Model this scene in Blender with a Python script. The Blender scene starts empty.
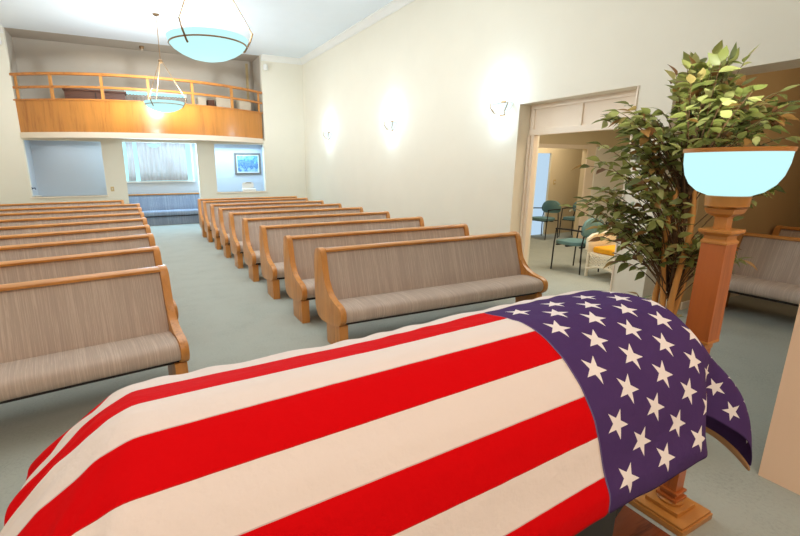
import bpy, bmesh, math, random
import numpy as np
from mathutils import Vector, Matrix
PI = math.pi
C = bpy.context.scene.collection
SC = bpy.context.scene

# ------------------------------------------------------------------ camera
def rot_axes(yaw, pitch, roll):
    f = Vector((math.sin(yaw)*math.cos(pitch), math.cos(yaw)*math.cos(pitch), -math.sin(pitch)))
    r = Vector((math.cos(yaw), -math.sin(yaw), 0)); u = r.cross(f)
    c, s = math.cos(roll), math.sin(roll)
    return c*r+s*u, -s*r+c*u, f
cr, cu, cf = rot_axes(*[math.radians(a) for a in (27.0257, 13.4935, -.1113)])
cam = bpy.data.cameras.new('camera'); co = bpy.data.objects.new('camera', cam); C.objects.link(co)
M = Matrix((cr, cu, -cf)).transposed().to_4x4(); M.translation = Vector((0, 0, 1.6)); co.matrix_world = M
cam.sensor_width = 36; cam.lens = 442.19/800*36
cam.shift_x = (400-356.35)/800; cam.shift_y = (273.01-268)/800
cam.clip_start = .02; cam.clip_end = 100
SC.camera = co

# ------------------------------------------------------------------ world, exposure, large lights
w = bpy.data.worlds.new('world'); SC.world = w; w.use_nodes = True
w.node_tree.nodes['Background'].inputs[0].default_value = (.75, .85, 1, 1)
w.node_tree.nodes['Background'].inputs[1].default_value = .15
SC.view_settings.view_transform = 'Standard'; SC.view_settings.look = 'None'
SC.view_settings.exposure = 0; SC.view_settings.gamma = 1; SC.view_settings.use_curve_mapping = False
SC.cycles.max_bounces = 8; SC.cycles.diffuse_bounces = 5; SC.cycles.caustics_reflective = False; SC.cycles.caustics_refractive = False
SC.cycles.sample_clamp_indirect = 4; SC.cycles.use_denoising = True

def area(name, loc, rot, sx, sy, power, col):
    l = bpy.data.lights.new(name, 'AREA'); l.shape = 'RECTANGLE'; l.size = sx; l.size_y = sy; l.energy = power; l.color = col
    o = bpy.data.objects.new(name, l); C.objects.link(o); o.location = loc; o.rotation_euler = rot; return o
def point(name, loc, power, col, r=.08, parent=None):
    l = bpy.data.lights.new(name, 'POINT'); l.energy = power; l.color = col; l.shadow_soft_size = r
    o = bpy.data.objects.new(name, l); C.objects.link(o); o.location = loc
    if parent: o.parent = parent
    return o
WARM = (1, .72, .48); PINK = (1, .83, .72); COOL = (.82, .93, 1.0); DAY = (.42, .70, 1.0)
area('chancel_ceiling_light', (.2, -1.3, 4.6), (0, 0, 0), 2.4, 1.8, 98, PINK)
area('nave_fill_light', (.9, 8.0, 4.6), (0, 0, 0), 4.5, 8, 142, (1, .975, .94))  # broad added fill under the ceiling, no fixture there
area('lobby_daylight', (1.0, 14.08, 1.75), (-PI/2, 0, 0), 1.7, .9, 70, DAY)
area('lobby_daylight_left', (-.9, 13.95, 2.2), (0, 0, 0), 1.6, .5, 4, (.80, .92, 1))
area('lobby_daylight_right', (3.0, 13.9, 2.2), (0, 0, 0), 1.6, .5, 34, DAY)
area('lobby_bench_fill', (.93, 13.78, 2.3), (0, 0, 0), 1.7, .3, 16, DAY)  # added blue fill from overhead, tints the bench like window daylight
area('side_room_ceiling_light', (6.7, 3.9, 2.5), (0, 0, 0), 1.8, 1.8, 62, (1, .88, .70))
area('back_room_ceiling_light', (8.4, 6.9, 2.5), (0, 0, 0), 1.2, .6, 18, (1, .88, .70))
point('family_alcove_light', (6.4, 1.3, 2.2), 14, (1, .75, .48), .3)
area('curtain_fill_light', (.9, 13.75, 2.2), (math.radians(62), 0, 0), 1.5, .2, 2.5, (.85, .92, 1))  # added fill facing the curtain from the room side, no lamp there
area('gallery_light', (.9, 13.9, 4.6), (0, 0, 0), 3.5, .5, 6, (1, .92, .8))
# ------------------------------------------------------------------ materials
def lin(c): return tuple(((x/255)/12.92 if x <= 10 else (((x/255)+.055)/1.055)**2.4) for x in c)
def nmat(name):
    m = bpy.data.materials.new(name); m.use_nodes = True; nt = m.node_tree
    return m, nt, nt.nodes['Principled BSDF']
def N(nt, t, **k):
    n = nt.nodes.new(t)
    for a, b in k.items(): setattr(n, a, b)
    return n
def ramp(nt, fac, stops):
    r = N(nt, 'ShaderNodeValToRGB'); e = r.color_ramp.elements
    while len(e) < len(stops): e.new(.5)
    for x, (p, c) in zip(e, stops): x.position = p; x.color = (*c, 1)
    nt.links.new(fac, r.inputs[0]); return r.outputs[0]
def coords(nt, scale=(1, 1, 1), kind='Object'):
    t = N(nt, 'ShaderNodeTexCoord'); mp = N(nt, 'ShaderNodeMapping'); mp.inputs['Scale'].default_value = scale
    nt.links.new(t.outputs[kind], mp.inputs[0]); return mp.outputs[0]
def noise(nt, vec, scale, detail=3, rough=.55):
    n = N(nt, 'ShaderNodeTexNoise'); n.inputs['Scale'].default_value = scale; n.inputs['Detail'].default_value = detail
    n.inputs['Roughness'].default_value = rough; nt.links.new(vec, n.inputs['Vector']); return n.outputs['Fac']
def bump(nt, b, h, strength=.2, dist=.01):
    n = N(nt, 'ShaderNodeBump'); n.inputs['Strength'].default_value = strength; n.inputs['Distance'].default_value = dist
    nt.links.new(h, n.inputs['Height']); nt.links.new(n.outputs[0], b.inputs['Normal'])
def mottled(name, c, var=.06, scale=6, rough=.6, bumpy=0, bscale=200, spec=.3, metal=0, sheen=0):
    m, nt, b = nmat(name); v = coords(nt); l = lin(c)
    f = noise(nt, v, scale)
    nt.links.new(ramp(nt, f, [(.3, tuple(x*(1-var) for x in l)), (.7, tuple(min(1, x*(1+var)) for x in l))]), b.inputs['Base Color'])
    b.inputs['Roughness'].default_value = rough; b.inputs['Specular IOR Level'].default_value = spec; b.inputs['Metallic'].default_value = metal
    if sheen: b.inputs['Sheen Weight'].default_value = sheen
    if bumpy: bump(nt, b, noise(nt, v, bscale, 2), bumpy, .003)
    return m
def wood(name, c1, c2, axis=0, rough=.35, s=7, coat=.15):
    m, nt, b = nmat(name); sc = [1, 1, 1]; sc = [x*s*1.0 for x in sc]; sc[axis] = s*.09
    v = coords(nt, tuple(sc)); f = noise(nt, v, 2.2, 5, .6); f2 = noise(nt, v, 14, 3, .6)
    mx = N(nt, 'ShaderNodeMath', operation='MULTIPLY_ADD'); nt.links.new(f2, mx.inputs[0]); mx.inputs[1].default_value = .35; nt.links.new(f, mx.inputs[2])
    a, d = lin(c1), lin(c2)
    nt.links.new(ramp(nt, mx.outputs[0], [(.45, d), (.62, a), (.85, tuple(min(1, x*1.15) for x in a))]), b.inputs['Base Color'])
    b.inputs['Roughness'].default_value = rough; b.inputs['Coat Weight'].default_value = coat; b.inputs['Coat Roughness'].default_value = .2
    return m
def emis(name, c, s=1.0):
    m, nt, b = nmat(name); b.inputs['Base Color'].default_value = (.02, .02, .02, 1); b.inputs['Specular IOR Level'].default_value = 0
    b.inputs['Emission Color'].default_value = (*c, 1); b.inputs['Emission Strength'].default_value = s; b.inputs['Roughness'].default_value = .3
    return m

M_wall = mottled('cream_wall_paint', (233, 226, 209), .012, 2, .75, .06, 120, .15)
M_ceil = mottled('white_ceiling_paint', (234, 241, 246), .01, 2, .8, .04, 150, .1)
M_trim = mottled('painted_trim', (240, 224, 204), .015, 3, .5, 0, 1, .25)
M_white = mottled('white_paint', (235, 232, 225), .01, 3, .45, 0, 1, .3)
M_gal = mottled('tan_gallery_paint', (188, 178, 164), .03, 1.5, .85, 0, 1, .1)  # gallery tan, taken darker so the unlit recess reads dim
M_brownwall = mottled('beige_room_paint', (218, 202, 170), .015, 2, .8, 0, 1, .1)
M_alc = mottled('tan_alcove_paint', (200, 172, 128), .02, 2, .8, 0, 1, .1)
M_lobby = mottled('pale_lobby_paint', (204, 208, 212), .01, 2, .8, 0, 1, .1)
def carpet():
    m, nt, b = nmat('sage_carpet'); v = coords(nt)
    f = noise(nt, v, 900, 2); g = noise(nt, v, 3, 3); h = noise(nt, v, 60, 3)
    a = N(nt, 'ShaderNodeMath', operation='MULTIPLY_ADD'); nt.links.new(f, a.inputs[0]); a.inputs[1].default_value = .6; g2 = N(nt, 'ShaderNodeMath', operation='MULTIPLY_ADD'); nt.links.new(g, g2.inputs[0]); g2.inputs[1].default_value = .3; g2.inputs[2].default_value = .35; nt.links.new(g2.outputs[0], a.inputs[2])
    a2 = N(nt, 'ShaderNodeMath', operation='MULTIPLY_ADD'); nt.links.new(h, a2.inputs[0]); a2.inputs[1].default_value = .4; nt.links.new(a.outputs[0], a2.inputs[2])
    nt.links.new(ramp(nt, a2.outputs[0], [(.7, lin((134, 139, 131))), (1.25, lin((172, 176, 167)))]), b.inputs['Base Color'])
    b.inputs['Roughness'].default_value = .95; b.inputs['Specular IOR Level'].default_value = .08
    bump(nt, b, f, .5, .004); return m
M_carpet = carpet()
OAK1, OAK2 = (200, 136, 68), (164, 102, 44)
M_oakx = wood('honey_oak_lengthwise', OAK1, OAK2, 0)
M_oakz = wood('honey_oak_upright', OAK1, OAK2, 2)
M_oaky = wood('honey_oak_crosswise', OAK1, OAK2, 1)
M_bal = wood('varnished_balcony_veneer', (198, 128, 52), (176, 106, 38), 2, .3, 3.0, .35)
M_rail = wood('balcony_rail_oak', (196, 124, 56), (150, 86, 34), 0)
M_torch = wood('reddish_cherry_wood', (170, 92, 40), (126, 62, 24), 2, .35, 4)
M_brass = mottled('golden_varnished_wood', (182, 120, 54), .1, 9, .3, 0, 1, .5)
M_casket = wood('casket_mahogany', (112, 56, 30), (66, 28, 14), 0, .25)
M_black = mottled('black_metal', (26, 26, 28), .1, 12, .45, 0, 1, .4)
M_dark = mottled('dark_frame', (52, 46, 44), .1, 12, .6)
M_bronze = mottled('aged_bronze_metal', (150, 120, 86), .08, 20, .35, 0, 1, .5, .7)
M_darkwood = wood('dark_walnut', (98, 56, 34), (60, 32, 18), 0)
def fabric(axis=0, name='taupe_striped_upholstery', cols=((170, 152, 141), (185, 168, 156), (193, 174, 159), (202, 186, 174))):
    m, nt, b = nmat(name); sc = [.6, .6, .6]; sc[axis] = 55
    v = coords(nt, tuple(sc)); v2 = coords(nt, tuple(3 if i == axis else .02 for i in range(3))); v3 = coords(nt, tuple(170 if i == axis else 6 for i in range(3)))
    f = noise(nt, v, 3, 4, .7); g = noise(nt, v2, 2.5, 2); h = noise(nt, v3, 1.0, 2, .7)
    a = N(nt, 'ShaderNodeMath', operation='MULTIPLY_ADD'); nt.links.new(g, a.inputs[0]); a.inputs[1].default_value = .45; nt.links.new(f, a.inputs[2])
    a2 = N(nt, 'ShaderNodeMath', operation='MULTIPLY_ADD'); nt.links.new(h, a2.inputs[0]); a2.inputs[1].default_value = .4; nt.links.new(a.outputs[0], a2.inputs[2])
    nt.links.new(ramp(nt, a2.outputs[0], list(zip((.45, .88, .98, 1.45), map(lin, cols)))), b.inputs['Base Color'])
    b.inputs['Roughness'].default_value = .85; b.inputs['Sheen Weight'].default_value = .15; b.inputs['Specular IOR Level'].default_value = .15
    bump(nt, b, h, .15, .003); return m
M_fab = fabric(0)
M_fab_daytint = fabric(0, 'upholstery_daylight_tint', ((120, 130, 146), (134, 144, 160), (142, 152, 168), (154, 164, 178)))  # bench upholstery with the blue of window daylight put into its colours
M_lamp = emis('glowing_lamp_glass', (.60, 1.0, 1.0), 1.0)
M_sconce = emis('glowing_sconce_glass', (.82, 1.0, 1.0), 1.2)
M_teal = mottled('teal_chair_fabric', (104, 138, 138), .06, 30, .85, .1, 300)
M_wick = mottled('white_wicker', (236, 228, 206), .06, 40, .6, .4, 160)
M_yel = mottled('golden_yellow_cushion_cloth', (226, 160, 30), .05, 12, .8)

# ------------------------------------------------------------------ mesh helpers
def box(bm, x0, x1, y0, y1, z0, z1, bev=0):
    r = bmesh.ops.create_cube(bm, size=1, matrix=Matrix.Translation(((x0+x1)/2, (y0+y1)/2, (z0+z1)/2)) @ Matrix.Diagonal((abs(x1-x0), abs(y1-y0), abs(z1-z0), 1)))
    if bev:
        es = list({e for v in r['verts'] for e in v.link_edges})
        bmesh.ops.bevel(bm, geom=es, offset=bev, segments=2, affect='EDGES', profile=.6)
def tube(bm, pts, rad, seg=8, cap=True, closed=False):
    pts = [Vector(p) for p in pts]; n = len(pts); rings = []
    rads = rad if isinstance(rad, (list, tuple)) else [rad]*n
    up = None
    for i, p in enumerate(pts):
        if closed: t = pts[(i+1) % n]-pts[i-1]
        else: t = pts[min(i+1, n-1)]-pts[max(i-1, 0)]
        t.normalize()
        if up is None: up = t.orthogonal().normalized()
        a = (up-t*up.dot(t)); a = a.normalized() if a.length > 1e-5 else t.orthogonal().normalized(); up = a; b = t.cross(a)
        rings.append([bm.verts.new(p+(a*math.cos(2*PI*k/seg)+b*math.sin(2*PI*k/seg))*rads[i]) for k in range(seg)])
    R = list(zip(rings, rings[1:]))+([(rings[-1], rings[0])] if closed else [])
    for r0, r1 in R:
        for k in range(seg): bm.faces.new((r0[k], r0[(k+1) % seg], r1[(k+1) % seg], r1[k]))
    if cap and not closed: bm.faces.new(rings[0][::-1]); bm.faces.new(rings[-1])
def lathe(bm, prof, c=(0, 0, 0), seg=32, a0=0, a1=2*PI, sx=1, sy=1):
    full = abs(a1-a0-2*PI) < 1e-6; n = seg if full else seg+1; rings = []
    for r, z in prof:
        if r < 1e-6: rings.append([bm.verts.new((c[0], c[1], c[2]+z))]); continue
        rings.append([bm.verts.new((c[0]+sx*r*math.cos(a0+(a1-a0)*k/seg), c[1]+sy*r*math.sin(a0+(a1-a0)*k/seg), c[2]+z)) for k in range(n)])
    for r0, r1 in zip(rings, rings[1:]):
        for k in range(seg):
            k2 = (k+1) % n
            q = [r0[k % len(r0)], r0[k2 % len(r0)], r1[k2 % len(r1)], r1[k % len(r1)]]
            u = []
            for v in q:
                if v not in u: u.append(v)
            if len(u) > 2: bm.faces.new(u)
def prism(bm, poly, x0, x1, axis=0, bev=0):
    """poly of (a,b) extruded along an axis: axis 0 -> (x;y,z)"""
    def P(t, a, b): return (t, a, b) if axis == 0 else ((a, t, b) if axis == 1 else (a, b, t))
    v0 = [bm.verts.new(P(x0, a, b)) for a, b in poly]; v1 = [bm.verts.new(P(x1, a, b)) for a, b in poly]
    n = len(poly); fs = [bm.faces.new(v0), bm.faces.new(v1[::-1])]
    for k in range(n): bm.faces.new((v0[k], v1[k], v1[(k+1) % n], v0[(k+1) % n]))
    if bev:
        es = [e for e in fs[0].edges]+[e for e in fs[1].edges]
        bmesh.ops.bevel(bm, geom=es, offset=bev, segments=2, affect='EDGES', profile=.6)
def smooth_poly(pts, it=2, keep=()):
    for _ in range(it):
        out = []
        n = len(pts)
        for i in range(n):
            p, q = pts[i], pts[(i+1) % n]
            out += [(p[0]*.75+q[0]*.25, p[1]*.75+q[1]*.25), (p[0]*.25+q[0]*.75, p[1]*.25+q[1]*.75)]
        pts = out
    return pts
def obj(name, bm, mat, parent=None, smooth=0):
    bmesh.ops.recalc_face_normals(bm, faces=bm.faces)
    me = bpy.data.meshes.new(name); bm.to_mesh(me); bm.free()
    for m in (mat if isinstance(mat, (list, tuple)) else [mat]): me.materials.append(m)
    if smooth:
        me.shade_smooth() if smooth >= 180 else me.set_sharp_from_angle(angle=math.radians(smooth))
        for p in me.polygons: p.use_smooth = True
    o = bpy.data.objects.new(name, me); C.objects.link(o)
    if parent: o.parent = parent
    return o
def tag(o, label, cat, group=None, kind=None):
    o['label'] = label; o['category'] = cat
    if group: o['group'] = group
    if kind: o['kind'] = kind
    return o
def thing(name, label, cat, loc=(0, 0, 0), rz=0, group=None):
    o = bpy.data.objects.new(name, None); C.objects.link(o); o.location = loc; o.rotation_euler = (0, 0, rz)
    return tag(o, label, cat, group)
def struct(name, bm, mat, label=None, parent=None, smooth=0):
    o = obj(name, bm, mat, parent, smooth)
    o['kind'] = 'structure'
    if label: o['label'] = label
    return o
def dup(root, loc, rz, label, group=None):
    r = root.copy(); C.objects.link(r); r.location = loc; r.rotation_euler = (0, 0, rz); r['label'] = label
    if group: r['group'] = group
    for ch in root.children:
        c = ch.copy(); C.objects.link(c); c.parent = r
        for g in ch.children:
            d = g.copy(); C.objects.link(d); d.parent = c
    return r
B = bmesh.new

# ------------------------------------------------------------------ the setting
XW, YF, ZC = 5.05, 13.41, 4.70
XL = -3.3; YB = -2.6; YLB = 14.35
T = .45
bm = B(); box(bm, XL-.3, 11, YB-.3, 15, -.2, 0); struct('floor', bm, M_carpet, 'sage green carpet over the whole floor')
bm = B(); box(bm, XL-.3, XW+.1, YB-.3, YF+.1, ZC, ZC+.2); struct('ceiling', bm, M_ceil, 'white painted ceiling over the pews')
# right wall: doorway Y 3.18..4.83 (z to 2.45), family opening Y -.3..2.80 (z to 2.46)
bm = B()
for y0, y1, z0, z1 in ((4.83, YF+.3, 0, ZC), (3.18, 4.83, 2.45, ZC), (2.80, 3.18, 0, ZC), (-.3, 2.80, 2.46, ZC), (YB, -.3, 0, ZC)):
    box(bm, XW, XW+T, y0, y1, z0, z1)
struct('wall_right', bm, M_wall, 'long cream wall with three lamps and the wide doorway')
bm = B(); box(bm, XL-.3, XL, YB, YF+.3, 0, ZC); struct('wall_left', bm, M_wall)
bm = B(); box(bm, XL-.3, XW+T, YB-.3, YB, 0, ZC); struct('wall_back', bm, M_wall)
bm = B(); box(bm, 2.83, 3.0, YB, .845, 0, ZC); struct('wall_partition', bm, mottled('partition_paint_warm_lit', (240, 206, 176), .012, 2, .75, 0, 1, .15), 'end of a cream partition wall tinted for warm light at the right edge')  # pink of the warm lamplight put into the paint colour
# far wall
FT = .16
bm = B()
SILL, HEAD = .893, 2.245
for x0, x1, z0, z1 in ((XL, -2.085, 0, 2.36), (-2.085, -.47, 0, SILL), (-.47, .02, 0, 2.36), (1.85, 2.335, 0, 2.36), (2.335, 3.755, 0, SILL), (3.755, XW, 0, 2.36),
                       (-2.085, -.47, HEAD, 2.36), (.02, 1.85, HEAD, 2.36), (2.335, 3.755, HEAD, 2.36), (XL, -2.10, 2.36, ZC), (3.80, XW, 2.36, ZC)):
    box(bm, x0, x1, YF, YF+FT, z0, z1)
struct('wall_far', bm, M_wall, 'cream far wall with three openings below the balcony')
for i, (x0, x1) in enumerate(((-2.12, -.44), (2.30, 3.79))):
    bm = B(); box(bm, x0, x1, YF-.04, YF+FT+.02, SILL-.035, SILL, .006); struct('trim_%d' % (i+1), bm, M_trim)
# crown moulding
cp = [(0, 0), (0, -.15), (.018, -.15), (.022, -.12), (.05, -.085), (.085, -.05), (.10, -.03), (.12, -.025), (.12, 0)]
bm = B(); prism(bm, [(XW-a, ZC+b) for a, b in cp], YB, YF, 1); struct('trim_3', bm, M_white)
bm = B(); prism(bm, [(YF-a, ZC+b) for a, b in cp], 3.80, XW, 0); struct('trim_4', bm, M_white)
bm = B(); prism(bm, [(YF-a, ZC+b) for a, b in cp], XL, -2.10, 0); struct('trim_5', bm, M_white)
bm = B(); prism(bm, [(XL+a, ZC+b) for a, b in cp], YB, YF, 1); struct('trim_6', bm, M_white)
bm = B()
for y0, y1 in ((4.84, YF), (2.80, 3.17)): box(bm, XW-.015, XW, y0, y1, 0, .09, .003)
struct('baseboard_right', bm, M_trim)
bm = B()
for x0, x1 in ((XL, .02), (1.85, XW-.016)): box(bm, x0, x1, YF-.015, YF, 0, .09, .003)
struct('baseboard_far', bm, M_trim)
# lobby under the balcony
bm = B(); box(bm, XL, 4.1, YLB, YLB+.15, 0, 2.5); struct('wall_lobby_back', bm, M_lobby, 'pale blue lobby wall behind the three openings')
bm = B(); box(bm, -2.25, -2.09, YF+FT, YLB, 0, 2.4); struct('wall_lobby_left', bm, M_lobby)
bm = B(); box(bm, 3.95, 4.1, YF+FT, YLB, 0, 2.4); struct('wall_lobby_right', bm, M_lobby)
bm = B(); box(bm, -2.25, 4.1, YF+FT, YLB, 2.36, 2.44); struct('ceiling_lobby', bm, M_ceil)
# gallery above the lobby
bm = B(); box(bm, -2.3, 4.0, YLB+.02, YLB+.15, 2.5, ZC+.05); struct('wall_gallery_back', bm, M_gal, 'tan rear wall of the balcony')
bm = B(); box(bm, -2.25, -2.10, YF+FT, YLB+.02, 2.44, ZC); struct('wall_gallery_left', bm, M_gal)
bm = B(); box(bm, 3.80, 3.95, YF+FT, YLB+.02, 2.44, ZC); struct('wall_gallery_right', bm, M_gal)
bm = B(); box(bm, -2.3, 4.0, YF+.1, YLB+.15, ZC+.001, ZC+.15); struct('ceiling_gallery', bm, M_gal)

# doorway transom and frame
dx = XW+.24
bm = B()
box(bm, dx, dx+.05, 3.18, 4.83, 2.10, 2.45)
for y0, y1, z0, z1 in ((3.18, 4.83, 2.035, 2.115), (3.18, 4.83, 2.385, 2.45), (3.18, 3.28, 2.116, 2.384), (4.75, 4.83, 2.116, 2.384), (3.99, 4.03, 2.116, 2.384)):
    box(bm, dx-.02, dx+.07, y0, min(y1, 4.829), z0, z1, .003)
struct('trim_7', bm, M_trim, 'panelled transom over the wide doorway')
bm = B(); box(bm, dx-.01, dx+.07, 4.735, 4.828, 0, 2.034, .003); box(bm, dx-.04, dx-.01, 4.79, 4.828, 0, 2.034, .003)
struct('trim_8', bm, M_trim, 'white folding door post in the wide doorway')
bm = B()
for y in (3.165, ): box(bm, XW-.012, XW+T+.01, y-.001, y+.016, 0, 2.45, .002)
struct('trim_9', bm, M_trim)

# side room beyond the doorway
bm = B(); box(bm, XW+T, 8.62, 6.3, 6.42, 1.965, 2.6); box(bm, 8.62, 10.6, 6.3, 6.42, 0, 2.6); box(bm, XW+T, 7.0, 6.3, 6.42, 0, 1.965)
struct('wall_side_room', bm, M_brownwall, 'beige wall with a square opening in the chair room')
bm = B(); box(bm, 8.59, 8.84, 6.27, 6.30, 0, 2.05, .004); box(bm, 7.0, 8.59, 6.27, 6.30, 1.95, 2.03, .004); struct('trim_10', bm, M_trim, 'pale trim around the opening in the chair room')
bm = B(); box(bm, 10.5, 10.6, 2.6, 7.5, 0, 2.6); struct('wall_side_room_right', bm, M_brownwall)
bm = B(); box(bm, XW+T, 10.6, 2.62, 2.74, 0, 3.3); struct('wall_side_room_front', bm, M_alc)
bm = B(); box(bm, XW+T, 8.42, 7.42, 7.52, 0, 2.6); box(bm, 8.90, 10.6, 7.42, 7.52, 0, 2.6); box(bm, 8.42, 8.90, 7.42, 7.52, 1.90, 2.6)
struct('wall_back_room', bm, M_brownwall, 'beige wall beside the bright daylit doorway')
bm = B(); box(bm, XW+T, 10.6, 2.72, 7.52, 2.6, 2.7); struct('ceiling_side_room', bm, M_ceil)
bm = B(); box(bm, 8.84, 8.90, 6.25, 6.30, 0, 2.0, .003); box(bm, 8.90, 10.0, 6.275, 6.30, .0, 1.99, .003); struct('door_1', bm, M_white, 'white door panel in the chair room')
m_day = emis('doorway_daylight_glow', (.58, .80, 1.0), .85)  # glowing panel standing in for daylight through an open doorway
bm = B(); box(bm, 8.42, 8.90, 7.47, 7.49, 0, 1.90); d2 = struct('doorway_glow', bm, m_day, 'narrow open doorway with its daylight as a glowing panel')
# family alcove
bm = B(); box(bm, 8.6, 8.75, -2.6, 2.62, 0, 3.3); struct('wall_alcove_far', bm, M_alc)
bm = B(); box(bm, XW+T, 8.75, -2.75, -2.6, 0, 3.3); struct('wall_alcove_right', bm, M_alc)
bm = B(); box(bm, XW+T, 8.75, -2.75, 2.62, 3.3, 3.4); struct('ceiling_alcove', bm, M_ceil)
bm = B(); box(bm, XW+T, 8.6, 2.605, 2.62, 0, .09, .003); struct('baseboard_alcove', bm, M_trim)

# ------------------------------------------------------------------ lobby window and curtain
m_glass = emis('daylit_window_glass', (.235, .46, .50), 2.6)
win = thing('window_1', 'wide daylit lobby window behind sheer curtains', 'window'); win['kind'] = 'structure'
bm = B(); box(bm, -.2, 1.80, YLB-.012, YLB-.004, 1.215, 2.34); obj('pane', bm, m_glass, win)
bm = B(); box(bm, -.26, 1.86, YLB-.05, YLB-.002, 1.17, 1.215, .004); box(bm, 1.80, 1.86, YLB-.04, YLB-.002, 1.2, 2.345, .004); box(bm, -.26, -.2, YLB-.04, YLB-.002, 1.2, 2.345, .004)
obj('window_frame', bm, M_white, win)
m_sheer, nt, b = nmat('sheer_curtain_cloth')
v = coords(nt, (1, 1, .04)); f = noise(nt, v, 26, 3)
nt.links.new(ramp(nt, f, [(.35, lin((214, 198, 192))), (.65, lin((240, 238, 240)))]), b.inputs['Base Color'])
b.inputs['Roughness'].default_value = .9
tr = N(nt, 'ShaderNodeBsdfTranslucent'); tr.inputs[0].default_value = (*lin((246, 232, 232)), 1)
mx = N(nt, 'ShaderNodeMixShader'); mx.inputs[0].default_value = .66
nt.links.new(b.outputs[0], mx.inputs[1]); nt.links.new(tr.outputs[0], mx.inputs[2]); nt.links.new(mx.outputs[0], nt.nodes['Material Output'].inputs[0])
cur = thing('sheer_curtain', 'pale sheer curtain in loose folds across the lobby window', 'curtain', (0, YLB-.09, 0))
rc = random.Random(4)
for x0, x1 in ((.10, .27), (.37, 1.30), (1.30, 1.66)):
    bm = B(); rows = []
    n = int((x1-x0)/.012)
    for i in range(n+1):
        x = x0+(x1-x0)*i/n; y = .010*math.sin(x*58)+.008*math.sin(x*23+1)
        rows.append([bm.verts.new((x+.012*math.sin(z*3+x*9)*(2.34-z), y+(.004 if z < 1.5 else 0), z)) for z in (1.225, 1.5, 1.8, 2.1, 2.34)])
    for r0, r1 in zip(rows, rows[1:]):
        for k in range(4): bm.faces.new((r0[k], r1[k], r1[k+1], r0[k+1]))
    o = obj('curtain_panel', bm, m_sheer, cur, 180)
    sm = o.modifiers.new('thickness', 'SOLIDIFY'); sm.thickness = .002
bm = B(); tube(bm, [(-.2, 0, 2.335), (1.82, 0, 2.335)], .008); obj('curtain_rod', bm, M_white, cur)

# ------------------------------------------------------------------ balcony
bal = thing('balcony', 'curved oak fronted balcony with a two rail railing above the lobby', 'balcony')
XA, XB, SAG = -2.10, 3.74, 1.02
xm = (XA+XB)/2; hc = (XB-XA)/2; RB = (hc*hc+SAG*SAG)/(2*SAG); ya = YF-SAG+RB; amax = math.asin(hc/RB)
def arc(off, n=48, ext=0): return [(xm+(RB+off)*math.sin(t), ya-(RB+off)*math.cos(t)) for t in [(-amax-ext)+(2*amax+2*ext)*k/n for k in range(n+1)]]
def sweep(bm, o0, o1, z0, z1, ext=0):
    a, b2 = arc(o0, ext=ext), arc(o1, ext=ext); rings = []
    for (x, y), (x2, y2) in zip(a, b2): rings.append([bm.verts.new(p) for p in ((x, y, z0), (x2, y2, z0), (x2, y2, z1), (x, y, z1))])
    for r0, r1 in zip(rings, rings[1:]):
        for k in range(4): bm.faces.new((r0[k], r1[k], r1[(k+1) % 4], r0[(k+1) % 4]))
    bm.faces.new(rings[0]); bm.faces.new(rings[-1][::-1])
bm = B(); sweep(bm, -.05, 0, 2.41, 3.12); obj('front_panel', bm, M_bal, bal, 30)
bm = B(); sweep(bm, -.10, .02, 2.285, 2.412); obj('fascia', bm, M_trim, bal, 30)
bm = B(); sweep(bm, -.08, .025, 3.12, 3.15, .008); obj('bottom_rail', bm, M_rail, bal, 30)
bm = B(); sweep(bm, -.055, .005, 3.385, 3.435, .012); obj('middle_rail', bm, M_rail, bal, 30)
bm = B(); sweep(bm, -.07, .02, 3.665, 3.72, .02); obj('top_rail', bm, M_rail, bal, 30)
bm = B()
fl = arc(-.06); vs = [bm.verts.new((x, y, 2.32)) for x, y in fl]+[bm.verts.new((XB, YF+FT, 2.32)), bm.verts.new((XA, YF+FT, 2.32))]
vt = [bm.verts.new((v.co.x, v.co.y, 2.45)) for v in vs]; bm.faces.new(vs); bm.faces.new(vt)
for k in range(len(vs)): bm.faces.new((vs[k], vs[(k+1) % len(vs)], vt[(k+1) % len(vs)], vt[k]))
obj('floor_slab', bm, M_trim, bal)
bm = B(); box(bm, -2.1, 3.8, YF+FT, YLB, 2.44, 2.455); struct('floor_gallery', bm, M_carpet)
for px in (-2.04, -1.31, -.27, .72, 1.74, 2.80, 3.68):
    t = math.asin((px-xm)/RB); n = Vector((math.sin(t), -math.cos(t), 0)); s = Vector((math.cos(t), math.sin(t), 0)); c = Vector((xm, ya, 0))+n*(RB-.025)
    bm = B(); wq = .03 if -2 < px < 3.6 else .018
    vs = [c+n*a+s*b2+Vector((0, 0, z)) for z in (3.14, 3.67) for a, b2 in ((-.025, -wq), (.022, -wq), (.022, wq), (-.025, wq))]
    vv = [bm.verts.new(p) for p in vs]
    for q in ((0, 1, 2, 3), (4, 5, 6, 7), (0, 1, 5, 4), (1, 2, 6, 5), (2, 3, 7, 6), (3, 0, 4, 7)): bm.faces.new([vv[k] for k in q])
    obj('post', bm, M_oakz, bal)
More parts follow.
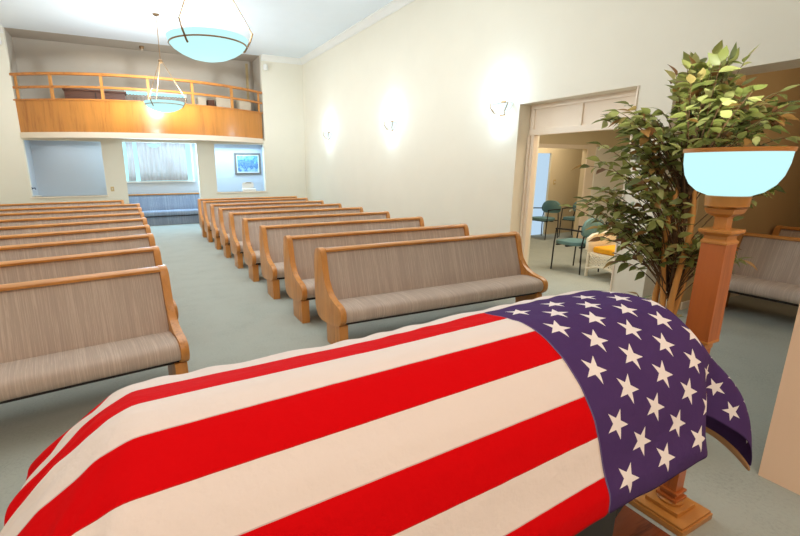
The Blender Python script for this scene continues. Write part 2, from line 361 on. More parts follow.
# draped cloth grid: second differences of x, y, z in millimetres, 66 rows of 117 points each
FLAG = [
1942,-4,-5,-6,-8,-9,-11,-12,-14,-15,-15,-15,-15,-14,-15,-14,-15,-18,-22,-19,-16,-16,-16,-18,-22,-23,-25,-25,-25,-25,-25,-25,-25,-25,-25,-25,-25,-25,-25,-25,-25,-25,-25,-25,-25,-25,-25,-25,-25,-25,-25,-25,-25,-25,-25,-25,-25,-25,
-25,-25,-25,-25,-25,-25,-25,-25,-25,-25,-25,-25,-25,-25,-25,-25,-25,-25,-26,-25,-25,-25,-25,-25,-25,-25,-25,-25,-25,-25,-25,-25,-25,-25,-25,-24,-24,-25,-8,-10,-10,-25,-4,5,8,2,-9,-18,-21,-23,-17,-7,1,1,-4,-9,-8,-7,-8,4,0,1,1,0,1,
0,0,0,-1,-1,0,-1,-1,0,0,-1,0,1,0,-1,-1,-1,-1,0,0,1,0,0,0,0,0,0,0,0,0,0,0,0,0,0,0,0,0,0,0,0,0,0,0,0,0,0,0,0,0,0,0,0,0,0,0,0,0,0,0,0,0,0,0,0,0,0,0,0,0,0,0,0,0,0,0,0,0,0,0,0,0,0,0,0,1,0,-1,1,0,-5,0,-1,5,4,5,-1,-7,-9,0,-2,1,3,5,0,-2,
-2,0,0,0,1,4,0,1,0,2,0,1,-1,0,0,0,-2,-1,0,0,-1,0,0,0,-1,-1,0,-1,-1,1,0,0,0,0,0,0,0,0,0,0,0,0,0,0,0,0,0,0,0,0,0,0,0,0,0,0,0,0,0,0,0,0,0,0,0,0,0,0,0,0,0,0,0,0,0,0,0,0,0,0,0,1,0,0,0,0,-1,0,0,0,0,1,0,0,0,0,-1,0,1,-1,0,-3,-3,-2,17,-3,
3,-4,-12,3,-5,0,2,5,1,0,-2,-2,2,1,-2,-1,2,1,0,1,1,1,0,2,0,0,-2,-1,0,-2,0,0,0,0,0,0,-1,-1,-1,0,-1,0,1,0,0,0,0,0,0,0,0,0,0,0,0,0,0,0,0,0,0,0,0,0,0,0,0,0,0,0,0,0,0,0,0,0,0,0,0,0,0,0,0,0,0,0,0,0,0,0,0,0,0,0,0,0,0,1,0,0,0,0,-1,0,0,0,1,
0,0,-1,0,1,1,7,-12,2,13,-4,-10,0,-7,0,0,2,5,2,-2,-3,0,2,-1,0,-1,1,0,0,1,1,1,2,1,0,1,0,-1,-2,-1,-1,0,0,0,0,-1,0,-1,0,-1,1,0,-1,0,0,0,0,0,0,0,0,0,0,0,0,0,0,0,0,0,0,0,0,0,0,0,0,0,0,0,0,0,0,0,0,0,0,0,0,0,0,0,0,0,0,0,0,0,0,0,0,0,0,0,0,
0,0,0,0,0,0,0,0,0,0,0,0,1,0,0,0,1,2,-5,3,6,2,-7,-7,-5,-1,1,1,5,1,1,-1,-3,1,0,-2,1,2,0,0,0,0,1,1,2,1,2,0,0,0,-1,-1,-1,-1,0,0,0,0,-1,-1,-1,1,-1,0,0,0,0,0,0,0,0,0,0,0,0,0,0,0,0,0,0,0,0,0,0,0,0,0,0,0,0,0,0,0,0,0,0,0,0,0,0,0,0,0,0,0,0,
0,0,0,0,0,0,0,0,0,0,0,0,0,0,0,0,0,0,0,1,0,-1,0,1,1,0,-1,6,-11,9,7,-3,-11,-8,0,2,-1,0,6,4,-3,-3,2,0,-1,2,-2,0,-1,-1,0,0,0,1,1,2,2,2,2,0,-1,-1,-2,-1,0,0,0,0,-1,0,0,-2,1,-1,0,0,0,0,0,0,0,0,0,0,0,0,0,0,0,0,0,0,0,0,0,0,0,0,0,0,0,0,0,0,
0,0,0,0,0,0,0,0,0,0,0,0,0,0,0,0,0,0,0,0,0,0,0,0,0,0,0,0,0,0,0,1,-1,0,1,-1,1,1,0,-1,0,-2,10,2,-9,-12,1,0,0,0,5,2,1,-2,-4,0,0,-1,6,4,-4,-3,0,-1,0,-1,1,1,2,2,3,2,1,0,-1,-1,-1,-1,0,0,-1,0,0,-1,0,-1,0,-1,1,0,0,0,0,0,0,0,0,0,0,0,0,0,0,
0,0,0,0,0,0,0,0,0,0,0,0,0,0,0,0,0,0,0,0,0,0,0,0,0,0,0,0,0,0,0,0,0,0,0,0,0,0,0,0,0,0,0,0,0,0,0,0,-1,2,1,-2,3,1,-6,4,9,-3,-16,-1,0,0,0,0,6,2,-1,-4,0,0,0,0,-1,8,0,-4,-1,0,-1,0,0,0,0,3,2,4,3,1,0,-2,-1,0,0,-1,0,-1,-1,0,0,-1,0,1,-1,0,0,
0,0,0,0,0,0,0,0,0,0,0,0,0,0,0,0,0,0,0,0,0,0,0,0,0,0,0,0,0,0,0,0,0,0,0,0,0,0,0,0,0,0,0,0,0,0,0,0,0,0,0,0,0,0,0,0,0,0,0,0,0,1,-3,2,4,0,-8,12,7,-18,-5,-1,0,1,-1,2,5,0,-2,-2,1,-1,1,9,6,-12,11,-4,-1,-1,-1,0,-2,0,1,0,3,2,4,4,1,0,-2,-1,
0,0,-1,1,-1,-1,0,0,-1,0,0,0,0,0,0,0,0,0,0,0,0,0,0,0,0,0,0,0,0,0,0,0,0,0,0,0,0,0,0,0,0,0,0,0,0,0,0,0,0,0,0,0,0,0,0,0,0,0,0,0,0,0,0,0,0,0,0,0,0,0,-1,1,0,0,-1,0,8,-6,2,-4,17,-11,-15,-1,4,0,-1,-1,6,1,3,-7,0,0,6,10,0,-10,11,-1,-5,0,-1,
-1,-1,-1,-1,0,0,0,2,4,4,4,2,0,-2,-1,0,0,-1,0,0,-1,-1,1,-1,0,0,0,0,0,0,0,0,0,0,0,0,0,0,0,0,0,0,0,0,0,0,0,0,0,0,0,0,0,0,0,0,0,0,0,0,0,0,0,0,0,0,0,0,0,0,0,0,0,0,0,0,0,0,0,0,0,0,0,0,0,0,0,0,-2,2,1,0,-2,4,5,-19,0,6,-4,2,-1,2,2,6,-7,0,
0,10,5,-1,-9,10,-2,1,-4,-1,0,-1,-2,0,-1,-2,-1,0,0,1,5,5,4,1,0,-1,0,0,-1,-1,0,-1,0,0,0,0,0,0,0,0,0,0,0,0,0,0,0,0,0,0,0,0,0,0,0,0,0,0,0,0,0,0,0,0,0,0,0,0,0,0,0,0,0,0,0,0,0,0,0,0,0,0,0,0,0,0,0,0,0,0,0,0,0,0,0,0,0,0,0,0,0,0,0,0,3,-8,
-7,10,-7,4,-3,0,3,5,-3,-1,-1,13,1,-1,-2,1,-1,-4,2,-4,0,-2,0,0,-1,-1,-1,-1,-2,0,-1,1,3,6,5,2,0,-1,-1,0,0,-1,0,0,-1,0,0,0,0,0,0,0,0,0,0,0,0,0,0,0,0,0,0,0,0,0,0,0,0,0,0,0,0,0,0,0,0,0,0,0,0,0,0,0,0,0,0,0,0,0,0,0,0,0,0,0,0,0,0,0,0,0,0,
0,0,0,0,0,0,0,0,-1,1,0,0,16,-28,11,-5,0,-3,0,2,2,8,-7,-1,13,-2,-2,-2,-3,9,-5,0,-2,-4,0,0,-1,0,-1,-1,0,-1,-1,-1,-1,-1,1,2,5,4,2,1,0,-1,-1,-1,0,0,0,0,0,0,0,0,0,0,0,0,0,0,0,0,0,0,0,0,0,0,0,0,0,0,0,0,0,0,0,0,0,0,0,0,0,0,0,0,0,0,0,0,0,
0,0,0,0,0,0,0,0,0,0,0,0,0,0,0,0,0,0,0,0,0,0,0,0,0,-1,0,13,-14,5,-9,-1,0,0,1,-2,13,-10,0,11,-4,-3,-3,-1,3,-5,3,6,-2,-3,0,0,0,-1,0,0,-1,0,0,-1,0,-1,-1,0,2,3,4,1,0,0,0,-1,0,-1,0,0,0,0,0,0,0,0,0,0,0,0,0,0,0,0,0,0,0,0,0,0,0,0,0,0,0,0,
0,0,0,0,0,0,0,0,0,0,0,0,0,0,0,0,0,0,0,0,0,0,0,0,0,0,0,0,0,0,0,0,0,0,0,-1,1,0,1,-1,0,-2,9,-8,-7,4,-3,0,-1,3,15,-14,2,1,-2,0,-1,1,2,-4,4,-1,-3,-1,-1,-1,0,0,0,0,0,0,0,0,-1,0,1,0,0,-1,2,1,2,0,-1,0,0,-1,0,0,0,0,0,0,0,0,0,0,0,0,0,0,0,0,
0,0,0,0,0,0,0,0,0,0,0,0,0,0,0,0,0,0,0,0,0,0,0,0,0,0,0,0,0,0,0,0,0,0,0,0,0,0,0,0,0,0,0,0,0,0,0,0,0,0,0,0,1,-5,5,-7,1,0,-3,1,0,9,4,-14,10,-1,0,-1,-3,1,0,1,2,-4,-1,-2,2,-2,0,0,-1,0,0,0,0,1,0,1,0,0,1,0,1,-1,0,0,1,0,-1,0,0,0,0,0,0,0,0,
0,0,0,0,0,0,0,0,0,0,0,0,0,0,0,0,0,0,0,0,0,0,0,0,0,0,0,0,0,0,0,0,0,0,0,0,0,0,0,0,0,0,0,0,0,0,0,0,0,0,0,0,0,0,0,0,0,0,0,0,-1,1,4,-6,10,-13,0,0,1,-3,14,-4,-9,13,-7,1,-1,-1,1,2,0,-5,-4,0,1,4,0,0,0,-1,0,-1,0,0,0,0,1,0,0,-1,1,2,0,-1,0,
0,0,1,0,-1,0,0,0,0,0,0,0,0,0,0,0,0,0,0,0,0,0,0,0,0,0,0,0,0,0,0,0,0,0,0,0,0,0,0,0,0,0,0,0,0,0,0,0,0,0,0,0,0,0,0,-1,1,0,0,0,0,0,0,0,0,0,0,0,0,0,0,-1,1,0,-2,1,-3,-2,1,0,-2,18,-12,-5,16,-9,-1,-2,2,1,1,-3,-2,-2,4,4,0,1,2,3,-1,0,0,0,-1,
0,0,-1,0,-1,0,1,-2,1,0,1,-1,1,1,-1,0,1,0,0,0,0,0,0,0,0,0,-1,0,0,0,0,0,0,0,0,0,0,0,0,0,0,0,0,0,0,0,0,0,0,0,0,0,0,0,0,0,0,0,0,0,0,0,0,0,0,-1,0,1,-1,0,0,0,0,0,0,0,0,1,0,0,0,0,0,0,1,-2,-2,7,-10,4,-2,1,18,-19,-2,17,-11,-3,2,1,1,-3,2,
-2,-2,5,4,-2,2,1,0,-1,-1,3,1,1,1,0,1,0,-1,0,-2,-2,-1,-1,1,0,1,0,0,0,0,0,0,0,0,0,0,0,0,0,0,1,0,0,-1,0,0,0,0,0,0,0,0,0,0,0,0,0,0,0,0,0,0,0,0,0,0,0,0,0,0,0,0,0,0,0,0,0,-1,0,1,0,0,0,0,0,0,0,0,0,0,0,-1,0,0,1,0,0,0,-1,1,0,0,1,-4,-1,19,
-20,0,18,-13,-4,2,0,5,0,-3,-2,-1,6,2,-1,2,0,-2,-1,-16,3,2,4,4,3,3,2,2,0,0,0,-3,-2,-2,-1,0,1,1,-1,0,0,0,0,0,0,0,0,0,0,0,0,0,0,0,1,-1,0,0,0,0,0,0,0,0,0,0,0,0,0,0,0,0,0,0,0,0,0,0,0,0,0,0,0,0,0,0,-1,0,1,0,0,0,0,0,0,0,0,0,0,0,0,0,0,0,
0,-1,0,0,1,0,-1,1,-2,-2,0,18,-20,0,19,-15,-2,5,1,1,-5,3,2,-6,6,2,-1,-1,-3,-3,0,-1,-23,3,1,3,2,3,3,3,3,4,3,2,1,0,-4,-3,-2,0,0,1,0,0,0,0,0,0,0,0,0,0,0,0,0,0,0,0,1,-1,0,0,0,0,0,0,0,0,0,0,0,0,0,0,0,0,0,0,0,0,0,0,0,0,0,0,0,-1,0,1,0,0,
0,0,0,0,0,0,0,0,0,0,0,0,0,0,0,0,0,0,0,-1,0,1,1,-3,-1,14,-16,0,18,-15,-1,3,0,0,-2,0,-2,-1,10,0,-4,-2,-2,0,-1,0,-1,-25,2,0,0,2,2,1,2,2,3,4,4,5,3,1,-1,-3,-3,1,0,0,0,0,0,0,0,0,0,0,0,0,0,0,0,0,0,0,1,-1,0,0,0,0,0,0,0,0,0,0,0,0,0,0,0,0,
0,0,0,0,0,0,0,0,0,-1,1,0,0,0,0,0,0,0,0,0,0,0,0,0,0,0,0,0,0,0,0,0,0,0,0,0,0,-1,-2,12,-12,-2,17,-14,0,2,0,-2,-4,4,3,-1,1,-6,-3,2,-1,2,0,2,-2,0,-24,1,1,0,0,2,1,0,1,1,2,2,3,3,5,2,2,-2,0,0,0,0,0,0,0,0,0,0,0,0,0,0,0,0,0,0,0,0,1,-1,0,0,
0,0,0,0,0,0,0,0,0,0,0,0,0,0,0,0,0,0,0,0,0,0,0,0,0,0,0,0,0,0,0,0,0,0,0,0,0,0,0,0,0,0,0,0,0,0,0,0,0,0,-1,7,-9,-2,16,-14,0,2,-1,-4,0,4,7,1,1,-1,-2,-3,-8,2,1,-2,0,0,0,-24,8,1,0,0,0,2,0,-1,1,-1,-1,1,2,2,3,4,3,0,0,0,0,0,0,0,0,0,0,0,0,0,
0,0,0,0,0,0,0,0,0,0,0,0,0,0,0,0,0,0,0,0,0,0,0,0,0,0,0,0,0,0,0,0,0,0,0,0,0,0,0,0,0,0,0,0,0,0,0,0,0,0,0,0,0,0,0,0,-1,0,0,0,0,4,-5,-2,12,-12,2,0,-4,1,4,1,11,-10,-2,-1,-2,-1,1,6,-2,-6,2,1,1,2,11,-6,-2,-1,-1,-2,-3,-2,0,-2,0,1,1,2,0,-1,
0,4,1,0,0,0,0,0,0,0,0,0,0,0,0,0,0,0,0,0,0,0,0,1,-1,0,0,0,0,0,0,0,0,0,0,0,0,0,0,0,0,0,0,0,0,0,-1,0,1,0,0,0,0,0,0,0,0,0,0,0,0,0,0,0,0,0,-1,0,0,0,0,1,0,0,0,1,-3,-2,10,-8,1,-1,-3,8,3,1,2,-10,-3,1,-1,2,6,0,-2,-1,3,2,2,0,1,20,-6,0,0,-2,
-3,-3,-2,-2,-1,-2,1,1,1,0,-1,-2,-1,1,1,0,0,0,0,0,0,0,0,0,0,0,0,0,0,0,0,0,0,0,0,1,-1,0,0,0,0,0,0,0,0,0,0,0,0,0,0,0,0,0,0,0,-1,1,0,0,0,0,0,0,0,0,0,0,0,0,0,0,0,0,0,0,-1,1,0,0,0,0,0,0,0,0,0,-2,8,-7,0,-3,-1,5,-4,-1,2,1,-4,6,-2,3,1,2,2,
2,1,-3,2,-5,4,-1,13,-5,1,0,2,0,0,1,-1,-1,0,-1,-2,-1,-1,-2,0,-1,-1,-1,0,0,0,0,0,0,0,0,0,0,0,0,0,0,0,0,0,0,0,0,0,0,0,0,0,0,0,0,0,0,0,0,0,0,0,0,0,0,0,0,0,0,0,0,0,0,0,0,0,0,0,0,0,0,0,0,0,0,0,-1,0,1,0,0,0,0,0,0,0,0,0,-1,4,-5,1,-3,3,6,
1,0,-1,-6,-2,6,-1,1,4,0,-10,0,0,7,3,-4,1,-8,-5,-21,8,3,3,1,4,4,3,3,2,1,-1,-1,-6,-3,1,-1,0,0,0,0,0,0,0,0,0,0,0,0,0,0,0,0,0,0,0,0,0,0,0,-1,1,0,0,0,0,0,0,0,0,0,0,0,0,0,0,0,0,0,0,0,0,0,0,0,0,0,0,0,0,0,0,0,0,0,0,0,0,-1,1,0,0,0,0,0,0,0,
0,0,0,-1,1,-1,-1,-2,6,2,-5,-4,4,3,5,1,-1,-4,0,-9,0,9,-1,-2,-9,3,-2,-2,1,2,-24,3,1,0,2,1,2,3,4,5,3,2,2,-10,-3,0,2,3,7,-3,0,0,0,0,0,0,0,0,0,0,0,0,0,0,0,0,0,0,0,0,1,-1,0,0,0,0,0,0,0,0,0,0,0,0,0,0,0,0,0,0,-1,1,0,0,0,0,0,0,0,0,0,0,0,0,
0,0,0,0,0,0,0,0,0,0,0,0,0,0,0,0,1,0,-2,-1,1,-3,-3,0,2,-4,-2,-2,0,-1,7,0,2,-1,-4,0,1,3,-5,1,2,0,-1,3,-2,-1,3,-6,-3,-3,-4,-3,-3,0,2,3,24,0,-1,-7,-3,1,0,0,0,0,0,0,0,0,0,0,0,0,0,0,0,0,0,0,0,0,0,0,0,0,0,0,0,0,0,0,0,0,0,0,0,0,0,0,0,0,0,
0,0,0,0,0,0,0,0,0,0,0,0,0,0,0,0,0,-1,1,0,0,0,0,0,0,0,0,0,0,0,0,0,0,5,1,0,1,-3,5,3,1,1,0,2,-8,0,-1,-2,1,-3,-4,-8,0,-1,2,8,0,4,2,-4,2,0,0,1,1,3,1,1,0,-1,-20,3,3,11,-5,-3,1,0,0,0,0,0,0,0,0,0,0,0,0,0,0,0,0,0,0,0,0,-1,1,0,0,0,0,0,0,0,
0,0,0,0,0,0,0,0,0,0,0,0,0,0,0,0,0,0,0,0,0,0,0,0,0,0,0,0,0,0,0,0,0,0,0,0,0,0,0,0,0,-1,0,3,-3,-3,4,2,5,-4,-3,-3,-3,-1,-1,4,6,2,2,-6,-3,0,5,0,0,-1,-1,0,7,-4,-1,1,7,2,0,-1,-4,-3,-3,-3,-10,9,10,-2,-5,5,-4,-1,0,0,0,0,0,0,0,0,0,0,0,0,0,
0,0,0,0,0,0,0,0,0,0,0,0,0,0,0,0,0,0,0,0,0,0,0,0,0,0,-1,1,0,0,0,0,0,0,0,0,0,0,0,0,0,0,0,-1,1,0,0,0,0,0,0,0,0,0,-1,0,0,1,1,-3,-1,2,-5,-1,0,0,1,1,5,6,2,-5,-9,0,0,3,5,2,1,-1,4,-1,-7,-2,7,-2,3,-10,4,-4,-7,-3,-2,-1,0,1,8,12,-15,0,0,3,6,
0,0,0,0,0,0,0,0,0,0,0,0,0,0,0,0,0,0,0,0,0,0,0,0,0,0,0,0,0,0,0,0,0,0,0,0,0,0,0,0,1,-1,0,0,0,0,0,0,0,0,0,0,0,0,0,0,0,0,0,0,0,0,0,0,0,0,0,0,1,-1,0,0,0,1,-1,1,7,0,-1,0,-1,1,-3,-8,-7,5,9,3,3,1,-1,1,-1,0,-5,-5,-3,-1,11,-2,-4,-1,-4,-3,5,
4,6,-7,-2,-2,-2,-8,10,10,-4,-7,0,1,-1,0,0,0,0,0,0,0,0,0,0,0,0,0,0,0,0,0,0,0,0,0,0,0,0,0,0,0,0,0,0,0,0,0,0,0,0,0,0,-1,1,0,0,0,0,0,0,0,0,0,0,0,0,0,0,0,0,0,0,0,0,0,0,0,0,0,0,0,1,-1,0,-1,-1,6,1,-7,-4,-1,-2,-1,-2,0,0,5,5,-4,-1,1,1,2,0,
1,-3,-3,0,0,0,14,-2,-3,0,-8,6,1,0,-3,8,7,1,0,-4,-1,-12,2,1,-7,0,1,-1,0,0,0,0,0,0,0,0,0,0,0,0,0,0,0,0,0,0,0,0,0,0,0,0,0,0,0,0,0,0,0,0,0,0,0,0,0,1,-1,0,0,0,0,0,0,0,0,0,0,0,0,0,0,0,1,-1,0,0,0,0,0,0,0,0,0,0,0,0,0,1,1,-6,-3,1,9,3,2,1,
-1,-4,1,-1,-2,-2,-4,-2,-1,0,0,1,-1,-1,2,1,2,14,2,1,4,-3,3,1,1,-1,-4,-10,-5,-4,-4,-7,12,-4,-3,6,0,0,1,0,0,0,0,0,0,0,0,0,0,0,0,0,0,0,0,0,-1,1,0,0,0,0,0,0,0,0,0,0,0,0,0,0,0,0,0,0,0,0,1,-1,0,0,0,0,0,0,0,0,0,0,0,0,0,0,0,0,0,0,0,0,0,0,
0,0,0,0,0,0,-1,1,3,0,-3,-7,-2,0,7,7,6,2,2,-6,-2,1,-5,-2,-3,-1,-3,6,8,-1,1,-1,16,0,1,-13,14,-9,-6,-12,-10,1,-3,1,1,6,17,-8,-3,7,1,-1,0,0,0,0,0,0,0,0,0,0,0,0,0,0,0,0,0,0,-1,1,0,0,0,0,0,0,0,0,0,0,0,0,0,0,0,0,0,0,0,0,0,-1,1,0,0,0,0,0,
0,0,0,0,0,0,0,0,0,1,-1,0,0,0,0,0,0,0,0,0,0,0,0,0,-1,-3,6,3,2,-2,-4,-10,-4,0,1,0,5,4,8,4,0,0,-2,3,0,-2,1,-1,1,8,-2,-5,3,-16,-5,-4,0,1,1,8,6,9,7,-11,-10,14,-5,1,0,0,0,0,0,0,0,0,0,0,0,0,0,0,0,0,0,0,0,0,0,0,0,0,0,0,0,0,0,0,0,0,0,0,0,
0,0,0,0,0,0,0,0,0,0,0,0,0,0,0,0,0,0,0,0,0,0,0,0,1,-1,0,0,0,0,0,0,0,0,0,1,0,0,0,2,-8,1,4,3,3,1,-5,-4,-2,0,2,3,-5,-3,2,9,6,-2,-2,-4,5,1,0,-20,-1,0,0,0,1,-1,7,17,4,2,2,-4,-8,-8,11,-9,21,-14,0,0,0,0,0,0,0,0,0,0,0,0,0,0,0,0,0,0,-1,1,0,
0,0,0,0,0,0,0,0,0,0,0,0,0,0,0,0,0,0,0,0,1,-1,0,0,0,0,0,0,0,0,0,0,0,0,0,0,0,0,0,1,0,-1,0,0,0,0,0,0,0,0,0,-1,1,1,3,-5,-5,4,3,1,5,1,-5,6,-4,-8,-3,8,2,-9,-1,2,3,5,2,1,0,-21,0,0,0,0,4,12,10,-3,0,-1,-5,-5,0,13,-9,24,-25,6,0,0,0,0,0,0,0,
0,0,0,0,0,0,0,0,0,-1,0,1,0,0,0,0,0,0,0,0,0,0,0,0,0,0,0,0,0,0,0,0,0,0,-1,1,0,0,0,0,0,0,0,0,0,0,0,0,0,0,0,0,0,0,0,1,0,0,-1,0,0,0,0,0,0,0,-2,2,0,4,-3,-7,-1,5,1,3,6,-14,6,5,0,-9,0,9,1,2,1,0,-4,1,1,-21,1,7,-2,10,10,4,-5,-4,-2,-2,-4,4,
3,3,20,-21,-3,2,0,0,0,0,0,0,0,0,0,0,0,0,0,0,-1,0,1,0,0,0,0,0,0,0,0,0,0,0,0,0,0,0,0,0,0,0,0,0,0,0,0,0,0,0,0,0,0,0,0,0,0,0,0,0,0,0,0,0,0,0,0,0,0,0,0,1,0,0,0,0,0,0,0,1,-6,6,-1,3,-2,-5,-6,1,-1,6,9,-9,2,-1,6,-6,-5,0,1,2,3,2,2,2,-14,5,
-5,17,3,-4,-9,-4,-1,1,2,9,8,9,0,-9,-11,4,-2,1,0,0,0,0,0,0,0,0,0,0,0,-1,0,1,0,0,0,0,0,0,0,0,0,0,0,0,0,0,0,0,0,0,0,0,0,0,0,0,0,0,1,0,-1,0,0,0,0,0,0,0,0,0,0,0,0,0,0,0,0,0,0,0,0,0,0,0,0,0,0,0,0,1,0,3,-10,9,-1,3,-2,-2,-6,-1,2,3,3,-5,5,
-6,9,-1,-4,3,-4,-2,0,1,3,-7,-2,11,-3,-2,-5,4,3,5,6,8,4,-6,1,-6,-11,5,1,-6,0,0,0,0,0,0,0,-1,0,0,0,0,1,0,0,0,0,0,0,0,0,0,0,0,0,0,0,0,0,0,0,0,0,0,0,0,0,0,0,0,0,0,0,0,0,0,0,0,0,0,0,0,0,0,0,0,0,0,0,0,0,0,0,0,0,0,0,0,0,1,0,0,-2,3,-1,3,
-12,10,0,4,1,-3,-4,-11,0,8,6,-2,0,-3,4,0,-2,3,0,0,-1,-3,-2,7,-7,-2,-1,8,6,8,4,0,-4,-7,11,-17,-14,-4,4,4,6,-1,0,0,0,0,0,0,1,0,0,0,0,0,0,0,0,0,0,0,0,0,0,0,0,0,0,0,0,0,0,0,0,0,0,0,0,0,0,0,0,0,0,0,1,-1,0,0,0,0,0,0,0,0,0,0,0,0,0,0,0,0,
0,0,0,0,0,0,1,0,-1,0,1,0,1,-1,0,3,-13,10,-1,2,5,0,-4,-6,3,-2,2,0,2,-1,2,-4,2,-1,-3,0,1,3,2,0,4,7,5,1,-4,-10,-3,6,8,-19,-12,-2,16,2,0,-4,0,0,0,0,0,0,0,0,0,0,0,0,0,0,0,0,0,0,0,0,0,0,0,0,0,0,0,0,0,0,0,0,0,0,0,0,0,0,0,0,0,0,0,0,0,0,0,
0,0,0,0,0,0,0,0,0,0,0,0,0,0,0,0,0,0,0,0,0,0,0,1,0,1,-5,6,-2,1,2,-14,13,-3,-1,5,4,-5,-9,-2,-1,10,-1,-1,2,0,-7,1,3,-2,0,-2,7,14,3,-3,-5,-9,-3,8,9,-6,-16,-8,2,2,7,3,-4,0,1,0,0,0,0,0,0,0,0,0,0,0,0,0,0,0,0,0,0,0,0,0,0,0,0,0,0,0,0,0,0,
0,0,0,0,0,0,0,0,0,0,0,0,0,1,-1,0,0,0,0,0,0,0,0,0,0,0,0,0,0,0,0,0,1,0,0,0,-1,0,1,-1,1,0,0,2,2,-4,2,2,-16,14,-3,1,2,3,-2,-4,-4,-6,0,1,0,2,3,-3,0,3,-1,21,-4,-5,-4,-6,-2,5,9,6,-11,-14,-7,0,-1,14,-2,4,0,-3,-1,0,0,0,1,0,0,0,0,0,0,0,0,0,
0,0,0,0,0,0,0,0,0,0,0,0,0,0,0,0,0,0,0,0,0,0,0,0,0,0,0,0,0,0,0,1,0,0,-1,1,-1,0,1,0,0,0,-1,0,0,0,1,0,0,-1,0,0,0,0,0,0,0,-1,-1,3,-5,7,1,-2,1,2,-16,15,-8,3,-2,3,6,0,-4,-5,-4,-2,-1,3,4,-1,-1,-1,8,-3,-1,-1,2,4,9,0,-12,-13,-3,-1,-3,16,2,
-6,4,-1,-2,0,0,0,1,-1,0,1,0,0,0,0,0,0,0,0,0,0,0,0,0,0,0,0,0,0,0,0,0,0,0,0,0,0,0,0,0,0,0,0,0,0,0,0,0,0,0,0,0,1,-1,1,0,-1,0,0,0,0,1,0,0,-1,0,0,0,0,0,0,1,0,-1,0,0,1,3,-4,4,0,1,-2,-1,3,-15,14,-10,8,0,-3,-2,10,-2,-4,-3,-2,-5,2,0,1,-1,
2,0,-1,3,9,7,-4,-13,-12,1,-4,-2,18,2,-6,4,-2,-3,0,1,0,0,0,0,0,-1,1,0,0,0,0,0,0,0,0,0,0,0,0,0,0,0,0,0,0,0,0,0,0,0,0,0,0,0,0,0,0,0,0,0,0,0,0,0,0,0,0,0,0,0,0,0,0,0,0,1,-1,0,0,0,0,0,0,0,0,0,0,0,1,0,0,-1,4,-1,-8,11,-3,2,0,-3,3,-13,13,
-10,1,1,2,1,7,1,-2,-4,1,-11,-1,1,1,4,2,5,6,3,-7,-12,-8,0,-5,-2,23,-4,-2,8,3,-17,2,-1,1,0,0,0,0,1,0,-1,1,0,0,0,0,0,0,0,0,0,0,0,0,0,0,0,0,0,0,0,0,0,0,0,0,0,0,0,0,0,0,0,0,0,0,0,0,0,0,0,0,0,0,0,0,0,0,0,0,0,0,0,0,0,0,0,0,0,0,-1,1,0,0,
0,0,1,3,-4,2,4,-3,2,-1,0,1,-13,11,-4,-2,5,-5,4,1,6,0,-6,1,0,-10,-1,9,5,5,0,-9,-10,-7,-1,-2,-3,16,4,1,4,-1,-22,14,-4,0,0,0,2,-1,0,-1,1,1,-1,0,0,0,0,0,0,0,0,0,0,0,0,0,0,0,0,0,0,0,0,0,0,0,0,0,0,0,0,0,0,0,0,0,0,0,0,0,0,0,0,0,0,0,0,0,
0,0,0,0,0,0,0,0,0,0,0,0,0,1,-1,0,0,0,1,-1,6,0,-14,14,1,-3,2,-4,3,1,-10,5,-2,1,0,0,4,-1,5,1,0,-5,2,-3,17,3,-3,-10,-9,-6,-3,2,-5,12,10,-1,2,-2,-20,6,6,-1,1,-1,0,2,0,0,0,0,0,0,0,0,0,0,0,0,0,0,0,0,0,0,0,0,0,0,0,0,0,0,0,0,0,0,0,0,0,0,
0,0,0,0,0,0,0,0,0,0,0,0,0,0,0,0,0,0,0,0,0,0,0,0,0,0,0,0,0,1,-1,0,1,0,4,1,-7,5,-1,3,-18,19,1,-2,0,-4,4,-2,-5,1,-2,4,-6,2,1,4,5,0,-1,0,0,21,-6,-9,-9,-6,-4,6,-6,8,14,0,-3,1,-20,0,17,-6,0,1,0,0,0,1,-1,1,0,0,0,0,0,0,0,0,0,0,0,0,0,0,0,
0,0,0,0,0,0,0,0,0,0,0,0,0,0,0,0,0,0,0,0,0,0,0,0,0,0,0,0,0,0,0,0,0,0,0,0,0,0,0,0,0,0,0,0,0,-1,1,1,-2,1,-1,0,3,3,-1,-2,3,-18,19,1,0,0,-4,4,-4,-2,-2,1,4,0,1,-2,0,4,0,2,-1,12,-9,-9,-4,-2,5,-6,5,17,1,-2,-5,-15,0,11,3,-4,1,0,0,0,1,-1,1,
-1,1,0,0,0,0,0,0,0,0,0,0,0,0,0,0,0,0,0,0,0,0,0,0,0,0,0,0,0,0,0,0,0,0,0,0,0,0,0,0,0,0,0,0,0,0,0,0,0,0,0,0,0,0,0,0,0,0,0,0,0,0,-1,1,0,-1,1,0,2,2,0,-1,2,-2,-16,20,1,-1,2,-2,-3,1,-2,-8,0,-2,2,1,3,3,6,-1,2,2,-9,-2,-3,2,-3,6,16,2,-3,-6,
-13,-2,5,17,-13,3,1,-1,-1,1,0,1,0,0,0,0,0,0,0,0,0,0,0,0,0,0,0,0,0,0,0,0,0,0,0,0,0,0,0,0,0,0,0,0,0,0,0,0,0,0,0,0,0,0,0,0,0,0,0,0,0,0,0,0,0,0,0,0,0,0,0,0,0,0,0,0,-1,1,0,-1,2,2,0,3,-1,0,1,-4,-16,12,10,2,-1,-2,-2,-2,0,-7,-1,-4,-1,1,2,
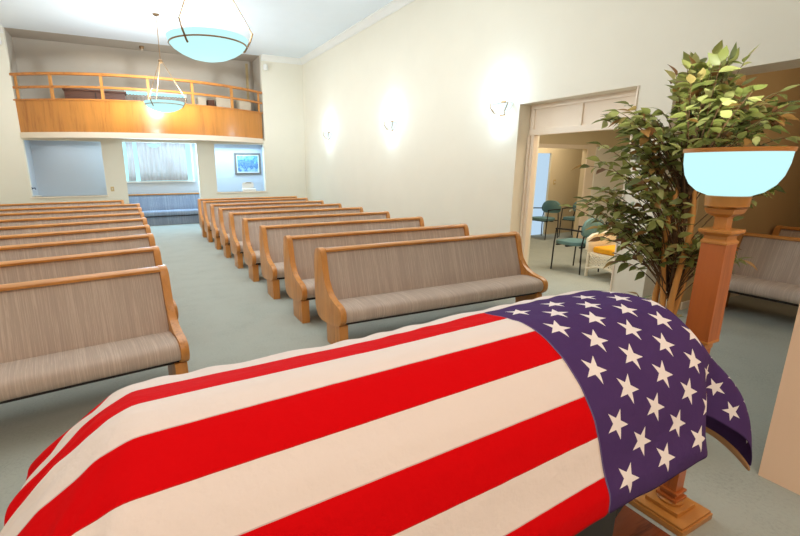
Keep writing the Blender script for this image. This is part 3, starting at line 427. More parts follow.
4,7,3,-10,0,0,1,-1,6,13,2,-2,-7,-13,1,-1,13,1,1,-11,6,0,0,3,-5,2,1,0,1,-1,0,0,0,0,0,0,0,0,0,0,0,0,0,0,0,0,0,0,0,0,0,0,0,0,0,0,0,0,0,0,0,0,0,0,0,0,0,0,0,0,0,0,0,0,0,0,0,0,0,0,0,0,0,0,0,0,0,0,0,0,1,-1,1,-1,1,2,-3,5,0,-5,3,0,2,11,
-10,-1,4,-3,-3,1,0,0,-3,-2,-3,-5,-1,1,1,5,-10,-1,0,1,8,11,2,-2,-8,-12,4,-7,16,0,1,-6,2,0,-1,1,1,2,-2,1,1,-2,0,0,0,0,0,0,0,0,0,0,0,0,0,0,0,0,0,0,0,0,0,0,0,0,0,0,0,0,0,0,0,0,0,0,0,0,0,0,0,0,0,0,0,0,0,0,0,0,0,0,0,0,0,0,0,0,0,0,0,0,0,
0,0,0,-1,3,0,-2,2,2,3,-5,1,9,-21,15,0,-1,2,-1,-1,1,0,-2,0,-1,1,-9,-5,1,-1,-11,3,-2,10,9,2,-2,-8,-12,5,-7,6,4,14,-12,-3,-1,3,0,1,1,0,0,-2,1,1,0,0,0,0,0,0,0,0,0,0,0,0,0,0,0,0,0,0,0,0,0,0,0,0,0,0,0,0,0,0,0,0,0,0,0,0,0,0,0,0,0,0,0,-1,
1,0,0,0,0,0,0,0,-1,0,1,0,0,0,0,0,0,0,0,0,-1,5,-2,-6,5,-1,-4,11,-1,5,-1,-1,-2,2,-1,1,-4,-4,2,5,-5,1,-1,1,-5,-8,-1,-10,0,12,6,3,-2,-10,-11,4,-1,-2,10,7,0,-13,-1,4,2,0,1,1,0,-1,1,0,0,0,0,0,0,0,0,0,0,0,0,0,0,0,0,0,0,0,0,0,0,0,0,0,0,0,
0,0,0,0,0,0,0,0,0,0,0,0,0,0,0,0,0,0,0,-1,0,0,0,0,0,0,0,1,0,-1,1,0,0,0,0,1,-1,0,1,-1,-1,2,-3,3,0,0,5,0,2,3,-5,4,-4,3,-1,-2,-2,-3,0,6,-4,1,0,1,-2,-5,-4,8,5,3,-4,-11,-9,6,2,-10,9,8,7,-16,11,-4,1,-3,0,1,0,0,0,0,-1,1,0,0,0,0,0,0,0,0,0,
0,0,0,0,0,0,0,0,0,0,0,0,0,0,0,0,0,0,0,0,0,0,0,0,0,0,0,0,0,0,0,-1,0,0,2,0,-1,0,0,0,0,0,0,0,0,0,-1,0,0,0,0,0,1,1,-2,0,1,1,-3,3,-1,0,1,7,1,-3,-6,8,2,-1,-8,7,-4,0,-4,3,3,-2,0,-1,1,0,5,5,1,-4,-12,-8,8,3,-11,5,17,-5,-6,12,-10,0,-1,-1,0,
2,0,0,0,0,0,-1,0,1,0,0,0,0,0,0,0,0,0,0,0,0,0,0,0,0,0,0,0,0,0,0,0,0,0,0,0,0,0,0,0,0,0,-1,0,0,0,0,1,0,0,-1,0,1,0,0,0,0,0,0,0,0,0,0,0,0,0,0,-1,1,-1,1,0,3,-3,0,1,0,1,-4,16,-17,14,0,-5,4,-1,1,-6,1,-3,0,-1,4,-3,1,1,1,-1,10,0,-4,-14,-7,
9,5,-11,6,4,8,1,1,-5,-4,1,-2,0,0,2,0,0,0,-1,0,1,0,0,0,0,0,0,0,0,0,0,0,0,0,0,0,0,0,0,0,0,0,0,0,0,0,0,0,0,0,0,0,0,0,0,-1,1,0,0,0,0,0,0,0,0,0,0,0,0,0,0,0,0,0,0,0,0,0,0,0,0,3,-3,0,-1,1,-9,10,2,-19,21,0,5,0,-5,-4,9,-8,5,3,0,1,-2,-5,-1,
-2,2,4,-2,0,-2,2,8,-5,-16,-4,12,4,-7,5,2,0,4,5,-1,-5,-1,3,3,-8,0,0,1,0,0,0,0,0,0,0,0,0,0,0,0,0,0,0,0,0,0,0,0,0,0,0,0,0,0,0,0,0,0,0,0,0,0,0,0,0,0,0,0,0,0,0,0,0,0,0,0,0,0,0,0,0,0,0,0,0,0,0,0,0,0,0,0,1,-2,0,0,3,-1,-6,-2,-3,16,-2,0,8,
-3,-1,4,-7,4,-8,9,0,-3,-1,-1,-2,-2,0,4,1,-2,1,-2,0,-16,-1,13,1,-3,-10,2,2,14,0,6,-3,-3,1,3,-6,0,2,-5,2,1,0,0,0,-1,0,1,0,0,0,0,0,0,0,0,0,0,0,0,0,0,0,0,0,0,0,0,0,0,0,0,0,0,0,0,0,0,0,-1,1,0,0,0,0,0,0,0,0,0,0,0,0,0,0,0,0,0,0,0,0,0,0,
0,0,-1,-1,1,0,-3,2,1,-11,7,1,5,4,0,4,0,-15,18,-3,-3,2,1,1,1,-5,-2,-2,-1,1,5,1,-1,-1,-16,1,8,-2,1,-8,5,3,6,5,-2,1,2,-3,2,-4,1,-1,1,0,-1,1,0,0,-1,1,0,0,0,0,0,0,0,0,0,0,0,0,0,0,0,0,0,0,0,0,0,0,0,0,0,0,0,0,0,0,0,0,0,0,0,0,0,0,0,0,0,0,
0,0,0,0,0,0,0,0,0,0,0,0,0,0,0,0,0,0,0,-1,1,1,0,3,-2,-1,-2,-2,11,-3,1,0,0,-2,7,0,-10,11,-2,-2,2,-4,-3,-2,-2,5,3,0,0,603,-1,0,0,1,2,2,4,5,6,7,8,9,10,12,13,13,15,-5,-11,-14,-17,-21,-18,-11,-10,2,1,-1,-1,-1,2,-1,-1,0,-1,0,0,1,2,2,-1,
-1,1,-1,0,0,0,0,0,0,0,0,1,-1,1,-1,0,1,0,0,0,0,0,0,0,0,0,0,-1,0,0,0,0,0,-1,0,0,0,0,0,-1,0,0,0,0,0,0,0,0,0,0,4,6,6,-6,-23,-23,-23,1,18,17,16,19,18,12,7,0,-15,-23,-24,-23,-22,-12,8,10,11,23,-8,-6,-3,-1,-1,0,-1,0,-1,0,0,0,0,-1,0,0,-5,
2,2,0,2,3,2,-2,2,-5,-2,0,1,1,-3,2,0,0,1,-1,-1,-1,2,-4,3,0,-2,2,0,0,0,0,1,-1,1,0,-1,1,-1,1,1,-3,1,1,-1,-1,1,0,0,-3,2,1,1,-1,1,-1,0,-1,2,1,-2,1,0,-1,1,0,1,-1,-3,1,1,-1,1,-2,3,-5,0,3,3,2,0,1,10,0,-2,1,0,-6,0,-5,-6,-3,0,0,-1,4,10,2,
-1,1,22,-4,-6,-4,-3,-1,0,-1,0,0,-1,0,0,-1,1,-1,-1,0,1,-1,2,0,2,1,0,-1,-2,-3,1,0,1,0,0,0,0,0,1,3,-3,-5,6,-4,1,1,-2,1,0,0,0,-1,1,-1,1,0,1,0,0,-2,2,-1,-1,1,1,-2,0,1,3,-2,-1,0,0,-1,0,1,1,-1,-2,2,0,0,1,0,0,-2,0,4,-5,2,1,-4,6,-3,-1,-2,
0,5,2,2,0,8,1,-2,1,-5,3,-10,-3,-4,-2,0,0,2,6,15,-1,-1,-4,23,-2,-2,-5,-5,-3,-2,0,-1,-1,1,-1,-1,1,-1,0,0,-1,1,0,0,1,1,1,1,0,0,2,3,-1,-2,1,-1,1,-1,0,-1,-2,3,1,-6,3,0,-1,1,-1,0,0,-1,0,0,0,-2,0,-1,0,0,0,0,0,0,0,0,1,0,-1,0,0,0,0,1,-1,1,
-1,0,0,1,0,-1,0,1,-1,0,2,1,-1,0,-5,3,1,1,-6,4,-3,-1,5,-1,-3,18,0,-5,3,1,0,-13,-1,-2,-3,-1,-1,0,4,14,3,-2,-1,-2,22,0,0,-2,-4,-6,-4,-2,-1,0,-1,0,0,-1,0,0,0,0,0,1,-1,-1,1,2,0,1,3,3,-2,3,0,0,0,-3,3,0,1,-2,0,1,1,-1,0,0,-2,2,-1,0,0,0,
-1,0,0,1,-2,1,-2,3,-2,-1,1,-1,0,0,-1,0,0,-1,0,-1,0,1,0,0,0,-1,0,0,-1,0,-1,1,-1,-1,0,-1,4,3,-8,2,0,0,2,-3,-2,2,-2,2,14,-1,0,2,-3,-17,1,4,-3,-2,-2,0,1,11,9,-2,-8,1,6,20,2,0,0,-2,-3,-5,-5,-2,-1,-1,-1,0,0,-1,0,0,0,0,-1,0,0,1,1,1,2,2,
2,1,-2,1,0,-1,3,-2,1,-2,2,0,-1,0,-1,2,-1,2,-2,2,-3,2,-1,1,-1,1,-1,1,-1,1,-2,1,2,-1,0,0,0,1,-1,0,1,0,0,0,0,-1,-1,2,-1,1,-1,1,1,-2,-1,2,-1,1,1,-4,-2,0,5,-9,9,-11,9,-9,-1,-2,10,8,-4,2,0,-13,-3,6,-4,-2,-3,-1,0,4,18,0,-3,8,-10,2,20,0,
2,1,0,-2,-3,-5,-5,-3,-2,0,-1,0,0,-1,0,0,-1,1,-1,1,1,0,2,3,0,0,0,0,0,0,1,-1,0,0,0,1,-1,0,1,1,-3,3,-1,0,-1,2,-1,0,0,1,-1,0,0,1,0,0,1,-2,0,1,0,0,-1,0,1,0,-1,1,0,0,0,2,-4,4,-3,2,-1,0,2,0,-1,1,-1,-2,2,-6,4,0,6,-3,-4,3,0,-10,-1,13,1,-2,
4,-11,-11,6,1,-2,-3,-2,0,2,11,-3,-2,-2,13,10,-8,18,1,1,1,2,0,-1,-2,-6,-5,-4,-2,0,-1,-1,0,0,0,0,0,1,1,-1,1,2,2,1,0,-1,-2,-1,2,0,0,1,-1,1,-1,1,0,-1,-3,4,-1,1,-1,0,1,-1,1,0,-1,2,-1,1,-1,0,0,0,1,-2,2,-1,0,1,1,-3,1,1,0,-2,1,1,-1,2,-4,
4,-2,2,-2,1,1,-2,1,0,2,-5,2,2,-3,-5,8,0,-5,-10,4,4,11,-1,2,-6,-14,2,3,1,-2,-3,-2,0,6,10,-1,0,1,-2,9,0,16,1,1,2,1,2,0,0,-3,-5,-5,-4,-3,-1,0,-1,0,-1,1,1,1,1,0,0,3,1,0,-1,-3,3,0,-2,0,1,-2,1,2,-1,-1,0,1,3,-5,2,0,1,-1,0,1,-1,0,1,-1,-1,
1,0,1,0,0,0,3,-5,2,-1,0,0,2,-1,-2,2,0,1,-1,-1,1,2,-3,2,-1,1,-2,1,1,-1,-3,3,4,-1,-6,0,1,3,9,-13,-5,-1,7,8,-6,5,-21,4,1,8,-5,-1,-4,-1,1,13,3,-2,4,4,-11,-4,7,13,2,1,1,1,2,2,1,1,-2,-4,-7,-5,-3,-1,0,-1,0,0,1,2,0,1,2,1,0,-1,-2,1,1,1,-2,
1,-2,3,-2,-1,1,1,-1,0,-1,3,-3,0,0,1,-1,0,1,0,-1,1,1,-1,0,0,-1,1,0,-3,4,-1,0,0,0,0,-1,3,-3,2,-1,-1,1,-1,1,1,-1,-1,-1,2,-1,1,-1,3,-2,2,2,-2,-3,1,-2,4,-11,9,-12,17,-4,7,-23,8,-9,16,-3,-7,0,-3,-1,12,6,0,9,-17,-7,11,-4,-11,11,1,1,2,1,
2,1,2,1,1,-1,-4,-5,-5,-4,-2,-1,0,1,0,2,1,2,1,1,0,0,0,-1,0,0,2,-2,2,-2,0,0,0,0,1,-1,1,-1,0,0,0,-1,0,1,0,0,0,-1,1,0,-1,0,1,-1,-2,2,0,-1,1,0,0,-1,1,-2,2,-1,-1,2,0,-1,-1,0,0,0,1,-1,-1,0,1,0,-1,0,5,-1,2,-2,-7,6,0,-1,4,6,-3,-9,2,-17,13,
2,-7,-7,5,-3,6,16,-2,6,-17,6,7,-21,-8,2,9,1,1,0,2,0,3,1,2,2,1,1,-4,-6,-6,-4,-1,-1,0,2,0,2,2,2,0,-1,1,0,-1,0,0,0,1,-2,1,0,1,-2,1,0,1,-1,0,1,-2,1,0,1,-1,0,-1,1,0,0,0,1,-1,0,-1,3,-2,0,-1,1,0,0,0,0,0,0,1,-1,0,-1,2,-2,1,0,0,0,0,1,-1,
-2,2,-2,2,-1,2,0,0,-1,0,-1,0,5,5,1,-12,-17,17,8,-22,-2,19,-17,1,23,-4,-1,-6,8,5,-1,2,4,-2,7,1,0,1,0,2,0,1,2,2,2,2,0,-1,-5,-6,-5,-1,0,1,2,2,2,1,0,0,-1,-1,2,-1,-1,0,0,0,0,1,-2,2,-1,0,0,0,0,0,1,-2,2,0,-1,-1,2,0,-1,0,0,0,1,-1,1,-2,2,
-1,2,-3,1,0,1,-2,2,-1,0,1,-1,0,-1,2,-1,0,0,0,0,0,1,0,-4,2,1,0,0,1,0,0,-1,1,0,5,0,-6,-19,28,-5,-5,0,5,-15,-7,27,-6,3,5,2,1,0,-5,5,0,1,6,0,1,0,1,0,1,1,1,0,2,1,3,1,-1,-4,-5,-5,0,0,2,2,2,2,0,1,-1,0,2,-2,2,-1,-1,1,0,-1,1,-1,0,-1,0,1,
-1,-1,1,1,-1,-1,1,0,-2,0,1,0,-1,0,0,0,0,1,0,-1,0,2,-1,-1,0,2,-2,0,0,0,0,1,-2,1,0,0,0,1,-1,0,0,1,1,1,-5,2,1,-1,1,-1,1,0,1,9,0,-26,23,-1,3,-14,13,-4,-19,18,-1,8,2,2,-3,0,2,-4,2,3,0,5,5,1,0,0,0,0,0,0,1,0,1,1,1,2,0,-4,-5,-4,2,1,3,2,0,
1,0,1,1,-1,0,-1,-1,2,0,-1,1,-1,1,0,0,0,-1,1,0,0,0,-2,2,-1,1,-1,1,0,-1,0,0,0,0,0,-1,0,1,-1,-1,0,1,-1,0,1,-1,-1,0,1,-1,2,-2,0,0,0,-1,0,0,-1,1,1,-2,2,-3,6,-5,1,6,-6,0,9,1,-21,14,6,-4,-2,2,3,-23,19,9,0,-1,1,-2,2,0,-3,3,0,-2,-1,25,-4,
0,0,0,0,-1,0,0,0,0,0,1,0,0,0,-2,-3,-5,-2,1,1,1,2,0,0,0,-1,-1,2,-2,3,-2,1,-1,0,1,-1,0,0,0,1,-1,1,-1,0,1,-1,1,-1,2,-2,0,0,1,0,-1,1,-2,2,-1,0,1,0,-1,0,1,-1,-1,2,0,0,-1,1,-2,2,0,-1,1,-1,1,-1,1,-1,-1,2,-2,3,-2,0,-1,1,-4,2,9,-3,-1,0,-3,
1,-6,14,-28,22,7,0,0,0,-2,1,0,1,0,-1,-2,-3,3,27,-1,0,0,0,-1,1,-1,0,-1,0,0,-1,0,0,-1,0,-2,-4,-2,1,0,1,-1,1,-1,0,0,0,-1,2,-2,1,-1,0,0,-1,1,-1,1,-1,0,0,0,1,-1,1,-1,0,0,0,1,-1,1,-1,0,0,0,2,-2,1,-1,-1,1,1,0,-1,1,0,-1,0,0,1,-1,2,-4,2,0,
0,1,-1,1,-1,1,-1,0,0,0,0,0,1,0,-10,13,3,-5,6,-3,1,-10,13,-23,20,3,1,-1,1,-1,1,-1,0,-1,-4,-1,3,3,1,27,0,-1,0,0,1,-1,0,-2,0,-1,0,0,-1,0,0,-1,-1,-2,-1,-1,1,-1,1,0,0,0,0,-1,1,0,0,0,0,1,-1,1,-1,1,-1,0,0,0,0,-1,1,-1,1,-2,1,0,-1,1,-1,1,
-1,0,0,-1,1,-1,1,0,0,-1,0,0,-1,1,-1,1,-1,0,0,0,3,-3,1,-1,0,0,0,1,-1,0,0,1,-3,3,-1,0,0,1,6,-2,-6,5,0,-4,7,-16,16,2,1,-1,0,1,0,-1,1,-1,-3,4,-1,-1,-1,-2,26,-2,-1,0,1,0,0,-1,1,-1,0,-1,0,0,-1,-1,0,-1,-1,0,0,-1,1,-1,0,1,-1,1,1,-1,-1,1,
-1,1,-1,0,0,0,0,0,1,-1,1,-1,1,-1,0,0,1,0,-1,0,0,0,0,0,1,-1,1,-1,1,-1,1,-1,0,0,0,1,-1,1,-1,0,0,0,0,-1,1,-2,1,0,0,0,-1,1,1,-3,3,0,-5,6,-3,-3,4,5,-6,7,-9,7,-2,-10,11,1,2,-1,1,0,0,0,1,-1,-2,3,-3,2,-2,-1,1,27,-5,-2,0,1,1,-1,-1,0,0,0,1,
0,0,-2,0,-2,0,1,0,0,0,0,1,-1,0,0,-1,0,0,0,0,0,0,0,1,-1,1,-1,0,0,0,0,0,0,0,1,-1,1,-1,0,1,-2,2,-1,1,-1,1,-2,1,0,0,0,0,1,-1,1,-1,0,0,0,1,-1,1,-1,1,-1,1,0,-1,0,0,0,0,0,1,-1,0,1,0,0,-7,10,0,1,-7,2,1,-5,6,0,3,-1,1,0,0,1,0,0,-2,1,-3,1,
-2,1,2,0,11,1,2,1,1,0,1,0,-1,0,0,0,0,1,2,-2,0,0,2,1,0,0,-1,0,0,0,0,1,0,-1,1,-1,0,0,0,0,0,-1,1,0,-1,1,-1,0,0,0,0,0,-1,1,0,-1,2,-2,0,0,0,0,1,0,-1,1,-1,1,-1,0,0,0,1,-1,1,-1,0,0,0,0,0,1,-1,0,1,-1,1,-1,1,0,-1,1,0,-1,1,2,1,-1,-3,-5,7,
-2,0,2,4,-1,1,0,-1,-1,1,0,-2,1,-1,1,1,1,-1,-1,0,0,4,1,1,-1,2,2,2,1,1,0,0,0,0,1,1,1,1,2,1,0,0,1,-1,1,-1,1,-1,0,1,-1,1,0,-1,1,-1,0,1,-1,0,1,-1,0,1,-1,1,-1,0,1,-1,0,1,-1,0,1,-1,0,0,0,-1,1,-1,0,0,0,1,-1,0,-1,1,-1,1,0,-1,1,-1,0,0,0,0,
-1,1,-1,0,0,0,1,-1,1,-1,2,1,1,-2,-7,9,-2,-4,5,2,-1,1,1,0,-2,1,-3,0,0,1,2,1,0,-1,-1,1,-1,-9,6,2,-1,-2,-1,2,2,3,4,4,1,1,0,-1,1,2,3,3,0,1,0,-1,1,-1,1,-1,0,1,-1,0,0,0,1,-1,0,1,-1,0,1,-1,0,1,-1,0,0,0,1,-1,0,1,-1,0,1,-1,0,1,-1,0,1,-1,0,
1,-1,1,-1,0,1,0,-1,0,0,0,0,0,0,1,-1,0,0,1,-1,0,1,-1,0,-1,1,0,0,-1,3,-2,-7,8,-1,-6,6,2,0,1,0,-1,-2,1,2,0,0,-3,-4,3,-2,2,1,2,-3,0,-15,7,3,2,0,0,0,2,2,1,2,3,2,2,1,3,2,2,2,1,-1,0,1,-1,0,0,0,0,-1,1,0,-1,1,-1,0,1,-1,0,1,-1,0,1,-1,0,1,
-1,0,0,0,0,0,0,1,-1,0,1,-1,0,1,-1,0,1,-1,0,0,0,0,0,0,0,1,-1,1,0,-1,1,-1,0,1,0,-2,1,1,-1,0,1,0,-1,0,0,1,0,-5,6,-1,-6,6,1,0,1,-1,-2,0,2,-2,-2,0,-1,3,3,-6,2,1,-1,-2,2,0,0,0,1,2,3,2,2,2,0,1,-1,-2,0,0,2,3,4,1,1,1,1,0,-1,0,1,-1,0,1,0,
-1,1,0,-1,1,0,-1,0,1,-1,0,1,-1,0,0,0,0,0,-1,1,0,-1,1,-1,0,1,-1,0,0,0,0,0,-1,1,0,-1,0,1,-1,0,1,-1,0,0,0,1,-1,0,0,0,0,1,0,-1,0,1,-1,0,0,0,0,0,-3,5,-1,-5,6,0,0,0,-3,1,2,0,-1,2,0,-1,-3,-1,2,3,0,-3,0,2,0,1,20,-6,-1,0,2,3,1,1,1,-1,-1,0,
-1,0,1,0,0,2,1,1,-1,0,1,0,-1,1,0,-1,1,0,-1,1,0,-1,0,1,0,-1,1,0,-1,0,1,0,-1,0,1,0,-1,1,-1,0,0,1,-1,0,1,0,-1,0,1,0,-1,0,1,0,-1,1,0,-1,0,1,-1,0,-1,1,0,0,-1,1,0,-1,1,0,-1,0,0,0,0,0,0,2,-2,-3,4,0,1,0,-3,3,0,-1,0,1,-3,0,0,2,-1,1,0,1,-2,
-2,-5,2,-2,12,1,1,1,1,1,1,1,1,0,0,1,0,0,1,0,0,-1,1,0,1,0,0,0,0,-1,1,0,-1,0,1,-1,0,1,0,-1,0,1,-1,0,1,0,-1,0,1,0,-1,1,0,-1,1,0,0,-1,0,1,-1,0,1,0,-1,0,1,0,-1,1,0,-1,0,1,0,-1,0,1,0,-1,1,0,0,-1,1,0,-1,0,1,0,0,0,0,0,0,0,-2,2,0,0,-2,-1,
3,-1,-1,1,0,-2,3,-1,1,0,-2,-4,-1,-4,8,-3,5,-6,2,19,-4,-1,1,0,-1,0,1,0,2,1,1,1,2,0,0,0,0,1,1,0,0,-1,0,0,1,-1,0,1,0,-1,0,1,-1,0,0,1,-1,0,0,0,0,0,0,0,0,0,-1,1,0,0,-1,1,0,0,-1,1,0,-1,0,1,0,-1,0,1,-1,0,1,0,-1,0,1,0,-1,0,1,-1,0,1,0,-1,
0,0,1,-1,0,0,1,0,0,0,-2,1,0,1,-2,2,0,-1,0,1,0,0,0,0,0,-7,-1,7,0,-1,0,-5,6,0,-2,-10,9,1,2,0,2,0,0,0,1,0,1,1,2,1,0,1,0,1,1,0,0,0,0,1,0,-1,0,1,-1,0,1,0,-1,0,1,0,-1,0,1,0,-1,0,1,0,-1,0,0,1,-1,0,1,0,-1,0,1,0,-1,0,1,0,-1,0,1,0,-1,0,1,
-1,0,0,1,-1,0,0,1,-1,0,0,0,0,0,0,0,0,0,0,0,-1,0,0,1,0,0,0,-2,2,0,0,-2,2,0,-1,-1,1,0,0,-5,1,5,0,0,-12,5,-1,-13,-8,-8,2,4,0,0,0,2,1,1,3,5,1,1,0,-2,1,0,1,2,1,0,0,1,0,-1,0,1,0,-1,0,1,-1,0,0,1,-1,0,0,1,-1,0,0,1,-1,0,0,1,0,-1,0,1,-1,0,
0,1,-1,0,0,1,-1,0,0,1,-1,0,0,1,-1,0,0,1,-1,0,0,1,-1,0,0,1,-1,0,0,1,0,-1,0,0,1,0,0,0,-1,0,0,-1,1,-2,-1,-1,2,-3,-2,-1,-1,-1,-1,-1,8,-3,-15,-5,-4,26,-14,-2,-11,-2,8,23,0,0,0,0,-1,-1,-1,-3,-3,1,1,3,2,0,0,2,0,0,1,0,-1,0,0,1,-1,0,1,0,
-1,0,1,0,-1,0,1,0,-1,0,1,0,-1,0,1,0,-1,0,1,0,-1,0,1,0,-1,0,1,0,-1,0,0,1,-1,0,0,1,-1,0,0,1,-1,0,0,1,-1,0,0,1,-1,0,1,0,-1,0,1,0,0,-1,0,0,1,0,0,-1,0,-1,0,0,1,-3,-2,-2,-1,-1,-1,-1,-1,5,5,-3,4,2,-19,1,-5,15,7,0,23,0,0,0,0,0,0,0,-1,-1,
0,0,0,-1,2,1,-1,1,1,-1,0,1,0,0,-1,1,0,-1,0,0,1,-1,0,0,1,-1,0,0,1,-1,0,0,1,-1,0,0,1,-1,0,0,1,-1,0,0,1,-1,0,0,1,0,-1,0,1,0,-1,0,1,0,-1,0,1,0,-1,0,1,0,-1,0,1,-1,0,0,1,-1,0,0,1,0,0,-1,0,0,0,0,-1,1,0,-2,2,0,0,-2,0,0,0,1,-1,-2,5,-3,0,1,
0,1,0,0,0,22,1,1,-1,-2,-1,0,0,2,1,0,1,-5,4,-1,1,0,0,0,0,1,-1,0,0,1,-1,0,0,1,0,-1,0,1,0,-1,0,1,0,-1,0,1,0,-1,0,0,1,-1,0,0,1,-1,0,0,1,-1,0,0,1,-1,0,0,1,-1,0,0,1,-1,0,0,1,-1,0,0,1,-1,0,0,1,-1,0,0,1,-1,0,0,1,-1,0,1,0,0,-1,1,-1,0,-2,
-1,1,0,1,1,1,-2,0,1,-9,0,2,5,1,-2,1,0,-5,2,5,0,22,1,-1,1,0,0,-1,-2,-1,-1,0,0,5,0,-2,0,0,1,1,1,-1,1,0,0,-1,0,1,0,-1,0,0,1,-1,0,0,1,-1,0,1,0,-1,0,0,1,0,-1,0,1,0,-1,0,1,0,-1,0,1,0,-1,0,1,0,-1,0,1,0,-1,0,1,0,-1,0,1,0,-1,0,1,0,-1,0,1,
0,-1,0,1,0,-1,0,1,-1,0,1,0,-1,0,0,-2,0,0,0,0,1,1,0,-7,-4,10,-4,-5,-5,-2,1,0,4,10,3,-4,0,22,-1,2,0,1,-1,0,0,-3,2,1,0,0,-2,2,-5,3,2,0,0,1,-1,0,0,1,0,-1,0,0,1,0,-1,0,1,0,-1,0,1,-1,0,0,0,1,-1,0,0,1,-1,0,0,1,-1,0,0,1,-1,0,0,1,-1,0,0,1,
-1,0,0,1,-1,0,0,1,-1,0,0,1,-1,0,0,1,-1,0,0,1,-1,0,1,0,-1,0,1,-1,0,0,-1,0,1,-2,-1,-1,-2,-2,-1,2,5,2,-5,-1,2,2,1,0,1,-4,-7,-14,0,2,18,2,1,1,1,-1,0,-1,2,-3,-8,-1,0,3,2,7,0,0,0,1,-1,0,0,1,-1,0,0,1,0,-1,0,0,1,-1,0,0,1,-1,0,0,1,0,-1,0,
1,0,-1,0,0,1,-1,0,0,1,-1,0,1,0,-1,0,1,0,-1,0,1,0,-1,0,1,0,-1,0,1,0,-1,0,1,0,-1,0,1,0,-1,0,1,-1,0,1,0,-1,1,-1,-1,1,-1,-1,2,-2,-2,0,1,2,0,1,-1,1,-1,-4,-2,1,0,2,-10,-3,12,2,2,19,-1,-2,-6,5,-5,-2,-1,1,6,8,2,0,-2,-3,4,-1,-3,4,-1,1,0,0,
-1,0,1,0,-1,0,1,0,0,-1,0,1,0,-1,1,0,0,-1,1,0,0,-1,1,0,0,0,0,0,0,1,-1,0,0,0,0,0,1,-1,0,0,1,-1,0,0,1,-1,0,0,1,-1,0,0,1,-1,0,0,1,-1,0,0,1,-1,0,1,-1,1,0,-1,0,0,-1,-1,3,-3,0,0,2,-1,-4,-4,-3,-3,-2,3,13,1,0,-1,-3,2,-9,2,0,-1,17,-1,0,7,
-8,6,2,-1,-10,1,-4,0,2,6,5,0,-2,3,-1,1,-1,1,0,0,0,-1,0,1,0,-1,0,0,1,0,-1,1,0,-1,0,1,0,-1,0,1,0,-1,1,0,0,-1,1,0,-1,0,1,0,-1,0,1,-1,0,1,0,-1,0,1,0,-1,1,0,0,-1,1,0,0,0,0,0,0,0,0,0,1,-1,0,1,-1,0,0,1,0,0,-1,0,0,-3,-1,1,3,-2,-4,0,0,1,1,
3,-2,-15,-5,0,14,-11,-1,10,-7,3,4,22,1,0,0,-3,-5,-9,-3,9,-1,8,3,1,-3,3,-4,4,0,0,-2,1,0,0,0,0,1,0,-1,0,1,0,0,-1,0,1,-1,0,0,1,-1,0,1,0,-1,1,0,-1,1,0,0,-1,0,1,0,-1,0,1,0,-1,1,0,-1,0,1,0,-1,0,1,-1,0,1,0,0,-1,1,-1,0,0,1,-1,0,1,-1,0,1,
-1,1,0,0,-1,1,-1,1,-2,2,0,1,-2,-3,-2,6,0,0,0,0,0,-1,-4,3,0,-15,6,5,5,-5,-5,-1,7,-7,1,-1,1,-3,8,11,5,-1,0,0,0,2,-3,3,-2,-3,1,2,0,-1,0,0,1,-1,0,1,0,-1,0,1,0,0,0,0,0,1,-1,0,1,-1,0,1,-1,0,1,-1,0,1,0,0,0,0,0,1,-1,0,1,-1,0,1,0,-1,0,1,0,
-1,0,1,-1,0,0,1,-1,1,0,0,-1,1,0,-1,1,0,-1,1,-1,1,-1,1,-1,1,-1,1,-3,3,-1,2,-1,0,-5,-1,6,-4,0,3,-3,4,-2,0,-2,2,2,-4,-2,0,-3,2,4,-8,-1,4,13,8,0,0,1,0,-1,-1,-1,2,-1,-11,5,6,-1,0,1,0,0,-1,0,0,0,0,0,1,-1,0,1,-1,0,1,-1,0,1,-1,0,1,-1,0,1,
-1,0,1,-1,0,1,-1,0,1,-1,0,1,-1,0,1,-1,0,1,0,0,0,0,0,0,0,1,-1,0,1,-1,0,1,0,-1,1,0,0,0,0,0,0,0,1,-1,1,-1,1,0,0,-4,4,-1,0,1,0,0,-6,6,0,-6,0,5,-1,0,-3,-2,-3,0,7,-2,-2,4,2,12,-1,5,0,-1,1,1,-1,0,-1,1,1,0,-22,20,-3,1,2,0,-1,0,0,1,0,0,-1,
0,1,-1,0,1,-1,0,1,-1,0,1,-1,0,1,-1,0,1,-1,0,1,-1,0,1,-1,0,1,-1,0,1,-1,0,1,-1,0,1,-1,0,0,0,0,1,-1,1,-1,0,1,-1,0,1,0,-1,1,-1,1,-1,0,1,-1,1,-1,0,1,0,-1,-1,3,0,1,-4,3,1,-1,0,-1,2,-2,1,1,0,-3,3,-6,1,1,2,1,1,-1,-2,17,3,-3,5,0,1,-2,-1,
-1,1,0,3,-2,-10,-21,30,-6,6,-2,1,-1,0,1,0,-1,0,1,0,0,0,0,0,0,0,1,-1,1,0,-1,1,0,0,0,1,-1,0,1,-1,0,1,-1,0,1,-1,0,1,-1,0,1,-1,0,1,-1,0,1,-1,0,1,-1,0,0,0,1,-1,0,1,-1,-1,2,-1,0,0,0,1,-1,1,0,0,0,-1,1,1,-1,-6,8,-1,0,-4,2,2,1,0,0,0,-2,1,
0,-1,-1,1,2,-1,1,-1,0,0,1,21,0,1,1,-1,-1,1,1,0,-2,-8,-13,-15,3,32,-2,3,0,-2,-2,0,0,0,0,0,1,-1,0,1,-1,0,1,-1,1,-1,0,0,0,1,-1,1,-1,1,-1,0,1,-1,1,1,-1,0,1,-1,0,1,-1,1,0,0,0,0,0,1,0,-1,1,0,0,0,0,0,0,0,0,1,-1,0,1,-1,1,0,-1,1,-1,0,0,0,
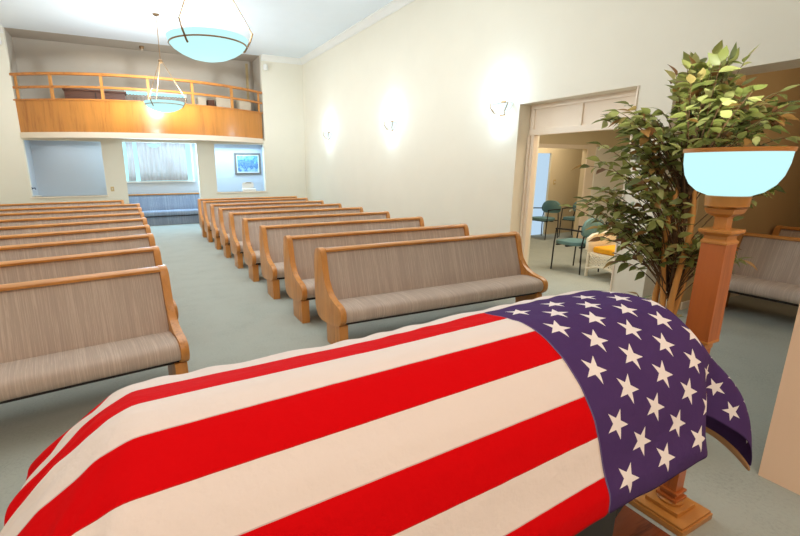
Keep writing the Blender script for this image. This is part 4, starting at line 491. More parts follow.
0,1,0,0,1,-2,2,-9,9,0,0,-4,-1,3,3,-2,-1,2,-1,2,1,-2,1,0,1,-2,0,0,1,0,22,0,1,-1,1,-1,-1,-6,-9,-12,-6,-6,18,17,-8,-8,5,5,6,0,0,1,-1,0,1,-1,0,0,0,0,1,-1,0,0,0,1,-1,1,-1,0,0,0,0,0,1,-1,0,1,-2,2,-1,0,0,1,-1,0,0,0,0,0,1,-1,0,0,0,0,0,0,
0,1,-1,1,-1,0,0,1,0,0,0,-1,1,0,0,0,1,1,-2,3,-4,3,-3,4,0,0,1,-11,10,1,1,-2,-5,-1,6,1,1,1,-1,0,0,0,-1,0,1,0,-1,1,-1,23,-1,0,-1,-5,-9,-10,-9,-7,-1,2,25,10,-11,-4,14,1,1,-2,1,0,-1,1,0,0,0,0,1,-1,1,-1,0,1,-1,1,-1,0,0,0,1,-1,1,-1,1,-1,
0,1,-2,3,-3,2,-1,1,-1,0,1,-1,1,-1,1,-1,0,0,0,1,-1,1,-1,1,-1,0,0,0,1,-1,0,0,0,0,1,-1,0,1,-1,0,0,0,0,0,2,-2,3,2,-4,2,1,-11,11,0,2,0,-3,-6,5,1,-6,-2,11,1,-1,0,0,-5,2,3,-2,1,23,-1,-11,-11,-11,-5,-4,-1,2,10,22,2,-6,4,3,0,1,-2,-1,-1,1,
0,1,-2,0,1,0,1,-1,0,0,1,0,0,-1,1,0,0,0,0,1,-1,1,0,0,0,0,1,-1,1,-1,1,0,0,0,0,0,0,1,-1,0,1,0,0,-1,0,0,0,0,0,1,-1,1,-1,0,0,1,-1,1,-1,0,1,-2,2,1,-1,-1,0,0,0,0,1,3,-1,-3,4,-1,-12,13,-1,3,0,-2,-8,-4,13,-1,-15,-1,3,6,4,4,-5,1,4,-2,0,-12,
-5,-3,-1,0,0,5,16,16,-1,-5,-1,-2,9,0,1,0,-4,0,0,0,2,-1,-1,2,-2,1,-1,0,2,-2,-1,2,0,-1,1,-1,1,-1,0,0,0,0,0,1,-1,0,-1,1,1,-1,0,0,1,-1,1,0,-1,1,0,2,-3,1,1,0,0,0,0,0,0,1,-1,1,1,-1,-1,1,0,0,1,-1,1,1,-3,1,1,1,0,-1,2,-11,13,2,-4,1,1,-1,
-13,14,-3,5,0,0,0,-15,-1,15,0,-4,-7,-3,9,6,-1,-3,1,-20,-1,0,0,1,1,9,16,10,-2,-3,-2,-3,10,0,0,0,-1,-1,0,-1,0,0,4,-3,-1,1,-1,1,-1,-1,2,0,-1,0,1,-1,1,-1,1,-1,1,0,-1,1,-1,1,-1,1,-1,0,1,-1,1,-1,1,-1,0,0,0,1,-3,4,-1,-1,0,0,1,-1,1,-1,0,
0,2,-3,2,0,-1,0,0,0,1,1,-3,4,-4,6,-7,4,0,-4,2,3,5,-1,-1,-1,2,1,-14,14,-3,4,0,-3,3,0,-18,13,6,0,-2,-10,6,0,2,-1,-21,0,0,0,5,12,14,6,-3,-1,-3,-4,11,0,0,1,0,-3,-4,2,0,4,-9,0,7,-5,4,-4,3,0,0,-1,1,0,1,-1,1,0,0,0,0,0,0,0,0,0,0,1,-1,1,
-1,0,0,0,1,-1,1,-1,1,-1,0,1,-2,1,0,1,0,-1,1,-1,1,-1,2,-3,2,-1,0,1,-1,2,-2,2,-4,2,0,1,-1,0,4,-3,0,-1,2,3,3,-10,9,-3,1,4,-14,13,-3,4,0,0,0,0,-17,-6,18,4,1,-6,-6,7,0,-21,1,2,7,11,12,5,-3,0,-4,-5,11,0,1,-2,-2,-5,3,-3,2,3,-3,-2,-1,3,0,
0,-2,-1,3,-2,0,0,0,-1,1,0,0,0,0,1,0,-1,1,0,1,-1,0,1,0,0,0,1,0,-1,1,0,0,0,1,0,0,0,0,0,0,0,1,0,0,0,0,-1,1,0,0,1,-1,1,-2,3,-2,1,-1,1,1,-2,0,0,0,1,0,0,-11,18,0,-9,9,-3,2,0,-11,13,-4,5,-1,-1,1,0,-1,-23,13,10,-1,1,-4,-2,-19,4,7,12,11,2,
-4,0,-2,-5,11,-1,0,-2,2,-10,9,-7,1,2,1,-9,5,4,-8,9,-9,4,0,0,0,0,1,-1,2,-2,0,0,1,1,-2,0,1,-1,0,0,0,0,0,0,0,0,0,0,1,0,-1,1,-1,0,0,-1,1,0,1,-1,0,0,0,0,0,1,0,-1,1,1,-1,1,-1,3,-2,-2,4,1,-3,-2,3,0,1,1,3,-2,-1,-7,1,13,-4,-6,8,-7,11,-4,
-9,13,-3,4,-1,0,1,-3,0,-20,5,-1,16,-5,4,-11,6,13,8,-1,-2,-2,1,-6,10,-1,1,0,1,-19,10,1,-2,3,0,-2,-3,6,-4,-1,1,1,1,-1,0,0,1,-1,0,-1,3,-1,-1,0,-1,2,-1,0,1,-1,0,1,-1,0,0,1,-1,0,0,0,-1,2,-1,1,-1,0,1,0,-1,0,1,1,-2,0,1,-1,0,0,2,-2,0,0,
-1,1,0,-1,1,1,1,-5,7,-8,6,2,1,-12,16,-5,-3,-8,11,8,-7,-5,6,-5,13,-5,-6,12,-1,0,-1,-1,1,1,-2,-18,2,-7,11,0,-3,14,5,-1,-2,-4,5,-6,8,0,0,0,0,-17,4,6,0,-1,3,-2,-3,-1,0,0,1,2,0,-2,2,-2,2,-2,1,-1,1,-1,0,2,-1,0,0,1,-1,1,0,0,0,1,0,-1,0,1,
1,-2,0,1,-2,1,0,0,0,0,0,0,0,0,0,0,0,0,1,-1,0,-1,1,0,0,1,1,-3,1,1,0,-4,4,-1,0,6,-5,-1,0,-2,5,-1,-6,-5,16,4,-7,0,0,3,7,-6,1,5,1,-1,-1,-1,0,1,0,-7,-2,-12,6,13,3,-2,-2,-2,4,-5,5,1,-1,1,2,-25,-1,18,0,-1,2,1,-2,-3,-2,1,0,0,1,1,1,-3,1,0,
0,0,1,-1,0,2,-2,1,-1,0,0,1,-1,1,-1,1,-1,-1,1,0,1,-2,2,0,-1,1,0,-1,1,0,0,0,0,1,-2,-1,3,-1,0,0,1,0,1,-1,-1,1,0,-1,1,0,3,-4,0,2,-2,1,-1,1,-1,2,0,2,-1,1,-9,2,13,1,-10,9,-5,-9,14,-12,-8,21,1,0,-4,4,2,0,0,-9,-1,-6,17,-3,-1,-3,2,-2,4,1,
-1,1,2,-28,2,16,0,1,0,5,-2,-3,-2,-1,-6,6,1,1,1,-3,3,-2,0,1,-1,1,0,1,-3,2,1,-1,-1,0,0,0,0,1,-2,1,1,0,-1,-2,2,0,1,0,-1,0,2,-2,1,-1,0,0,-1,2,0,-1,0,0,0,-1,0,-1,1,0,0,-1,2,-1,4,-5,1,3,-3,1,1,0,3,-3,-1,3,1,0,-8,2,0,1,13,0,-23,15,-3,-6,
-8,2,-4,26,2,1,-8,-3,4,5,3,-2,-6,12,-1,1,1,-2,4,0,-1,1,2,-28,-1,14,7,1,-1,-5,7,-3,-3,-6,10,-9,0,6,1,1,0,0,0,-1,1,-1,0,0,-1,3,-2,-1,2,0,0,0,0,-1,1,0,-1,0,0,1,0,-1,0,0,0,1,-1,-1,1,0,0,1,-1,0,0,-1,0,1,-1,0,0,0,0,0,0,-1,1,-2,3,-4,4,
-2,-1,3,-1,2,2,-4,0,1,3,1,1,-7,-1,-13,7,-8,25,-7,-17,22,-15,13,-3,-17,1,25,2,2,-2,-9,-5,6,5,5,11,0,0,0,5,-1,-2,2,2,-29,-3,11,14,0,-1,-1,1,-1,-1,-2,-3,-3,4,5,2,-5,3,1,-1,1,0,0,1,-3,2,0,-2,2,-2,1,1,-1,-1,1,0,-1,1,1,-1,0,0,0,0,0,-1,
1,-1,1,0,0,-1,1,-2,2,-2,2,-1,1,-1,1,-1,0,0,0,0,0,0,0,0,-2,3,-4,1,1,1,-2,4,0,-2,-2,2,3,0,1,-2,8,-16,-15,9,6,14,-24,-1,23,-7,-9,-1,1,2,18,0,0,0,2,-11,3,-2,11,3,-3,6,-2,-1,2,1,-29,-3,6,17,1,-3,3,-3,-1,4,-2,-3,-1,0,1,-4,3,2,2,3,-1,0,
1,-1,0,3,-3,0,1,-2,2,-1,1,-1,1,-1,0,1,-2,0,1,-1,1,0,0,-1,0,0,1,0,-1,1,0,-2,2,0,1,-2,1,0,-1,-1,3,-1,-1,1,0,-1,1,-1,-1,1,0,-1,1,0,-3,2,2,0,-2,-1,2,2,0,3,-3,-10,16,-19,-2,3,10,1,-16,3,8,-1,-4,-11,2,14,13,0,0,-1,5,-11,-5,13,-2,6,-2,
-1,1,1,-28,-2,1,18,5,-1,-1,-5,-1,4,2,-1,-3,-1,0,1,0,-2,2,2,-1,1,0,0,1,0,0,0,1,-1,1,0,0,-1,2,0,-1,1,-1,2,0,-1,1,-1,1,-1,1,0,-1,1,-1,1,-1,0,2,-1,-1,1,0,0,-1,1,1,-2,0,2,-2,2,-1,1,-1,0,-1,-3,3,0,0,0,-1,3,-3,-3,-1,4,1,0,3,0,-2,-2,-3,
-9,0,9,5,-8,-11,12,1,-3,-7,-5,0,21,7,0,1,-4,4,2,14,3,-2,-2,3,0,-27,-4,-1,16,9,1,-5,4,4,-4,0,-2,-1,-3,1,-1,1,-1,0,0,-1,-3,0,0,1,-1,1,1,-1,-1,1,1,0,-1,0,1,-1,2,0,0,1,-1,2,-1,0,0,2,-1,0,2,-2,1,0,1,0,0,0,1,-1,0,2,-1,1,0,0,2,-1,1,-2,2,
-1,2,0,0,1,-1,0,1,1,0,-11,5,-3,2,3,-1,1,3,-1,2,-5,0,-12,0,-4,24,-5,-12,-4,16,-5,-11,-1,-5,1,25,2,-2,3,-2,0,17,-2,-1,2,-1,-25,-6,-1,11,13,1,1,3,-2,-2,0,0,-1,-2,-1,-1,1,0,1,-3,2,-2,-1,-3,2,-1,2,-2,0,2,-1,0,0,0,1,0,-2,3,-2,1,-1,0,0,
-1,3,-2,0,-1,1,0,-1,0,0,0,2,-2,2,-1,1,0,3,-4,1,-1,1,0,0,0,0,2,0,0,-1,2,1,0,2,-1,-2,-1,0,2,0,5,-3,1,2,-1,3,0,-3,-1,1,-8,-9,13,2,4,-4,-13,11,4,-9,-11,1,-1,3,27,-1,-2,-1,0,14,0,2,-3,-22,-7,-1,7,20,3,-3,-1,-1,2,-4,2,-1,-1,0,-4,2,-1,1,
-2,1,0,-1,-2,4,-4,1,-2,1,-1,0,2,-1,0,0,1,-1,1,-3,2,-1,1,-1,1,0,-2,3,0,-2,2,-1,-1,3,-1,1,-4,3,-3,2,1,-1,-3,3,0,2,-2,0,0,1,1,-2,0,1,1,-1,-2,0,0,-1,1,1,0,10,-7,4,8,-6,-6,4,-5,9,-16,10,-2,0,-9,-1,9,14,-4,-6,-2,0,1,-10,-5,-1,1,5,20,-1,
4,-2,15,1,-6,-14,-11,-2,2,27,2,-1,-4,0,1,0,-1,3,1,-15,7,0,-1,-1,1,0,-1,0,-1,-1,-2,0,1,0,1,0,-1,0,2,-3,1,-1,1,0,1,-1,0,2,-2,0,0,0,-1,0,3,-3,1,1,-4,3,-1,3,-3,2,-1,-3,2,-1,2,0,0,1,0,0,-1,-1,1,1,-2,0,0,1,1,-2,2,-1,0,8,-7,-5,-1,12,10,
-11,-1,14,-8,0,-7,-2,1,-6,2,-6,15,7,-8,-3,2,2,-9,-8,-2,0,3,2,23,-2,3,17,-13,-4,-16,0,1,17,2,1,5,1,-3,1,1,1,1,-4,4,-13,8,-3,0,0,-1,1,-1,-1,-1,-2,3,-3,1,0,0,0,-1,0,1,-1,0,1,-2,0,3,-2,-2,4,-1,0,1,0,-1,-1,1,0,1,1,-2,1,-4,5,-2,0,1,0,1,
-3,1,0,0,-1,1,1,0,0,-1,1,1,0,0,-1,1,0,2,1,-5,0,5,1,-8,3,6,-8,14,0,0,-10,1,-1,6,-16,10,-8,18,-1,-9,0,-1,5,-14,-3,0,-1,10,4,3,6,5,2,-23,1,0,8,14,1,3,-1,1,0,-1,-1,2,-3,1,-3,-2,0,1,-2,2,-2,0,0,-1,0,-1,-2,2,1,-3,0,3,0,-3,2,0,1,-2,2,-1,
-2,1,2,-3,1,1,-2,0,2,-2,1,0,-1,0,2,-2,3,-4,3,-2,3,0,-1,2,-2,-1,0,3,-2,-1,1,1,0,0,0,0,1,1,2,1,0,1,0,-1,-1,2,2,2,2,0,-1,0,0,-9,-1,1,-11,0,-1,12,2,8,-13,2,3,-4,-4,-8,-1,1,1,6,15,-2,494,25,24,23,22,19,17,16,13,13,11,11,10,10,10,9,8,9,
-4,-9,-14,-14,-13,-9,-2,1,-1,-1,-1,0,-1,-1,-1,-1,0,-1,-1,-1,0,-1,-1,-1,0,-1,-1,-1,0,-1,-1,-3,-2,-3,-2,-3,-3,-2,-3,-2,-3,-3,-2,-1,-1,-1,0,-1,-1,-1,0,-1,-1,-1,0,-1,-1,0,-1,-1,-1,0,-1,-1,0,-1,0,-1,0,-1,0,0,0,0,0,0,1,0,2,2,2,-6,-17,
-17,-18,-16,-15,-12,-11,-11,-10,-8,-8,-8,-9,-12,-15,-16,-16,15,-2,0,0,0,2,1,0,1,-1,0,-1,0,0,0,0,0,-3,2,1,3,1,2,2,-1,-1,1,0,0,-1,0,1,0,0,-1,1,0,0,0,0,0,0,-1,1,0,0,-1,0,1,0,0,0,0,0,1,-1,1,-1,1,1,-1,0,1,0,-1,0,1,0,-1,0,1,0,-1,0,1,-1,
0,1,0,-1,0,1,-1,1,-1,0,0,1,0,-1,0,0,0,1,-1,0,0,0,-1,-5,0,0,1,0,3,0,0,1,0,0,0,0,-1,-2,-1,1,0,14,0,-1,1,0,0,1,1,0,1,-1,0,0,0,-1,0,0,0,1,1,1,1,1,1,0,0,0,1,0,0,0,-1,0,1,0,-1,0,0,0,1,-1,1,0,-1,0,1,0,0,-1,1,0,0,0,1,-1,1,0,0,0,0,1,0,-1,
0,0,1,-1,0,0,1,-1,0,1,0,-1,0,1,-1,0,1,0,-1,0,0,0,1,-1,0,0,1,-1,0,0,0,1,0,-2,0,0,-6,1,0,0,4,-2,2,1,0,0,0,0,0,-2,-3,0,0,2,13,0,1,-1,0,1,1,1,1,-1,1,0,-1,-1,0,0,1,-1,0,1,1,2,1,0,1,0,0,-1,-1,1,0,1,0,-1,0,1,0,1,-1,-1,2,-1,0,0,1,-1,0,0,
1,0,-1,1,0,0,1,0,0,0,0,0,0,0,0,1,0,-1,0,1,0,-1,0,1,-1,0,0,1,-1,0,1,-1,0,1,0,-1,1,-1,1,-1,0,0,0,1,0,-1,0,0,1,-3,-3,1,-2,0,2,0,3,0,-1,0,1,0,0,-2,-3,0,1,1,0,11,0,0,1,1,0,0,1,2,1,0,-1,0,0,0,0,-1,0,1,1,1,2,1,0,0,0,-1,0,1,-2,0,0,0,1,0,
-1,0,0,0,0,0,0,0,0,1,-1,1,0,-1,0,2,0,0,-1,1,0,0,1,0,0,0,0,1,-1,0,1,0,-1,1,0,0,0,0,0,0,0,0,0,0,0,1,-1,0,1,-1,0,0,0,1,-1,1,-1,0,0,0,1,-1,0,-5,-1,1,0,2,0,1,0,1,0,0,1,-1,-3,-1,-1,3,-1,-1,9,1,0,0,1,0,1,1,1,2,1,1,-1,-1,-1,0,0,1,0,1,1,1,
1,1,1,-1,0,-1,-1,1,0,0,0,-1,1,0,0,-1,1,0,-1,1,0,1,-2,1,-1,1,0,0,-1,1,0,1,-1,1,0,0,0,0,0,1,-1,0,0,0,0,0,0,0,0,-1,1,1,-1,0,0,1,-1,0,0,0,0,0,0,0,1,0,0,-1,2,-3,3,-1,1,0,-1,1,-5,-1,0,3,1,1,0,0,-1,1,1,-1,-1,-4,-1,2,-7,8,0,8,0,0,0,0,2,1,
1,1,2,1,0,1,-1,0,-1,0,0,1,0,2,0,2,1,0,-1,0,0,1,0,0,-1,0,1,-1,0,1,0,-1,0,1,-1,1,-1,0,0,0,0,0,1,0,-1,1,0,0,-1,1,0,0,1,0,-1,1,0,0,0,0,0,0,0,0,0,0,-1,1,-1,1,-1,0,0,0,0,0,-1,1,1,-1,2,-1,0,-3,2,2,-2,1,1,0,-3,-3,0,1,2,1,0,1,-1,1,0,0,-1,
-4,0,-1,-1,5,-12,11,5,0,1,0,1,0,1,1,1,2,2,3,0,0,-1,-1,1,0,-1,2,0,2,1,1,-1,1,-1,0,0,1,0,0,0,0,0,0,-1,1,0,0,0,1,-2,0,1,0,0,-1,1,-1,1,1,-1,0,0,1,-1,1,0,0,1,-1,0,0,0,0,0,0,-1,1,1,-1,-1,1,0,1,-2,1,0,1,-2,1,0,0,0,-1,2,0,-1,1,0,-1,-1,2,
-1,1,0,-4,-2,1,3,0,0,0,0,1,0,0,0,-2,-3,0,1,0,-3,1,1,5,0,-1,0,-1,1,0,2,2,1,3,2,2,0,0,0,-1,0,1,0,1,2,0,1,0,0,1,0,1,-2,1,0,0,0,0,0,0,0,0,0,0,-1,1,0,0,0,0,0,0,0,0,-1,1,1,0,0,0,0,0,0,-1,2,-1,1,0,-1,0,1,0,-1,0,0,1,-1,0,0,1,-1,0,-1,2,-1,
0,1,0,-1,-1,0,2,0,0,-1,-6,7,0,0,0,-6,-1,3,1,1,0,1,0,-1,1,0,-1,-4,1,0,-1,-3,-6,16,-19,3,0,-1,0,0,-1,1,0,1,2,3,2,3,3,0,0,-1,0,1,0,2,0,2,0,0,0,0,1,-1,1,-1,1,0,0,0,0,0,0,0,0,-1,1,0,0,0,0,0,0,0,1,-1,1,0,-1,1,0,0,0,1,-1,2,-1,0,-1,0,1,0,
-1,0,1,-1,1,0,0,0,-1,0,1,0,0,0,0,0,0,-1,1,-1,-1,1,1,0,0,-1,0,1,0,-3,-4,2,2,1,-1,2,0,-1,1,0,0,-3,-2,0,-4,-5,-3,17,-21,-3,3,-1,0,-1,0,-1,0,0,0,2,1,3,4,4,2,0,0,0,-1,2,0,2,0,1,0,0,0,0,1,-1,1,-1,1,-2,1,0,1,-1,0,0,1,-1,0,1,-1,0,1,0,-1,
0,1,0,0,1,-1,0,1,0,0,1,-1,0,0,1,0,-1,0,1,0,-1,1,0,-1,0,1,0,0,0,0,0,0,0,0,0,0,0,0,-1,0,-1,1,1,-1,0,0,-1,-4,1,2,0,0,2,0,0,-2,2,0,-2,-4,1,-6,-3,0,10,-18,-2,0,1,0,0,0,-1,0,-1,-1,0,0,1,2,3,4,5,2,0,0,1,0,1,1,1,0,0,1,0,0,0,1,-1,0,-1,2,
-1,1,-1,0,0,1,-1,0,0,0,1,-1,0,0,0,0,1,-1,0,0,1,0,0,1,0,0,0,0,1,-2,1,0,0,0,0,0,-1,1,0,1,-1,0,0,0,0,0,-1,1,0,0,0,1,-2,1,0,-1,0,1,0,1,-1,-2,-3,-3,6,1,0,-3,2,0,1,1,-1,-6,1,-7,-1,0,-2,-4,-1,3,1,1,0,-1,0,-1,0,0,-1,0,-1,0,0,2,3,5,5,3,0,
0,1,1,1,0,0,2,-1,1,0,0,0,0,0,1,-1,0,-1,1,0,0,0,0,0,1,-1,-1,2,-1,0,1,0,-1,1,0,0,1,0,0,-1,0,1,0,0,-1,2,-1,0,0,0,0,0,0,0,0,0,0,0,0,-1,1,0,0,0,0,0,1,-1,1,-1,-1,1,0,0,0,-1,1,-3,-10,9,3,-6,4,1,0,-2,2,0,-6,3,-8,-1,-1,0,1,-6,1,1,-1,1,-1,
0,0,0,-1,0,0,-1,0,-1,0,0,1,2,5,5,4,2,0,1,0,1,1,0,0,0,0,-1,1,0,0,0,0,0,1,-1,0,1,-1,1,0,-1,1,0,-1,1,0,0,0,1,0,0,0,0,0,0,1,0,-1,0,1,0,-1,1,0,0,-1,1,0,0,0,0,-1,1,0,0,0,0,0,0,0,0,-1,0,0,1,0,0,0,0,0,0,0,-1,-15,7,9,-6,1,-3,8,-7,3,1,-1,0,
-10,-1,0,-1,0,1,-1,0,-3,1,-1,1,1,-1,0,0,-1,0,1,-1,0,0,-1,0,1,2,5,5,5,2,0,0,1,0,0,0,-1,0,1,0,0,1,-1,0,0,0,0,1,-1,0,0,0,1,-1,0,1,0,-1,0,0,0,0,0,1,-1,0,1,-1,1,0,0,0,0,1,-1,0,1,0,-1,1,0,0,0,0,0,0,0,1,-1,1,0,-1,1,0,-1,1,0,0,-3,3,-1,-3,
3,1,-7,-3,11,-4,-4,2,2,-2,-1,3,-1,-9,-1,-1,-1,0,1,0,-1,1,-1,0,1,2,1,-1,0,0,0,0,0,-1,0,0,0,0,0,0,0,2,5,8,3,1,0,-1,0,-1,1,0,1,0,-1,1,-2,1,0,1,-1,0,0,0,1,-1,0,0,0,0,0,-1,2,-1,0,0,0,0,0,0,1,-1,0,0,0,1,-1,0,0,1,-1,0,0,1,-1,0,0,0,0,1,
-1,1,-1,0,0,0,0,0,0,1,-1,1,-2,2,-1,1,-1,3,-2,-7,1,2,0,1,1,2,-14,15,-5,-13,1,1,0,2,0,-1,1,0,-1,1,0,-1,6,0,0,0,0,0,0,0,0,0,0,0,0,-1,0,0,-1,4,6,4,0,-1,0,0,1,-1,1,0,0,0,-1,2,-1,1,-1,1,0,0,0,0,0,1,0,-1,1,-1,0,0,0,1,-1,0,1,-1,1,-1,0,1,
-1,0,0,0,1,-1,0,1,-1,0,0,0,1,-1,0,1,-2,3,-2,0,1,-1,0,1,-1,0,1,-1,0,1,-1,1,0,-1,4,-7,-7,9,-8,5,-1,6,-17,21,-12,-12,5,0,1,1,-1,-1,1,-1,2,0,0,0,-1,12,-1,0,0,0,0,0,-1,0,0,0,-1,0,1,-1,0,0,0,5,2,1,0,0,-1,0,0,0,0,1,-1,0,0,0,0,0,0,0,0,0,
0,0,0,-1,2,-1,1,0,0,1,-1,0,1,-1,1,-1,1,0,0,0,1,-1,1,-1,0,0,0,1,0,0,0,0,0,1,-1,0,-1,1,1,-1,0,1,-1,0,1,-1,0,0,1,-1,0,0,1,-2,-4,0,4,-3,0,3,-18,23,-12,-12,7,1,2,-3,-1,0,1,1,1,-2,0,-1,0,0,17,-1,0,0,-1,0,-1,1,0,-1,0,0,0,-1,0,0,0,0,2,1,
-1,0,0,1,0,0,0,-1,-1,1,1,0,0,-1,1,-1,1,-1,1,-1,1,-1,1,-1,1,-1,1,-1,0,0,1,0,0,0,0,-1,1,-1,1,-1,1,-1,1,0,0,0,0,0,0,0,0,0,0,0,1,-1,1,0,0,0,0,0,0,0,-1,3,-3,0,4,-5,3,2,-3,-10,10,-7,10,-8,-13,23,-10,-13,7,3,-1,-1,-2,1,0,1,0,-1,0,-1,1,
-1,1,19,-1,0,0,1,-1,1,0,0,0,-1,0,-1,-1,1,0,-1,0,-2,0,1,0,0,0,-1,1,0,1,0,0,0,-1,1,0,0,0,0,0,0,0,0,0,0,0,0,0,0,0,0,0,1,-2,2,-2,1,0,0,0,0,0,0,0,0,0,0,0,0,0,0,0,0,0,-1,1,-1,1,-1,0,0,1,0,0,0,0,0,0,0,0,0,0,-1,5,-9,0,-2,8,-2,-16,20,-6,
-14,7,5,-3,2,-8,0,4,0,1,-1,0,-1,1,-1,1,0,13,2,0,1,1,2,1,0,0,1,0,0,-1,1,-2,-1,0,-1,-2,-2,0,0,0,0,0,0,0,0,-1,1,0,0,0,1,0,0,0,0,0,1,-1,1,-1,2,-1,0,0,0,0,1,-2,2,-1,1,0,0,0,0,0,0,-1,1,-1,1,0,0,-1,1,-1,1,-1,1,0,0,0,0,0,0,0,0,-1,2,-1,0,
0,-1,1,0,-1,1,0,-3,-2,1,3,4,-20,16,-1,-16,8,4,-6,-1,-3,8,-3,-2,5,-2,0,-1,1,-1,1,-1,0,12,0,1,0,1,1,1,1,2,1,1,1,0,0,-1,0,-1,-3,-4,-1,0,0,0,0,0,0,0,-1,1,0,0,0,0,-1,0,1,-1,1,-1,0,1,-1,1,-1,0,1,-1,1,0,-1,1,0,-1,1,-1,1,0,0,0,1,0,0,1,-1,
0,0,1,0,1,-1,0,0,1,-1,1,0,0,0,1,-1,1,-2,2,-1,1,-1,1,0,-2,2,-2,-3,-1,4,6,-20,13,4,-18,9,1,-3,0,0,4,-1,1,1,-5,0,-1,0,0,1,-1,1,-1,8,0,1,0,0,1,0,1,1,1,2,1,2,1,2,-1,-2,-2,-3,-2,0,0,0,0,1,-1,0,1,0,0,-1,1,0,0,0,-1,1,0,0,0,-1,1,0,-1,1,-1,
1,0,-1,1,0,-1,1,-1,1,0,-1,1,0,-1,1,0,-1,1,-1,1,0,-1,0,1,1,-1,-1,1,0,-1,1,-1,0,1,-1,1,0,0,0,1,-1,0,1,-1,0,-2,0,9,-19,11,7,-20,9,0,-1,-1,2,4,-2,-5,2,-1,0,-1,1,1,0,-1,1,0,0,4,0,1,1,-1,0,0,1,-1,1,1,0,2,1,2,1,1,-1,-3,0,-1,1,-1,0,0,1,0,
1,-1,1,0,0,0,0,0,1,0,-1,1,-1,1,0,-1,1,0,0,0,-1,1,0,-1,1,-1,1,0,-1,1,0,-1,1,1,-2,1,0,0,0,-1,1,0,-1,0,0,1,0,-1,1,-1,1,0,-1,2,-1,-1,1,-1,0,1,0,0,0,-1,-2,9,-17,10,6,-19,9,1,-2,1,4,0,-4,-8,-1,-2,0,2,3,4,0,1,0,0,-1,1,-2,2,0,1,1,-1,0,0,
0,0,-1,1,0,1,1,2,3,1,-1,-2,1,-1,1,0,0,0,0,-1,1,-1,0,0,0,1,0,-1,0,1,0,1,-1,0,1,0,0,0,1,0,0,0,0,0,1,0,-1,1,0,0,1,0,-2,2,0,0,1,-1,1,-1,0,1,-1,1,0,-1,1,0,0,0,0,0,-1,0,1,0,0,0,-1,1,0,0,0,4,-13,7,6,-17,9,-1,-1,6,-1,-4,-2,-6,4,1,2,4,0,0,
-5,0,0,0,-1,0,-1,-1,1,-1,0,1,0,0,-1,1,-1,0,1,0,1,0,0,1,2,1,1,-1,1,0,0,0,0,0,0,0,0,0,0,0,0,-1,1,0,0,0,0,0,0,0,0,1,0,-2,1,0,0,2,-1,-1,0,1,-1,0,0,0,0,1,-1,0,0,0,1,-1,1,0,0,1,0,-1,3,-2,0,1,-1,0,1,0,0,0,0,1,-1,1,0,0,0,1,-7,5,6,-15,7,
-1,1,5,-10,-3,-1,-1,5,7,0,0,-3,-4,0,1,0,-2,0,0,1,0,1,-1,0,0,0,-1,0,1,-1,1,0,0,1,0,-1,0,0,1,1,1,0,0,0,0,1,0,0,1,0,0,1,-1,0,0,1,0,0,-1,0,0,1,0,-1,0,-1,1,1,-1,0,0,-1,1,0,0,0,1,0,0,-1,0,0,1,-1,0,0,0,1,0,-1,0,0,0,1,-2,2,-1,0,1,0,0,-1,
1,0,0,0,0,0,0,0,1,-1,0,5,-12,5,0,5,1,-7,4,1,-2,-1,4,-6,2,-3,-2,2,-3,-1,-1,3,1,0,0,0,-1,0,1,0,0,1,0,-1,1,-1,1,0,0,-1,1,0,-1,1,0,-1,1,0,0,0,0,0,0,-1,0,0,0,1,0,0,0,0,0,1,0,0,0,0,1,0,0,0,-1,1,0,0,0,0,1,0,0,0,-1,0,1,0,1,-1,1,-1,0,0,0,
0,1,-1,0,0,0,0,0,1,0,-1,0,0,1,0,0,0,-1,2,-1,0,0,0,0,4,-10,5,0,5,-6,-6,-1,0,1,6,1,-6,-1,-1,-2,0,8,0,0,3,-3,-1,0,1,4,0,0,-1,0,-1,1,1,0,0,0,0,0,0,-2,0,0,1,0,1,0,0,0,0,0,-1,0,1,0,0,0,0,0,0,0,0,-1,1,-1,0,0,0,0,0,0,1,2,-2,-1,0,0,0,0,0,
-1,0,0,1,0,0,0,-2,1,0,1,0,0,0,0,0,1,0,1,0,0,0,0,0,1,0,0,0,0,0,0,1,-1,1,0,0,1,0,-5,5,0,3,-8,-2,5,5,-4,-3,-6,0,0,0,0,12,0,-7,0,1,3,0,1,4,3,3,-1,0,1,0,0,0,-1,1,-1,-1,0,1,0,-4,-1,1,0,2,6,-4,1,-1,0,0,1,0,-1,0,0,0,0,0,0,0,0,3,-3,0,0,0,
0,0,2,-2,0,-4,4,0,0,-1,0,0,0,3,-3,0,0,0,0,-1,1,0,0,0,-1,0,1,0,0,0,0,-1,0,0,0,0,0,0,0,0,1,0,0,0,0,0,0,0,0,-1,1,0,1,3,-1,3,3,0,-3,4,1,2,0,0,1,0,-7,2,-1,2,-1,-3,2,-1,9,1,-4,-4,0,0,-1,0,0,1,0,0,2,0,-1,0,6,-1,0,-4,-2,1,3,-2,1,1,-1,0,0,
0,1,0,0,0,0,0,-1,0,-2,2,1,-1,0,1,-1,-2,2,-1,3,-3,1,-1,1,-1,0,0,-2,2,0,0,-1,0,1,-1,0,0,0,0,0,-1,0,1,0,0,0,0,0,0,0,0,0,0,0,-1,1,0,0,0,0,0,0,0,0,-1,2,1,-8,-1,-1,0,5,-5,-2,0,-1,0,0,0,0,1,3,1,1,5,9,-1,1,-12,-2,0,-4,0,-1,0,1,-1,0,0,1,0,
